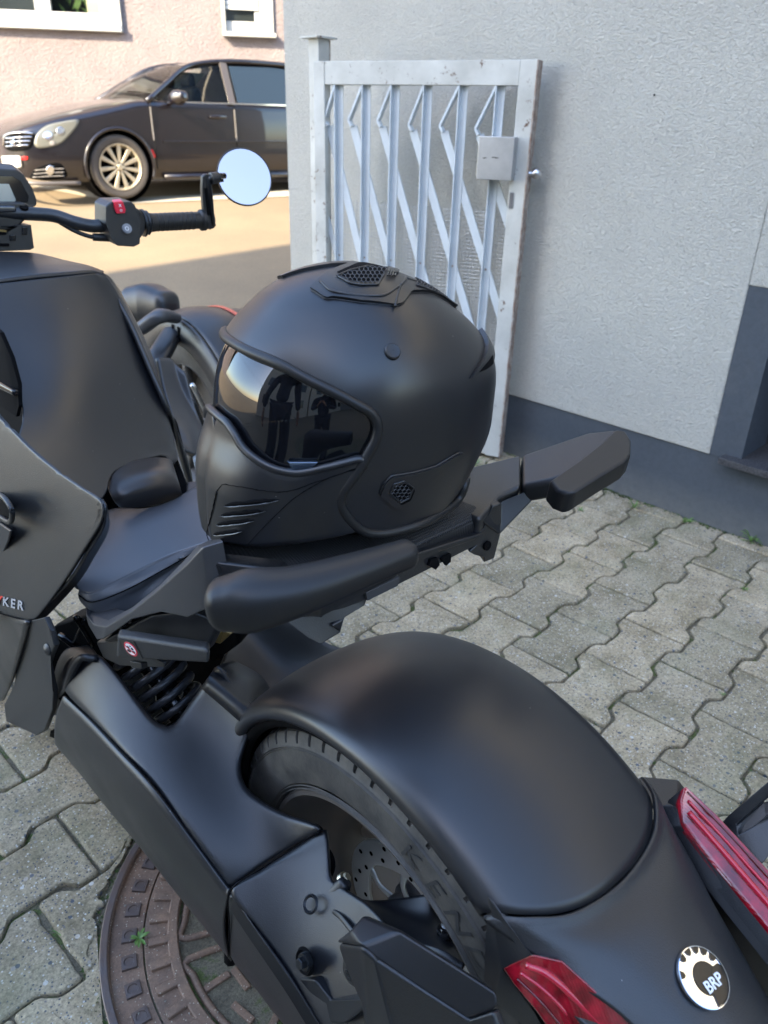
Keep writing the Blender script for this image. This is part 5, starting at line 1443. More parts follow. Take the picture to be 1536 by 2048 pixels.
def quadgrid(name, A, B, C, D, hgt, m, n=22, rnd=.012, crown=.006, thick=.035):
    """cushion over the quad A front-left, B rear-left, C rear-right, D front-right"""
    vs = []; fs = []
    def q(u, v): return (A*(1-u)+D*u)*(1-v)+(B*(1-u)+C*u)*v
    steps = [(-1, -thick), (-1, -rnd), (-.7, -rnd*.35), (0, 0)]
    U = [0, .004, .02, .06]+[.06+.88*k/12 for k in range(1, 12)]+[.94, .98, .996, 1]
    for i, u in enumerate(U):
        for j, v in enumerate(U):
            e = min(min(u, 1-u)/.06, 1); f = min(min(v, 1-v)/.06, 1)
            d = (1-e)**2.2+(1-f)**2.2
            p = q(u, v)+Vector((0, 0, -rnd*min(1.6, d)+crown*math.sin(math.pi*u)*math.sin(math.pi*v))); vs.append(p)
    n_ = len(U)
    for i in range(n_-1):
        for j in range(n_-1): fs.append((i*n_+j, i*n_+j+1, (i+1)*n_+j+1, (i+1)*n_+j))
    ring = [i*n_ for i in range(n_)]+[(n_-1)*n_+j for j in range(1, n_)]+[i*n_+n_-1 for i in range(n_-2, -1, -1)]+[j for j in range(n_-2, 0, -1)]
    c = sum((vs[k] for k in ring), Vector())/len(ring)
    b0 = len(vs)
    for k in ring: p = vs[k]; vs.append(p+Vector((0, 0, -thick))+(c-p).normalized()*-.0)
    L_ = len(ring)
    for k in range(L_): fs.append((ring[k], ring[(k+1) % L_], b0+(k+1) % L_, b0+k))
    fs.append(tuple(range(b0, b0+L_)))
    o = mesh(name, vs, fs, m, None, True); return o
T(quadgrid('pillion_pad', FLc, RLc, RRc, FRc, 0, M_rib, thick=.026))
# ---- rack under the pad
fz = PZT-.04
T(slab('rack_plate', [FLc+Vector((.01, -.01, -.035)), RLc+Vector((.0, .005, -.03)), RRc+Vector((-.005, .005, -.036)), FRc+Vector((-.01, -.01, -.035))], (0, 0, -.012), M_plast, None, .003))
T(slab('rack_front_pod', [(418, 1122, -.262), (440, 1124, -.255), (560, 1138, -.215), (575, 1160, -.215), (520, 1166, -.232), (425, 1162, -.262)], (.02, .02, -.006), mat('satin_black', (.012, .012, .013), .25), None, .004))
RY = RLc.y
def rp(px, py, dy=0): return PY(px, py, RY-.006+dy)
T(slab('rack_fascia', [rp(600, 1196), rp(700, 1150), rp(760, 1142), rp(960, 1064), rp(985, 1040, .0), rp(978, 1078), rp(930, 1102), rp(888, 1118), rp(760, 1188), rp(690, 1216), rp(610, 1236)], (.004, .022, 0), M_coarse, None, .003))
T(slab('rack_lip', [rp(700, 1168, -.004), rp(830, 1108, -.004), rp(968, 1066, -.004), rp(950, 1080, -.004), rp(870, 1108, -.004), rp(715, 1186, -.004)], (0, .012, 0), M_plast, None, .002))
for q in ([(858, 1132), (862, 1120), (876, 1116), (880, 1130), (872, 1140)], [(884, 1120), (888, 1114), (903, 1108), (902, 1124), (893, 1132)]):
    T(slab('rack_notch', [rp(x, y, -.0045) for x, y in q], (0, .004, 0), M_dark, None, .0005))
T(slab('rack_grille', [rp(732, 1186, -.005), rp(800, 1154, -.005), rp(796, 1172, -.005), rp(735, 1202, -.005)], (0, .004, 0), M_net, None, .0005))
# hooks that hang from the rack
T(slab('rack_hook', [rp(560, 1234, .02), rp(600, 1200, .02), rp(735, 1196, 0), rp(730, 1212, 0), rp(690, 1236, 0), rp(662, 1252, 0), rp(682, 1250, 0), rp(682, 1266, 0), rp(642, 1290, 0), rp(618, 1278, .005)], (.012, .02, 0), M_coarse, None, .002))
T(slab('rack_hook', [rp(938, 1104, 0), rp(955, 1088, 0), rp(985, 1012, 0), rp(1002, 1006, -.002), rp(1003, 1060, 0), rp(988, 1118, 0), rp(968, 1126, 0), rp(968, 1116, 0), rp(948, 1110, 0)], (.012, .025, 0), M_coarse, None, .002))
T(lathe('hook_pin', [(.0003, 0), (.006, 0), (.006, -.02)], rp(976, 1092, -.003), (0, -1, .1), M_dark, None, 20))
# ---- handle arms
def ar(px, py, z): return PZ(px, py, z)
T(slab('handle_arm', [ar(880, 1005, .778), ar(930, 935, .782), ar(985, 922, .79), ar(1042, 908, .805), ar(1042, 972, .795), ar(1000, 992, .787), ar(960, 1040, .776)], (.004, .006, -.030), M_coarse, None, .006, 4))
T(slab('handle_arm', [ar(1045, 908, .8055), ar(1110, 886, .822), ar(1180, 862, .845), ar(1235, 856, .862), ar(1215, 900, .850), ar(1150, 945, .825), ar(1098, 962, .810), ar(1045, 972, .7955)], (.004, .006, -.030), M_coarse, None, .007, 4))
T(slab('handle_gusset', [ar(962, 1040, .772), ar(1003, 1003, .778), ar(1098, 964, .796), ar(1080, 985, .785), ar(1000, 1068, .742)], (.006, .012, -.012), M_plast, None, .002))
T(slab('handle_arm', [ar(440, 1135, .765), ar(520, 1150, .775), ar(500, 1185, .80), ar(430, 1195, .80), ar(418, 1165, .785)], (.01, .015, -.022), M_coarse, None, .005))
# ---- rubber grips at the ends of the arms
zl = .862
gl = loft('grab_handle', [ar(452, 1207, .855), ar(505, 1200, .858), ar(600, 1180, .862), ar(720, 1140, .866), ar(812, 1108, .868)], [(.020, .0195), (.0225, .0225), (.019, .0175), (.0150, .0135), (.0115, .0115)], M_rubber, None, e=2.7); T(gl)
gr = slab('grab_handle', [ar(1098, 962, .840), ar(1150, 926, .850), ar(1204, 884, .862), ar(1230, 858, .868), ar(1252, 861, .868), ar(1263, 880, .866), ar(1262, 908, .862), ar(1250, 922, .858), ar(1200, 952, .850), ar(1150, 984, .842), ar(1134, 988, .839), ar(1113, 980, .838)], (.002, .004, -.026), M_rubber, None, .0085, 5); T(gr)
T(slab('handle_web', [ar(640, 1195, .845), ar(760, 1150, .852), ar(800, 1150, .846), ar(640, 1235, .822), ar(600, 1232, .82)], (.01, .02, -.008), M_plast, None, .002))
# ---- rider seat
SEAT = [[(158, 1179, .600), (186, 1187, .602), (250, 1153, .618), (323, 1115, .637), (396, 1092, .655), (450, 1075, .665)],
        [(140, 1150, .606), (190, 1150, .612), (258, 1115, .624), (330, 1085, .640), (410, 1060, .656), (465, 1045, .666)],
        [(133, 1122, .608), (194, 1104, .617), (262, 1075, .628), (338, 1050, .640), (418, 1025, .655), (470, 1010, .665)],
        [(163, 1062, .610), (208, 1052, .620), (272, 1044, .630), (345, 1022, .640), (420, 990, .652), (470, 975, .660)],
        [(180, 1036, .606), (228, 1012, .620), (290, 1020, .626), (340, 1004, .632), (374, 978, .638), (430, 955, .645)]]
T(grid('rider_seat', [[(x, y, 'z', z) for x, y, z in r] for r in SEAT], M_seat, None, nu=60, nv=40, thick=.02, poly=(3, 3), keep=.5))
SS = [[(158, 1180, .599), (186, 1188, .601), (250, 1154, .617), (323, 1116, .636), (396, 1094, .654)],
      [(156, 1190, .590), (186, 1203, .590), (250, 1180, .604), (323, 1141, .624), (392, 1102, .648)],
      [(160, 1202, .575), (190, 1222, .572), (250, 1200, .588), (320, 1155, .612), (385, 1112, .640)],
      [(174, 1217, .560), (214, 1234, .560), (262, 1217, .574), (316, 1176, .600), (370, 1124, .632)]]
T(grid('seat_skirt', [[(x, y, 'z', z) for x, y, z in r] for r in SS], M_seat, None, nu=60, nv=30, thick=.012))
T(tube('seat_seam', [(x, y, 'z', z) for x, y, z in [(158, 1191, .5915), (186, 1204, .5915), (250, 1181, .6055), (323, 1142, .6255), (392, 1103, .6495)]], .0010, M_dark, None, n=8))
T(slab('seat_tab', [(130, 1120, 'z', .606), (164, 1134, 'z', .606), (160, 1154, 'z', .590), (132, 1152, 'z', .590)], (.02, .02, -.002), M_plast, None, .003))
T(slab('seat_shoulder', [(368, 998, 'z', .634), (372, 962, 'z', .642), (430, 955, 'z', .642), (430, 1010, 'z', .64)], (.01, .01, -.03), M_plast, None, .006))
# ---- grey trim panel that carries the seat and sweeps up to the pad
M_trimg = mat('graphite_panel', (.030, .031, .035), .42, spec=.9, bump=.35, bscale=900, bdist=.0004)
TU = [(171, 1214), (180, 1228), (218, 1240), (264, 1215), (318, 1172), (366, 1123), (396, 1090), (440, 1078)]
TM = [(172, 1228), (188, 1250), (212, 1254), (264, 1222), (317, 1179), (376, 1126), (405, 1094), (445, 1082)]
TLo = [(176, 1250), (194, 1280), (206, 1279), (263, 1240), (322, 1225), (375, 1236), (420, 1215), (470, 1215)]
xs = [-.292, -.297, -.299, -.290, -.282, -.272, -.262, -.245]
V = [(x, y, v+.010) for (x, y), v in zip(TU, xs)]+[(x, y, v-.004) for (x, y), v in zip(TM, xs)]+[(x, y, v-.004) for (x, y), v in zip(TLo, xs)]
V = [PT(v) for v in V]
V += [v+Vector((.03, .02, -.004)) for v in V[16:24]]+[v+Vector((.03, .02, -.01)) for v in V[0:8]]
F = [(i, i+1, 9+i, 8+i) for i in range(7)]+[(8+i, 9+i, 17+i, 16+i) for i in range(7)]+[(16+i, 17+i, 25+i, 24+i) for i in range(7)]+[(i, i+1, 33+i, 32+i) for i in range(7)]+[(0, 8, 16, 24, 32)]
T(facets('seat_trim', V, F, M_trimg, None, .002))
T(slab('subframe_plate', [(205, 1282, -.296), (300, 1232, -.284), (372, 1222, -.268), (440, 1248, -.240), (410, 1308, -.232), (330, 1300, -.245), (250, 1290, -.27)], (.02, .01, 0), M_arm, None, .004))
T(slab('subframe_plate', [(192, 1285, -.29), (235, 1282, -.29), (240, 1310, -.285), (330, 1325, -.262), (330, 1336, -.262), (240, 1332, -.28), (206, 1316, -.288)], (.02, .01, 0), M_plast, None, .003))
T(slab('brass_bracket', [(423, 1270, -.20), (445, 1262, -.19), (462, 1268, -.185), (440, 1288, -.19), (428, 1285, -.20)], (.01, .004, 0), mat('dull_brass', (.20, .14, .05), .5, .6), None, .001))
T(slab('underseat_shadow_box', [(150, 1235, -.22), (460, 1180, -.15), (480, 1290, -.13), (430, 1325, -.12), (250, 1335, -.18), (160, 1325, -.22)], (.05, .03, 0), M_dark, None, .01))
# ---- folded foot peg with its round warning sticker
FA, FB, FC_, FD = PT((234, 1272, -.312)), PT((418, 1300, -.268)), PT((418, 1329, -.268)), PT((232, 1318, -.312))
peg = T(slab('foot_peg', [FA, FB, FC_, FD], (.012, .020, -.004), mat('rubber_block', (.022, .023, .025), .5, bump=.8, bscale=500, bdist=.0008), None, .005, 4))
fu = (FB-FA).normalized(); fn = fu.cross((FA-FD).normalized()).normalized()
if fn.dot(CAM-FA) < 0: fn = -fn
sc_ = PP(263, 1297, FA, fn)+fn*.0012
fv = fn.cross(fu).normalized()
if fv.z < 0: fv = -fv
sticker = []
sticker.append(slab('sticker', [sc_+fu*a-fn*.0006+fv*b for a, b in [(-.013, .0125), (.0135, .0125), (.0135, -.0125), (-.013, -.0125)]], fn*.0004, mat('black_label', (.02, .02, .02), .3), None, 0))
sticker.append(lathe('sticker_ring', [(.0003, .0004), (.0102, .0004), (.0106, 0)], sc_, fn, mat('label_red', (.62, .04, .06), .4), None, 40))
sticker.append(lathe('sticker_face', [(.0003, .0006), (.0084, .0006), (.0086, .0003)], sc_, fn, M_white, None, 40))
def blob(c, a, b, n=20): return [c+fu*a*math.cos(2*math.pi*k/n)+fv*b*math.sin(2*math.pi*k/n) for k in range(n)]
for (dx, dy, a, b) in [(-.0022, .0028, .0022, .0022), (-.0036, -.0022, .0034, .0022), (.0042, .0012, .0019, .0019), (.0040, -.0034, .0026, .0020), (.0030, .0052, .0012, .0010)]:
    sticker.append(slab('sticker_figure', blob(sc_+fu*dx+fv*dy+fn*.0007, a, b), fn*.0002, MATS['black_label'], None, 0))
for s_ in (-1, 1) [:1]:
    d1 = (fu*.7-fv*.7).normalized(); d2 = fn.cross(d1)
    sticker.append(slab('sticker_bar', [sc_+fn*.0011+d1*a+d2*b for a, b in [(-.009, -.0008), (.009, -.0008), (.009, .0008), (-.009, .0008)]], fn*.0002, MATS['label_red'], None, 0))
bpy.context.view_layer.update()
for k in sticker: k.parent = peg
T(slab('peg_bracket', [(258, 1322, -.296), (283, 1326, -.29), (284, 1338, -.288), (262, 1336, -.294)], (.012, .01, -.01), M_plast, None, .002))
# ---- shock absorber
SA, SB = PT((296, 1322, -.225)), PT((372, 1440, -.205))
sh = T(lathe('damper', [(.0003, .0), (.020, .0), (.020, .05), (.017, .055), (.017, .13), (.012, .135), (.012, .2)], SB, SA-SB, M_gloss, None, 36))
ax = (SA-SB); Ln = ax.length; x_, y_, z_ = frame(ax); hel = []
turns = 6.6; nn = 180
for k in range(nn):
    a = 2*math.pi*turns*k/nn; hel.append(SB+z_*(Ln*1.25*k/nn-.005)+(x_*math.cos(a)+y_*math.sin(a))*.039)
sp = tube('coil_spring', hel, .0060, mat('spring_powder_coat', (.025, .025, .027), .32), None, n=12, spline=False); sp.parent = sh
cy = lathe('damper_rod', [(.008, 0), (.008, .03)], SB+(x_*.0)+z_*.005, ax, M_steel, None, 24); cy.parent = sh
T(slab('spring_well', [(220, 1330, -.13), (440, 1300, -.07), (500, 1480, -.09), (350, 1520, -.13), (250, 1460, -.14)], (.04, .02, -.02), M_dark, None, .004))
# ---- tank cover
TKO = [(-40, 572), (0, 567), (100, 556), (200, 547), (222, 562), (246, 602), (272, 660), (300, 728), (323, 790), (341, 850), (352, 898), (356, 918), (347, 928), (330, 911), (300, 916), (240, 936), (220, 956), (214, 982), (196, 998), (142, 976), (92, 938), (38, 894), (46, 835), (38, 780), (18, 710), (0, 664), (-40, 606)]
tc_ = [(-30, 580, -.212), (0, 585, -.196), (48, 700, -.190), (88, 800, -.194), (112, 872, -.206), (10, 665, -.214), (44, 800, -.228), (60, 870, -.238), (100, 560, -.100), (50, 562, -.148), (160, 700, -.088), (205, 800, -.088), (245, 900, -.100), (150, 552, -.05), (200, 552, -.006), (262, 655, .004), (318, 790, .012), (346, 885, .022), (190, 970, -.200), (150, 940, -.218), (225, 930, -.14), (300, 850, -.03), (230, 720, -.03), (110, 660, -.135), (140, 800, -.150), (170, 890, -.172)]
T(sheet('tank_cover', TKO, tc_, 2, M_matte, step=12, thick=.005, roll=26, depth=.016, rollmask=lambda x, y: x > 200 and y < 905, bumps=((170, 760, 170, .040),)))
TOP = [[(-60, 510, -.22), (0, 502, -.17), (70, 500, -.11), (140, 520, -.05), (180, 532, -.02), (208, 545, .004)],
       [(-60, 540, -.23), (0, 532, -.185), (70, 532, -.12), (140, 532, -.06), (180, 538, -.03), (206, 546, .0)],
       [(-60, 568, -.235), (0, 557, -.193), (70, 549, -.13), (140, 543, -.07), (180, 541, -.035), (204, 545, -.01)]]
TOPp = [[(-80, 505, 1.12), (0, 503, 1.12), (70, 506, 1.12), (130, 520, 1.12), (175, 530, 1.10), (208, 542, 1.03)],
       [(-70, 535, 1.03), (0, 528, 1.04), (70, 524, 1.05), (140, 528, 1.04), (180, 534, 1.02), (207, 544, .995)],
       [(-60, 571, .94), (0, 559, .945), (70, 550, .95), (140, 544, .955), (180, 541, .96), (205, 546, .965)]]
T(grid('tank_top', [[(a, b, 'y', c) for a, b, c in r] for r in TOPp], M_matte, None, nu=50, nv=24, thick=.01))
T(slab('tank_gap', [(-60, 585, 'y', .955), (0, 572, 'y', .965), (200, 550, 'y', .985), (200, 540, 'y', 1.0), (0, 552, 'y', .985)], (0, .03, -.01), M_dark, None, .002))
# right-hand flank seen past the cover
T(grid('right_flank', [[(205, 545, .005), (222, 556, .02), (240, 580, .045)], [(262, 640, .018), (285, 670, .04), (300, 700, .065)], [(305, 735, .022), (322, 770, .045), (332, 800, .08)], [(340, 820, .03), (362, 880, .05), (378, 925, .07)], [(352, 895, .045), (372, 960, .05), (392, 1010, .05)]], M_plast, None, nu=20, nv=50, thick=.01))
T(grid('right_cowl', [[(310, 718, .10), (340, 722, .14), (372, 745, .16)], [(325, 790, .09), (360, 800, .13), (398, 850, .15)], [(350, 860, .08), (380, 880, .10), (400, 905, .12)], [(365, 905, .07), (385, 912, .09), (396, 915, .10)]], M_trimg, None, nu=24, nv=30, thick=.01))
# filler nub below the cover
NB = [[(212, 965, 'y', .64), (225, 938, 'y', .66), (260, 925, 'y', .68), (310, 915, 'y', .68), (340, 918, 'y', .67), (350, 945, 'y', .65)],
      [(218, 985, 'y', .60), (240, 962, 'y', .60), (270, 950, 'y', .605), (320, 940, 'y', .605), (348, 945, 'y', .60), (360, 980, 'y', .60)],
      [(228, 1005, 'y', .59), (245, 992, 'y', .575), (275, 985, 'y', .572), (325, 972, 'y', .572), (358, 975, 'y', .575), (368, 1000, 'y', .59)],
      [(238, 1015, 'y', .60), (250, 1012, 'y', .59), (280, 1018, 'y', .585), (325, 1012, 'y', .585), (360, 1002, 'y', .59), (370, 1008, 'y', .60)]]
T(grid('console_lump', NB, mat('satin_brown_black', (.026, .023, .022), .33, bump=.2, bscale=800, bdist=.0003), None, nu=50, nv=30, thick=.01, poly=(3, 2), keep=.25))
T(slab('console_gap', [(190, 1000, 'y', .66), (215, 930, 'y', .72), (350, 900, 'y', .74), (385, 990, 'y', .66), (360, 1030, 'y', .66), (200, 1050, 'y', .64)], (0, .04, -.02), M_dark, None, .004))
# ---- left side panels
SPA, SPB, SPC = PX(200, 1020, -.272), PX(0, 850, -.300), PX(40, 1235, -.349)
SPN = (SPB-SPA).cross(SPC-SPA).normalized()
def sp_(px, py, lift=0): return PP(px, py, SPA+SPN*0, SPN)+((CAM-SPA).normalized()*lift)
SPO = [(-60, 786), (0, 835), (60, 895), (110, 937), (160, 972), (192, 992), (205, 1004), (208, 1024), (202, 1048), (172, 1096), (142, 1144), (112, 1188), (84, 1224), (66, 1242), (40, 1237), (0, 1226), (-60, 1208)]
T(sheet('side_panel', SPO, [sp_(*q) for q in [(-60, 800), (0, 840), (200, 1010), (40, 1235), (-60, 1200), (170, 1090)]]+[sp_(80, 1050, .006), sp_(0, 1000, .006), sp_(60, 960, .004)], 2, M_coarse, step=12, thick=.008, roll=5, depth=.004))
T(tube('side_panel_seam', [sp_(-60, 1209, -.002), sp_(0, 1227, -.002), sp_(40, 1238, -.002), sp_(64, 1243, -.002)], .0012, M_dark, None, n=6))
T(grid('side_panel_edge', [[sp_(200, 998, -.012), sp_(208, 1010, -.05)], [sp_(204, 1046, -.010), sp_(212, 1060, -.05)], [sp_(172, 1102, -.008), sp_(182, 1118, -.05)], [sp_(142, 1152, -.008), sp_(152, 1166, -.05)], [sp_(86, 1214, -.008), sp_(98, 1226, -.05)], [sp_(54, 1240, -.004), sp_(70, 1252, -.04)]], M_plast, None, nu=8, nv=40, thick=.004))
# dark cut-out in the far left panel and rounded recess edges
T(slab('knee_recess', [(-40, 630, -.243), (0, 665, -.240), (22, 715, -.238), (36, 768, -.240), (37, 812, -.248), (32, 834, -.252), (0, 812, -.256), (-40, 780, -.258)], (.006, .0, .0), M_dark, None, .001))
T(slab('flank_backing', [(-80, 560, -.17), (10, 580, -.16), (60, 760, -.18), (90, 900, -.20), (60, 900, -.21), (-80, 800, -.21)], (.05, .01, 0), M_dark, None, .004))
T(loft('recess_roll', [(-40, 735, -.240), (0, 765, -.246), (30, 785, -.249)], [(.014, .012), (.010, .008), (.005, .005)], M_gloss, None))
T(slab('foot_recess', [(-40, 985, -.328), (0, 985, -.335), (14, 1002, -.3355), (24, 1022, -.336), (20, 1042, -.3365), (0, 1030, -.3365), (-40, 1010, -.335)], (.004, 0, 0), M_dark, None, .002))
T(slab('foot_recess', [(-30, 1035, -.338), (0, 1048, -.338), (20, 1062, -.338), (16, 1080, -.339), (0, 1120, -.341), (-30, 1160, -.342)], (.004, 0, 0), mat('blue_black_inner', (.012, .014, .02), .35), None, .002))
T(loft('recess_ring', [(-10, 985, -.340), (10, 998, -.340), (24, 1022, -.3395), (20, 1044, -.340), (0, 1034, -.341)], [(.0035, .0035)]*5, M_plast, None))
# lower body left of the swingarm
T(grid('lower_panel', [[(-60, 1215, -.352), (0, 1228, -.352), (55, 1245, -.350)], [(-60, 1300, -.350), (0, 1310, -.352), (40, 1300, -.350)], [(-60, 1375, -.345), (0, 1385, -.346), (18, 1378, -.344)], [(-60, 1400, -.34), (0, 1402, -.34), (10, 1398, -.338)]], M_plast, None, nu=20, nv=24, thick=.006))
FL = [(60, 1242, -.345), (88, 1235, -.340), (100, 1262, -.340), (108, 1292, -.340), (100, 1312, -.340), (94, 1330, -.340), (106, 1385, -.338), (104, 1420, -.337), (88, 1462, -.335), (72, 1471, -.335), (12, 1443, -.338), (8, 1410, -.339), (28, 1370, -.340), (38, 1300, -.342)]
T(slab('mud_flap', FL, (.008, .0, -.001), mat('flap_plastic', (.018, .019, .021), .45, bump=.3, bscale=900, bdist=.0004), None, .0035, 3))
T(lathe('rivet', [(.0003, .004), (.0045, .0035), (.0085, .001), (.009, -.002)], PT((94, 1299, -.3425)), (-1, -.2, .3), M_plast, None, 24))
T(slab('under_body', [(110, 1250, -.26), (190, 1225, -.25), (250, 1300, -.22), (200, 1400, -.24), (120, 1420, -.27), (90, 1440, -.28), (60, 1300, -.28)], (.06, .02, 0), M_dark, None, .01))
T(slab('chassis_link', [(100, 1462, -.31), (150, 1478, -.30), (150, 1492, -.30), (98, 1474, -.31)], (.01, 0, 0), M_dark, None, .002))
for (a, b, r_) in [((150, 1232, -.27), (185, 1290, -.25), .004), ((120, 1270, -.27), (200, 1330, -.24), .006), ((170, 1240, -.26), (140, 1300, -.26), .003)]:
    T(tube('frame_tube', [a, b], r_, M_gloss, None, n=10, res=4))
T(lathe('hose_clamp', [(.004, -.005), (.006, -.004), (.006, .004), (.004, .005)], PT((155, 1238, -.262)), (1, .3, .5), M_blkbolt, None, 16))
# model lettering on the side panel
LT = [PX(x, y, v) for x, y, v in [(-38, 1186, -.3462), (46, 1210, -.3440)]]
ldir_ = (LT[1]-LT[0]).normalized(); lup = (PX(5, 1170, -.342)-PX(12, 1205, -.345)).normalized()
M_sil = mat('silver_print', (.42, .42, .43), .4, .3)
ldir_ = (sp_(44, 1211.7)-sp_(6, 1202.3)).normalized(); lup = SPN.cross(ldir_).normalized(); lup = lup if lup.z > 0 else -lup
_pitch = (sp_(25.5, 1207.1)-sp_(11, 1203.5)).length; _lw = _pitch/.0150
for k, chx in enumerate('KER'):
    p = sp_(11+14.5*k, 1203.5+3.6*k, .004); T(text('lettering', chx, p, ldir_, lup, .0195, M_sil, None, ext=.0003, bold=.0004, shear=.2, wscale=_lw))
T(text('lettering', 'Y', sp_(-3, 1200, .004), ldir_, lup, .019, mat('label_red2', (.7, .05, .03), .4), None, ext=.0003, bold=.0008, shear=.3, wscale=_lw))
# ---- front right wheel and fender
WX, WY, WZ = .52, 1.66, .30
T(tyre('front_tyre', WX+.04, WY, WZ, .288, .072, .20, M_tyre, 60))
T(lathe('front_rim', [(.0003, -.02), (.05, -.02), (.06, -.03), (.17, -.035), (.19, .05), (.2, .065), (.203, .06)], (WX+.04, WY, WZ), (-1, 0, 0), M_rim, None, 60))
for k in range(5):
    a = 72*k+10; T(loft('front_spoke', [Vector((WX-.005, WY+r_*math.sin(R(a)), WZ+r_*math.cos(R(a)))) for r_ in (.04, .11, .19)], [(.014, .014), (.010, .012), (.014, .014)], M_rim, None, up=(1, 0, 0), res=4))
def ffender(name, m, r0, x0, x1, a0, a1, dr=0, crown=.012):
    vs = []; fs = []; na, nx = 50, 14
    for i in range(na):
        a = a0+(a1-a0)*i/(na-1)
        for j in range(nx):
            u = j/(nx-1); r_ = r0+crown*math.sin(math.pi*u)+dr
            vs.append(Vector((x0+(x1-x0)*u, WY+r_*math.sin(R(a)), WZ+r_*math.cos(R(a)))))
    for i in range(na-1):
        for j in range(nx-1): fs.append((i*nx+j, i*nx+j+1, (i+1)*nx+j+1, (i+1)*nx+j))
    o = mesh(name, vs, fs, m, None, True); solid(o, .004, 1); return o
T(ffender('front_fender', M_matte, .350, WX-.035, WX+.125, 60, -75))
T(ffender('fender_stripe', mat('orange_red_stripe', (.55, .10, .05), .4), .3565, WX+.118, WX+.130, 50, -60, crown=0))
T(ffender('fender_outer', M_matte, .338, WX+.13, WX+.20, 50, -60, crown=.004))
# inner side plate of the fender with its slots
vs = []; fs = []
na = 44
for i in range(na):
    a = 55-(125)*i/(na-1)
    for r_, x in ((.350, WX-.037), (.346, WX-.044), (.278, WX-.048), (.270, WX-.044)): vs.append(Vector((x, WY+r_*math.sin(R(a)), WZ+r_*math.cos(R(a)))))
for i in range(na-1):
    for j in range(3): fs.append((i*4+j, i*4+j+1, (i+1)*4+j+1, (i+1)*4+j))
o = T(mesh('fender_side', vs, fs, M_plast, None, True)); solid(o, .004, 0)
for a in (2, -4.5): T(loft('fender_slot', [Vector((WX-.0505, WY+r_*math.sin(R(a)), WZ+r_*math.cos(R(a)))) for r_ in (.295, .328)], [(.005, .002)]*2, M_dark, None, up=(-1, 0, 0), res=3, n=10))
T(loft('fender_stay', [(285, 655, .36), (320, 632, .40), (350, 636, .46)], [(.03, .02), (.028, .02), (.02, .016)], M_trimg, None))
T(loft('fender_bracket', [Vector((WX-.05, WY+.02, .60)), Vector((WX-.13, WY-.05, .56)), Vector((WX-.25, WY-.1, .46))], [(.03, .02), (.035, .02), (.035, .03)], M_plast, None))
# rounded side pod above the fender
T(loft('side_pod', [(272, 610, .50), (300, 608, .53), (330, 612, .55)], [(.055, .062), (.062, .066), (.050, .050)], M_matte, None, e=3, up=(0, .3, 1)))
T(slab('pod_cap', [(262, 576, .52), (300, 572, .54), (318, 574, .56), (325, 582, .57), (300, 580, .54), (262, 584, .52)], (.01, 0, -.01), M_gloss, None, .002))
# suspension bits behind the right-hand cowl
for a, b, r_, m_ in [((375, 850, .3), (425, 842, .42), .008, M_alu), ((385, 800, .32), (420, 880, .38), .006, M_blkbolt), ((380, 905, .28), (430, 880, .4), .010, M_gloss), ((385, 770, .34), (410, 820, .42), .007, M_steel)]:
    T(tube('suspension_arm', [a, b], r_, m_, None, n=12, res=4))
T(lathe('ball_joint', [(.0003, .012), (.012, .010), (.016, 0), (.012, -.01)], PT((405, 848, .38)), (-1, -1, .4), M_steel, None, 20))
T(grid('belly_pan', [[(385, 915, .06), (400, 900, .16)], [(395, 960, .05), (405, 985, .12)], [(402, 1000, .04), (410, 1020, .1)]], mat('pale_grey_pan', (.30, .33, .34), .4), None, nu=8, nv=12, thick=.01))
adopt(trike, TK); TK = []
# ---- handlebar
BY = 1.10
def hb(px, py, y=BY): return PY(px, py, y)
bar_ = T(tube('handlebar', [hb(-60, 425, 1.16), hb(0, 425, 1.16), hb(70, 428, 1.15), hb(110, 432, 1.14), hb(150, 445, 1.12), hb(185, 452, 1.11), hb(215, 450, 1.105), hb(300, 444), hb(405, 440, 1.09)], .0125, M_gloss, None, n=20)); bar_.data.materials[0] = M_plast
T(tube('cable', [hb(112, 440, 1.14), hb(150, 462, 1.12), hb(185, 474, 1.11), hb(222, 476, 1.105)], .0042, M_rubber, None, n=10))
T(tube('cable_boot', [hb(186, 474, 1.108), hb(222, 476, 1.103)], .0075, M_rubber, None, n=14))
gx = (hb(400, 441)-hb(300, 444)).normalized()
ga = hb(283, 446, 1.098); gb_ = hb(410, 440, 1.09); gl_ = (gb_-ga).length
grp = T(lathe('grip', [(.0126, 0), (.026, .000), (.027, .004), (.0225, .008), (.024, .012), (.019, .016), (.0175, .03), (.0178, gl_*.5), (.017, gl_-.014), (.0215, gl_-.010), (.0215, gl_-.002), (.018, gl_)], ga, gb_-ga, M_rubber, None, 40))
for k in range(9):
    o = lathe('grip_groove', [(.0176, 0), (.0183, .0015), (.0176, .003)], ga+(gb_-ga)*(.22+.07*k), gb_-ga, M_rubber, None, 30); o.parent = grp
sw = T(slab('switch_housing', [hb(212, 412, 1.07), hb(222, 404, 1.07), hb(262, 403, 1.07), hb(270, 410, 1.07), hb(282, 438, 1.07), hb(280, 488, 1.07), hb(268, 494, 1.07), hb(236, 492, 1.07), hb(222, 478, 1.07), hb(220, 460, 1.07), hb(212, 450, 1.07)], (0, .055, .004), M_coarse, None, .006, 4))
swk = []
M_redsw = mat('red_switch', (.75, .02, .05), .3, coat=.5)
swk.append(slab('rocker_switch', [hb(229, 404, 1.064), hb(246, 403, 1.064), hb(252, 420, 1.064), hb(250, 427, 1.064), hb(234, 428, 1.064), hb(230, 416, 1.064)], (0, .012, .004), M_redsw, None, .002))
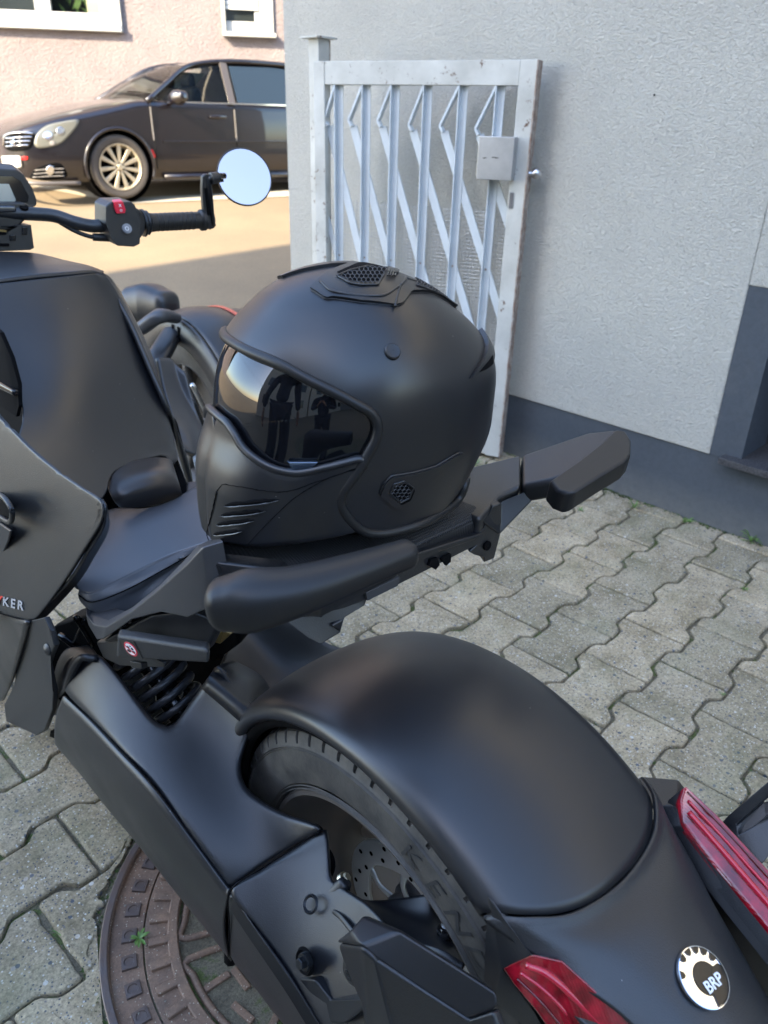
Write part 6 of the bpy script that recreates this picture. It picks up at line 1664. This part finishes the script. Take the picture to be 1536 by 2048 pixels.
swk.append(text('symbol', 'x', hb(240, 410, 1.0625), (1, .0, 0), (0, .1, 1), .012, M_white, None)); swk.append(text('symbol', 'o', hb(242, 420, 1.0625), (1, .0, 0), (0, .1, 1), .010, M_white, None))
swk.append(lathe('start_button', [(.0003, .0035), (.0075, .003), (.0085, .0015), (.0095, .002), (.010, -.002)], hb(254, 457, 1.068), (0, -1, .3), mat('grey_button', (.25, .26, .28), .35), None, 30))
swk.append(lathe('button_ring', [(.0028, .0), (.0034, .0005), (.0040, 0)], hb(254, 457, 1.0640), (0, -1, .3), M_white, None, 20))
for k in swk: k.parent = sw
bpy.context.view_layer.update()
T(slab('housing_clamp', [hb(268, 412, 1.072), hb(285, 424, 1.075), hb(292, 440, 1.075), hb(290, 464, 1.075), hb(280, 480, 1.072)], (0, .045, .003), M_plast, None, .004))
# bar-end mirror
mc = hb(489, 354, 1.075); mn = (CAM-mc).normalized()
# turn the glass so that it shows open sky above and behind
aim = Vector((.0, -.80, .55)).normalized(); mnn = (aim+mn).normalized()
mnn = (mn+aim).normalized()
T(tube('mirror_stem', [hb(428, 452, 1.088), hb(424, 448, 1.088), hb(421, 400, 1.08), hb(416, 360, 1.078), hb(424, 352, 1.076), hb(450, 352, 1.078)], .006, M_gloss, None, n=12, spline=False))
T(slab('mirror_arm', [hb(412, 348, 1.076), hb(420, 348, 1.076), hb(421, 380, 1.078), hb(432, 440, 1.084), hb(430, 456, 1.084), hb(420, 460, 1.084), hb(413, 452, 1.084), hb(409, 440, 1.084), hb(405, 380, 1.078), hb(406, 352, 1.076)], (0, .012, 0), M_plast, None, .003))
T(slab('mirror_arm_slot', [hb(409, 376, 1.0755), hb(415, 376, 1.0755), hb(421, 430, 1.081), hb(415, 432, 1.081)], (0, .002, 0), M_dark, None, .0005))
T(lathe('mirror_joint', [(.0003, .012), (.010, .012), (.0115, .008), (.0115, -.008), (.0003, -.012)], hb(428, 356, 1.077), (1, 0, .1), M_plast, None, 24))
mr = T(lathe('mirror', [(.0003, -.012), (.046, -.010), (.0595, -.004), (.0602, .001), (.0585, .0022), (.0572, .001)], mc, mnn, M_plast, None, 72))
mg = lathe('mirror_glass', [(.0003, .0012), (.0575, .0010)], mc, mnn, mat('mirror_silver', (.55, .465, .45), .01, 1), None, 72); mg.parent = mr
# ---- instrument and riser
dsp = T(slab('instrument', [hb(-60, 336, 1.19), hb(0, 338, 1.19), (hb(34, 340, 1.19)), hb(48, 350, 1.19), hb(66, 378, 1.19), hb(74, 400, 1.19), hb(74, 412, 1.19), hb(60, 418, 1.185), hb(-60, 418, 1.185)], (0, .03, .01), M_coarse, None, .005, 4))
dk2 = [slab('display_surround', [hb(-60, 350, 1.185), hb(25, 352, 1.185), hb(42, 362, 1.185), hb(58, 392, 1.185), hb(56, 404, 1.185), hb(-60, 410, 1.183)], (0, .004, .0), M_gloss, None, .001),
       slab('display', [hb(-60, 366, 1.183), hb(18, 368, 1.183), hb(32, 400, 1.1825), hb(28, 408, 1.182), hb(-60, 410, 1.182)], (0, .003, 0), mat('display_grey', (.30, .34, .32), .2, coat=1), None, .001)]
for k in dk2: k.parent = dsp
bpy.context.view_layer.update()
T(slab('bar_clamp', [hb(-60, 405, 1.15), hb(50, 405, 1.15), hb(62, 412, 1.15), hb(66, 424, 1.15), hb(40, 452, 1.15), hb(0, 462, 1.15), hb(-60, 464, 1.15)], (0, .03, .0), M_plast, None, .004))
T(slab('bar_clamp_cap', [hb(-60, 410, 1.142), hb(32, 412, 1.142), hb(34, 424, 1.142), hb(-60, 428, 1.142)], (0, .01, .0), mat('dark_chrome', (.10, .11, .13), .2, .9), None, .003))
T(lathe('clamp_screw', [(.0003, .0), (.005, .0), (.0075, .001), (.008, -.002)], hb(48, 414, 1.146), (0, -.5, 1), M_dark, None, 20))
T(slab('riser', [hb(-50, 455, 1.13), hb(8, 455, 1.13), hb(14, 470, 1.13), hb(20, 462, 1.13), hb(38, 452, 1.13), (hb(62, 450, 1.13)), hb(64, 470, 1.13), hb(68, 496, 1.13), hb(60, 500, 1.13), hb(-50, 505, 1.13)], (0, .04, -.0), M_plast, None, .003))
for (x, y, w_, h_) in [(6, 466, 7, 4), (26, 476, 6, 6), (10, 490, 9, 3), (50, 462, 5, 8)]:
    T(slab('riser_detail', [hb(x-w_, y-h_, 1.126), hb(x+w_, y-h_, 1.126), hb(x+w_, y+h_, 1.126), hb(x-w_, y+h_, 1.126)], (0, .006, 0), M_gloss if w_ < 7 else M_dark, None, .001))
T(slab('riser_clip', [hb(0, 459, 1.125), hb(14, 461, 1.125), hb(14, 465, 1.125), hb(0, 464, 1.125)], (0, .003, 0), MATS['dull_brass'], None, .0005))
adopt(trike, TK); TK = []
# ================================================================== parked dark car across the street
CARH = R(38)
CF = (-RGT*math.cos(CARH)-FWD*math.sin(CARH)).normalized()       # forward
CS = Vector((CF.y, -CF.x, 0))                                       # to its right
CSL = -CS                                                            # its left side faces us?
if CSL.dot(CAM-rd(9.3, -3)) < 0: CSL = CS
W0 = CAM+ray(243, 396)*(9.3/ray(243, 396).dot(FWD))                # left front tyre on the ground
CZ = W0.z
CO = Vector((W0.x, W0.y, CZ))-CSL*.80                              # on the centre line at the front axle
def cp(s, y, z):
    if s < -.4: s = -.4+(s+.4)*1.22
    return CO-CF*s+CSL*y+Vector((0, 0, z))
def CPX(px, py, y=.9):
    p = PP(px, py, cp(0, y, 0), CSL); q = p-CO; return -q.dot(CF), q.z
car = empty('parked_car', cp(1.3, 0, 0), 'dark plum black estate car parked in front of the pink house', 'car')
CK = []
M_car = mat('dark_metallic_paint', (.0075, .0055, .0075), .3, coat=1, coat_r=.03, metal=.0)
M_cglass = mat('car_glass', (.75, .85, .82), .03, trans=1, ior=1.15)
M_cdark = mat('tinted_glass', (.02, .03, .035), .04, spec=.9)
for q in [(0, 275), (165, 218), (290, 150), (430, 142), (300, 225), (375, 155), (455, 215), (443, 150), (548, 175), (245, 285), (305, 340)]:
    pass
# body: half sections from sill to hood / belt
ST = [(-.98, .34, [.34, .40, .48, .55, .585, .60]), (-.96, .54, [.28, .38, .48, .565, .61, .625]), (-.90, .70, [.24, .35, .49, .59, .645, .67]), (-.78, .81, [.20, .33, .50, .635, .705, .735]),
      (-.55, .875, [.18, .32, .52, .70, .785, .82]), (-.25, .895, [.18, .32, .52, .76, .855, .90]), (.08, .90, [.18, .32, .54, .82, .925, .965]), (.32, .90, [.18, .32, .56, .84, .975, 1.0]),
      (.75, .90, [.18, .32, .56, .85, .985, 1.0]), (1.2, .90, [.18, .32, .56, .86, .99, 1.0]), (1.9, .90, [.18, .32, .56, .87, 1.0, 1.01]), (2.7, .895, [.20, .34, .56, .88, 1.01, 1.02]), (3.3, .87, [.24, .38, .58, .89, 1.02, 1.03]), (3.65, .80, [.34, .44, .6, .88, 1.0, 1.02])]
YS = [.94, .985, 1.0, .985, .94, .72]
rows = []
for s_, w_, zs in ST:
    half = [(w_*k, z) for k, z in zip(YS, zs)]
    top = [(w_*.35, zs[5]+.012), (0, zs[5]+.018)]
    R_ = half+top
    full = [cp(s_, y, z) for y, z in R_]+[cp(s_, -y, z) for y, z in R_[::-1][1:]]
    rows.append(full)
body = grid('body', rows, M_car, None, nu=110, nv=150)
# wheel openings cut out
def wheelcut(s_, side):
    c = lathe('cut', [(.0001, -.16), (.375, -.16), (.375, .3), (.0001, .3)], cp(s_, side*.84, .325), CSL*side, M_dark, None, 40)
    for p in c.data.polygons: p.use_smooth = False
    return c
solid(body, .02, -1)
cuts = [wheelcut(0, 1), wheelcut(2.83, 1)]
for c in cuts:
    b = body.modifiers.new('arch', 'BOOLEAN'); b.operation = 'DIFFERENCE'; b.object = c; b.solver = 'FAST'
dg = bpy.context.evaluated_depsgraph_get(); me = bpy.data.meshes.new_from_object(body.evaluated_get(dg)); body.modifiers.clear(); body.data = me
for c in cuts: bpy.data.objects.remove(c)
CK.append(body)
CK.append(lathe('arch_liner', [(.0001, -.30), (.374, -.30), (.374, .03)], cp(0, .84, .325), CSL, M_dark, None, 40))
# arch lips
for s_ in (0, 2.83):
    CK.append(tube('arch_lip', [cp(s_-.385*math.cos(R(a)), .905+.012*math.sin(R(a)), .325+.385*math.sin(R(a))) for a in range(-18, 200, 12)], .018, M_car, None, n=8, res=3))
# greenhouse: roof, pillars, glass
wsb = [(.50, .62, 1.03), (.62, .78, 1.00)]
RF = [(1.05, .52, 1.385), (1.55, .56, 1.455), (2.3, .56, 1.46), (2.9, .54, 1.42), (3.3, .50, 1.35)]
rows = [[cp(s_, y*w_, z+.03*(1-abs(y)**2)-.03) for y in (-1, -.6, 0, .6, 1)] for s_, w_, z in RF]
CK.append(grid('roof', rows, M_car, None, nu=20, nv=30, thick=.03))
def cbar(name, P, w_, d_, m=M_car):
    for a, b in zip(P, P[1:]): CK.append(bar(name, cp(*a), cp(*b), w_, d_, m, None, upv=CSL, bev=.006))
A0, A1 = (.40, .86, .985), (1.05, .56, 1.37)
side = [A0, (.72, .71, 1.18), (1.05, .58, 1.36), (1.55, .60, 1.435), (2.3, .60, 1.44), (2.9, .58, 1.395), (3.3, .56, 1.33)]
for sg in (1, -1):
    CK.append(tube('roof_rail', [cp(a, b*sg, c) for a, b, c in side], .030, M_car, None, n=10, res=5))
    for s_ in (1.42, 2.47): CK.append(bar('pillar', cp(s_+.0, .885*sg, .99), cp(s_+.05, .60*sg, 1.43), .085, .03, mat('pillar_trim', (.09, .08, .075), .4) if 'pillar_trim' not in MATS else MATS['pillar_trim'], None, upv=CSL))
# windscreen
CK.append(grid('windscreen', [[cp(.22+.16*abs(y), y*.82, .985+.03*(1-abs(y))) for y in (-1, -.5, 0, .5, 1)], [cp(.60+.09*abs(y), y*.69, 1.19+.03*(1-abs(y))) for y in (-1, -.5, 0, .5, 1)], [cp(1.06, y*.54, 1.372+.02*(1-abs(y))) for y in (-1, -.5, 0, .5, 1)]], M_cglass, None, nu=16, nv=12))
def sglass(name, pts, m, dy=0):
    P = [cp(s_, (.885-(z-.99)*.62)*1.0+dy, z) for s_, z in pts]
    CK.append(slab(name, P, -CSL*.006, m, None, 0))
sglass('side_window', [(.56, 1.0), (.80, 1.19), (1.06, 1.33), (1.22, 1.375), (1.40, 1.385), (1.38, 1.0)], M_cglass)
sglass('side_window', [(1.50, 1.0), (1.53, 1.385), (2.1, 1.40), (2.42, 1.385), (2.42, 1.0)], M_cdark)
sglass('side_window', [(2.52, 1.0), (2.53, 1.375), (2.9, 1.34), (3.05, 1.0)], M_cdark)
# far cabin side: pale panel, daylight through far windows put into its colour
CK.append(slab('far_window_panel', [cp(.9, -.80, 1.0), cp(3.1, -.80, 1.0), cp(3.1, -.62, 1.36), cp(1.35, -.62, 1.36)], CSL*-.01, mat('bright_far_window', (.35, .38, .35), .4), None, 0))
for s_, y in ((1.12, .36), (1.18, -.36), (2.1, .36)):
    CK.append(loft('headrest', [cp(s_, y-.1, 1.22), cp(s_, y+.1, 1.22)], [(.05, .075)]*2, M_cdark if False else M_dark, None, res=3))
    CK.append(loft('seat_back', [cp(s_, y-.2, .98), cp(s_, y+.2, .98)], [(.07, .18)]*2, M_dark, None, res=3))
CK.append(bar('dashboard', cp(.62, -.75, .95), cp(.62, .75, .95), .3, .08, mat('grey_dash', (.12, .13, .11), .6), None))
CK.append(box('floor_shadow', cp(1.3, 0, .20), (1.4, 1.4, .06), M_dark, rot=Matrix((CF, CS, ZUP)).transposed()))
# chrome belt line, rub strip, door gaps, handles
M_brite = mat('belt_chrome', (.75, .77, .80), .12, 1)
CK.append(bar('belt_trim', cp(.58, .893, .985), cp(3.1, .90, 1.0), .014, .016, M_brite, None, upv=CSL))
CK.append(bar('rub_strip', cp(.52, .908, .585), cp(2.40, .908, .60), .018, .035, M_car, None, upv=CSL, bev=.004))
M_gap = mat('panel_gap', (.004, .004, .004), .8)
for s_ in (.42, 1.45):
    CK.append(tube('door_gap', [cp(s_, .886, .975), cp(s_, .903, .85), cp(s_, .904, .56), cp(s_+.01, .895, .30)], .004, M_gap, None, n=6, res=5))
    CK.append(bar('edge_protector', cp(s_-.008, .893, .93), cp(s_-.008, .910, .60), .010, .008, mat('pearl_strip', (.30, .28, .26), .3) if s_ < 1 else MATS['pearl_strip'], None, upv=CSL))
for s_ in (1.22, 2.28):
    CK.append(loft('door_handle', [cp(s_-.10, .908, .845), cp(s_, .925, .85), cp(s_+.10, .908, .85)], [(.012, .016), (.014, .020), (.012, .016)], M_car, None, up=(0, 0, 1), res=4))
CK.append(tube('sill', [cp(.5, .89, .215), cp(2.4, .89, .225)], .035, M_car, None, n=10, res=3))
# front: grille, lamps, bumper openings, plate
def fl(name, quad, m, off=.01, bev=.002):
    CK.append(slab(name, [cp(*q) for q in quad], (CF*.02+CSL*.006), m, None, bev))
lampm = mat('headlamp_glass', (.16, .16, .135), .12, coat=.6, coat_r=.03, metal=.0)
from mathutils.bvhtree import BVHTree
_bm = bmesh.new(); _bm.from_mesh(body.data); BV = BVHTree.FromBMesh(_bm); _bm.free()
def onbody(px, py, lift=.004):
    d = ray(px, py).normalized(); h = BV.ray_cast(CAM, d)
    if h[0] is None: return None
    n = h[1] if h[1].dot(d) < 0 else -h[1]
    return h[0]+n*lift
def decal(name, outline, m, lift=.006, n=40, smooth=True, parent=None):
    O_ = [Vector((x, y, 0)) for x, y in outline]
    O_ = curve(O_, n, True) if smooth else lin(O_+[O_[0]], n)[:-1]
    c = sum(O_, Vector())/len(O_); vs = []; fs = []; K = len(O_); last = None
    for i in range(7):
        for o_ in O_:
            q = c.lerp(o_, .02+.98*i/6); p = onbody(q.x, q.y, lift)
            if p is None: p = last if last is not None else cp(-.9, .5, .5)
            last = p; vs.append(p)
    for i in range(6):
        for j in range(K): fs.append((i*K+j, i*K+(j+1) % K, (i+1)*K+(j+1) % K, (i+1)*K+j))
    o = mesh(name, vs, fs, m, None, True); solid(o, .006, 0); CK.append(o); return o
def stripe(name, pts, r, m, lift=.008):
    P = [onbody(x, y, lift) for x, y in pts]; P = [p for p in P if p is not None]
    if len(P) > 1: CK.append(tube(name, P, r, m, None, n=8, res=5))
decal('headlight', [(70, 292), (74, 268), (98, 250), (150, 240), (158, 244), (146, 262), (122, 286), (90, 296)], lampm, .007)
for (x, y, r_) in ((96, 272, 9), (120, 262, 8), (104, 286, 5)):
    decal('lamp_bowl', [(x+r_*math.cos(a*.628), y+r_*math.sin(a*.628)) for a in range(10)], M_brite if r_ > 5 else MATS['pearl_strip'], .012, 16)
decal('grille', [(8, 290), (12, 272), (40, 266), (66, 268), (70, 276), (58, 298), (22, 302)], M_dark, .006)
for y in (274, 282, 290): stripe('grille_bar', [(12, y+3), (36, y+1), (64-(y-274)*.4, y)], .007, M_brite, .012)
stripe('grille_frame', [(9, 291), (12, 272), (38, 266), (66, 267)], .008, M_brite, .012)
p_ = onbody(28, 284, .02)
if p_ is not None: CK.append(lathe('grille_badge', [(.030, .0), (.036, .008), (.042, 0)], p_, (CF*.9+CSL*.2), M_brite, None, 24)); CK.append(tube('grille_badge', [p_-CSL*.03+ZUP*.012, p_+ZUP*.004, p_-ZUP*.004, p_+CSL*.03-ZUP*.012], .006, M_brite, None, n=6, spline=False))
decal('licence_plate', [(6, 312), (42, 311), (46, 334), (10, 338)], mat('plate_white', (.45, .44, .40), .5), .015, 24, False)
decal('bumper_opening', [(62, 360), (66, 342), (84, 332), (118, 326), (134, 346), (130, 354), (96, 360)], M_dark, .005)
for y in (338, 345, 352): stripe('bumper_bar', [(70-(y-338)*.3, y+2), (98, y), (128, y-1)], .005, MATS['pearl_strip'], .009)
decal('fog_light', [(100+8*math.cos(a*.628), 340+10*math.sin(a*.628)) for a in range(10)], M_brite, .012, 16)
M_refl = mat('reflector_red', (.65, .02, .02), .2)
decal('red_sticker', [(43, 313), (56, 313), (56, 319), (43, 319)], M_refl, .008, 16, False)
decal('red_sticker', [(299, 299), (304, 298), (311, 314), (306, 317)], M_refl, .008, 16, False)
CK.append(tube('bumper_lip', [cp(-1.0, -.3, .19), cp(-1.0, .3, .19), cp(-.93, .62, .18), cp(-.78, .83, .17), cp(-.45, .885, .17)], .022, mat('grey_lip2', (.10, .09, .085), .4), None, n=8, res=5))
# door mirror
CK.append(loft('door_mirror', [cp(.66, .98, 1.02), cp(.68, 1.06, 1.03), cp(.70, 1.14, 1.04)], [(.07, .05), (.09, .075), (.06, .055)], M_car, None, up=(0, 0, 1)))
CK.append(tube('mirror_foot', [cp(.64, .88, .97), cp(.66, 1.0, .995)], .025, M_car, None, n=8, res=3))
# inside mirror and wiper
CK.append(box('inner_mirror', cp(1.05, 0, 1.28), (.03, .2, .06), M_dark, rot=Matrix((CF, CS, ZUP)).transposed()))
CK.append(tube('wiper', [cp(.50, .1, 1.035), cp(.56, .5, 1.03), cp(.60, .72, 1.01)], .010, M_dark, None, n=6, res=4))
adopt(car, CK); CK = []
def carwheel(s_, y, full):
    o_ = cp(s_, y, .325); ax = CSL
    ty_ = lathe('tyre', [(.225, -.10), (.24, .095), (.262, .108), (.300, .108), (.318, .095), (.3255, .07), (.3255, -.07), (.30, -.11), (.225, -.10)], o_, ax, mat('dusty_car_tyre', (.075, .066, .058), .85, bump=.6, bscale=60, bdist=.004) if 'dusty_car_tyre' not in MATS else MATS['dusty_car_tyre'], None, 48)
    K = [ty_]
    if full:
        mr_ = mat('champagne_alloy', (.62, .55, .42), .35, .7)
        rim_ = lathe('rim', [(.232, .098), (.238, .104), (.228, .104), (.215, .085), (.205, .0), (.0005, -.02)], o_, ax, mr_, None, 48); rim_.data.materials[0] = mr_
        K.append(rim_)
        bk = lathe('brake_shadow', [(.0005, .005), (.2, .005)], o_, ax, M_dark, None, 40); K.append(bk)
        x, y_, z = frame(ax)
        for k in range(11):
            a = 2*math.pi*k/11+.1
            d = x*math.cos(a)+y_*math.sin(a); q = z.cross(d)
            v = [o_+z*.085+d*.045-q*.012, o_+z*.085+d*.045+q*.012, o_+z*.090+d*.225+q*.024, o_+z*.090+d*.225-q*.024]
            K.append(slab('spoke', v, -z*.03, mr_, None, .004, 2))
        K.append(lathe('hub_cap', [(.0005, .100), (.028, .098), (.034, .085), (.05, .080), (.06, .05)], o_, ax, mr_, None, 24))
        for k in range(5):
            a = 2*math.pi*k/5; K.append(lathe('wheel_nut', [(.0005, .092), (.009, .09), (.010, .07)], o_+(x*math.cos(a)+y_*math.sin(a))*.042, ax, M_dark, None, 8))
    return K
wk = carwheel(0, .80, True)
w_ = empty('wheel', cp(0, .80, .325)); 
for k in carwheel(0, -.80, False)+carwheel(2.83, .8, False)+carwheel(2.83, -.8, False): CK.append(k)
adopt(car, CK)
bpy.context.view_layer.update()
w_.parent = car; w_.matrix_parent_inverse = Matrix.Translation(-Vector(car.location))
bpy.context.view_layer.update()
for k in wk: k.parent = w_; k.matrix_parent_inverse = Matrix.Translation(-Vector(cp(0, .80, .325)))
# pale gutter strip along the kerb beside the car
g0 = CAM+ray(150, 398)*1; 
def gnd(px, py):
    r = ray(px, py); lo, hi = 1.0, 40.0
    for _ in range(50):
        m = (lo+hi)/2; p = CAM+r*m; d = (p-CAM).dot(FWD)
        if p.z > gz(d)-.03: lo = m
        else: hi = m
    return CAM+r*lo
strip = [gnd(60, 372), gnd(250, 408), gnd(600, 392), gnd(600, 380), gnd(250, 396), gnd(60, 362)]
gs = mesh('gutter', [p+ZUP*.004 for p in strip], [(0, 1, 4, 5), (1, 2, 3, 4)], mat('pale_gutter_stone', (.42, .38, .30), .9, bump=.5, bscale=40)); tag(gs, 'pale worn gutter strip along the parked car', None, kind='structure')
# ================================================================== two bystanders behind the camera, mirrored in the visor
M_coat = mat('navy_jacket', (.018, .022, .035), .75, bump=.4, bscale=120, bdist=.003)
M_trou = mat('dark_jeans', (.020, .024, .036), .85)
M_skin = mat('skin', (.42, .25, .18), .5)
M_hair = mat('dark_hair', (.02, .015, .012), .6)
M_shoe = mat('dark_shoe', (.03, .028, .026), .5)
def person(loc, face, h, label, phone=False, coat=M_coat):
    """skin-grown figure: joints as vertices, radius per joint"""
    f = Vector(face).normalized(); l = Vector((-f.y, f.x, 0)); k = h/1.78; o = Vector(loc)
    def W(a, b, c): return o+f*a*k+l*b*k+Vector((0, 0, c*k))
    root = empty('person', o, label, 'person')
    def skin(name, verts, edges, rad, m, rootv=0, lv=2, parent=root):
        me = bpy.data.meshes.new(name); me.from_pydata([W(*v) for v in verts], edges, []); ob = link(name, me, m)
        sm = ob.modifiers.new('skin', 'SKIN'); 
        for i, r_ in enumerate(rad):
            sv = me.skin_vertices[0].data[i]; sv.radius = (r_[0]*k, r_[1]*k) if isinstance(r_, tuple) else (r_*k, r_*k); sv.use_root = (i == rootv)
        sm.use_smooth_shade = True
        ss = ob.modifiers.new('sub', 'SUBSURF'); ss.levels = lv; ss.render_levels = lv
        return ob
    hy = .34 if phone else .05
    V = [(0, 0, .98), (0, 0, 1.14), (0, 0, 1.32), (0, 0, 1.43), (.01, 0, 1.50), (.02, 0, 1.56),
         (0, .19, 1.40), (.04 if phone else 0, .25, 1.14), (.24 if phone else .05, .12 if phone else .27, 1.20 if phone else .90),
         (0, -.19, 1.40), (.04 if phone else 0, -.25, 1.14), (.24 if phone else .05, -.06 if phone else -.27, 1.20 if phone else .90)]
    E_ = [(0, 1), (1, 2), (2, 3), (3, 4), (4, 5), (3, 6), (6, 7), (7, 8), (3, 9), (9, 10), (10, 11)]
    r_ = [(.16, .12), (.155, .115), (.17, .12), (.12, .09), .055, .052, .072, .055, .038, .072, .055, .038]
    a = skin('body', V, E_, r_, coat)
    b = skin('trousers', [(0, 0, .98), (0, .09, .92), (.01, .10, .50), (0, .10, .10), (0, -.09, .92), (.02, -.10, .50), (0, -.10, .10)], [(0, 1), (1, 2), (2, 3), (0, 4), (4, 5), (5, 6)], [.13, .10, .068, .055, .10, .068, .055], M_trou)
    hd = skin('head', [(.02, 0, 1.56), (.025, 0, 1.63), (.02, 0, 1.70)], [(0, 1), (1, 2)], [(.055, .060), (.076, .090), (.070, .085)], M_skin)
    ns = loft('nose', [W(.105, 0, 1.655), W(.122, 0, 1.625)], [(.009*k, .010*k), (.014*k, .012*k)], M_skin, None, up=(0, 0, 1), res=3); ns.parent = hd
    hr = skin('hair', [(-.02, 0, 1.66), (-.005, 0, 1.73)], [(0, 1)], [(.078, .080), (.078, .088)], M_hair)
    ks = [a, b, hd, hr]
    for sgn in (1, -1):
        ks.append(loft('shoe', [W(-.06, .10*sgn, .045), W(.04, .105*sgn, .045), W(.17, .115*sgn, .035)], [(.042*k, .045*k), (.048*k, .045*k), (.042*k, .030*k)], M_shoe, None, res=4))
        hb_ = V[8] if sgn > 0 else V[11]
        # palm and five fingers
        if phone: d = Vector((.25, -.5*sgn, .85))
        else: d = Vector((.15, 0, -1))
        d.normalize(); c = Vector(hb_)
        def L3(v): return W(v.x, v.y, v.z)
        ks.append(loft('palm', [L3(c+d*.01), L3(c+d*.06), L3(c+d*.095)], [(.026*k, .015*k), (.040*k, .016*k), (.038*k, .013*k)], M_skin, None, up=l, res=3))
        for q in range(4):
            off = Vector((-.028+.019*q, 0, 0)) if not phone else Vector((0, 0, -.02+.016*q))
            st_ = c+d*.085+off; ln_ = (.062, .072, .068, .052)[q]
            bend = Vector((.0, -.35*sgn, -.1)) if phone else Vector((0, -.25*sgn, 0))
            ks.append(loft('finger', [L3(st_), L3(st_+d*ln_*.5), L3(st_+d*ln_*.8+bend*ln_*.5)], [(.0085*k, .0085*k)]*3, M_skin, None, up=l, res=3, n=10))
        ks.append(loft('thumb', [L3(c+d*.03+Vector((.035, 0, 0))), L3(c+d*.075+Vector((.062, 0, .0)))], [(.010*k, .010*k), (.008*k, .008*k)], M_skin, None, up=l, res=3, n=10))
    if phone:
        pass
    # eyes and mouth
    for sgn in (1, -1): ks.append(lathe('eye', [(.0003, .006*k), (.008*k, .004*k), (.012*k, 0)], W(.102, .032*sgn, 1.665), f, M_white, n=12))
    ks.append(loft('mouth', [W(.104, -.02, 1.595), W(.108, 0, 1.595), W(.104, .02, 1.595)], [(.004*k, .003*k)]*3, mat('lips', (.35, .12, .10), .5) if 'lips' not in MATS else MATS['lips'], None, res=3, n=10))
    for e_ in (-1, 1): ks.append(loft('ear', [W(.0, .082*e_, 1.63), W(-.005, .088*e_, 1.67)], [(.012*k, .018*k), (.012*k, .018*k)], M_skin, None, res=3, n=12))
    dg = bpy.context.evaluated_depsgraph_get()
    for q in (a, b, hd, hr):
        me = bpy.data.meshes.new_from_object(q.evaluated_get(dg)); q.modifiers.clear(); q.data = me
    adopt(root, ks)
    return root
P1 = Vector((CAM.x, CAM.y, 0))-FWD*.50-RGT*.10
person(P1, FWD, 1.45, 'photographer in a dark jacket holding up both hands, mirrored in the visor', True)
person(Vector((-1.02, .02, 0)), (1, .1, 0), 1.80, 'bystander in a navy jacket with arms hanging, mirrored in the visor beside the photographer', False)
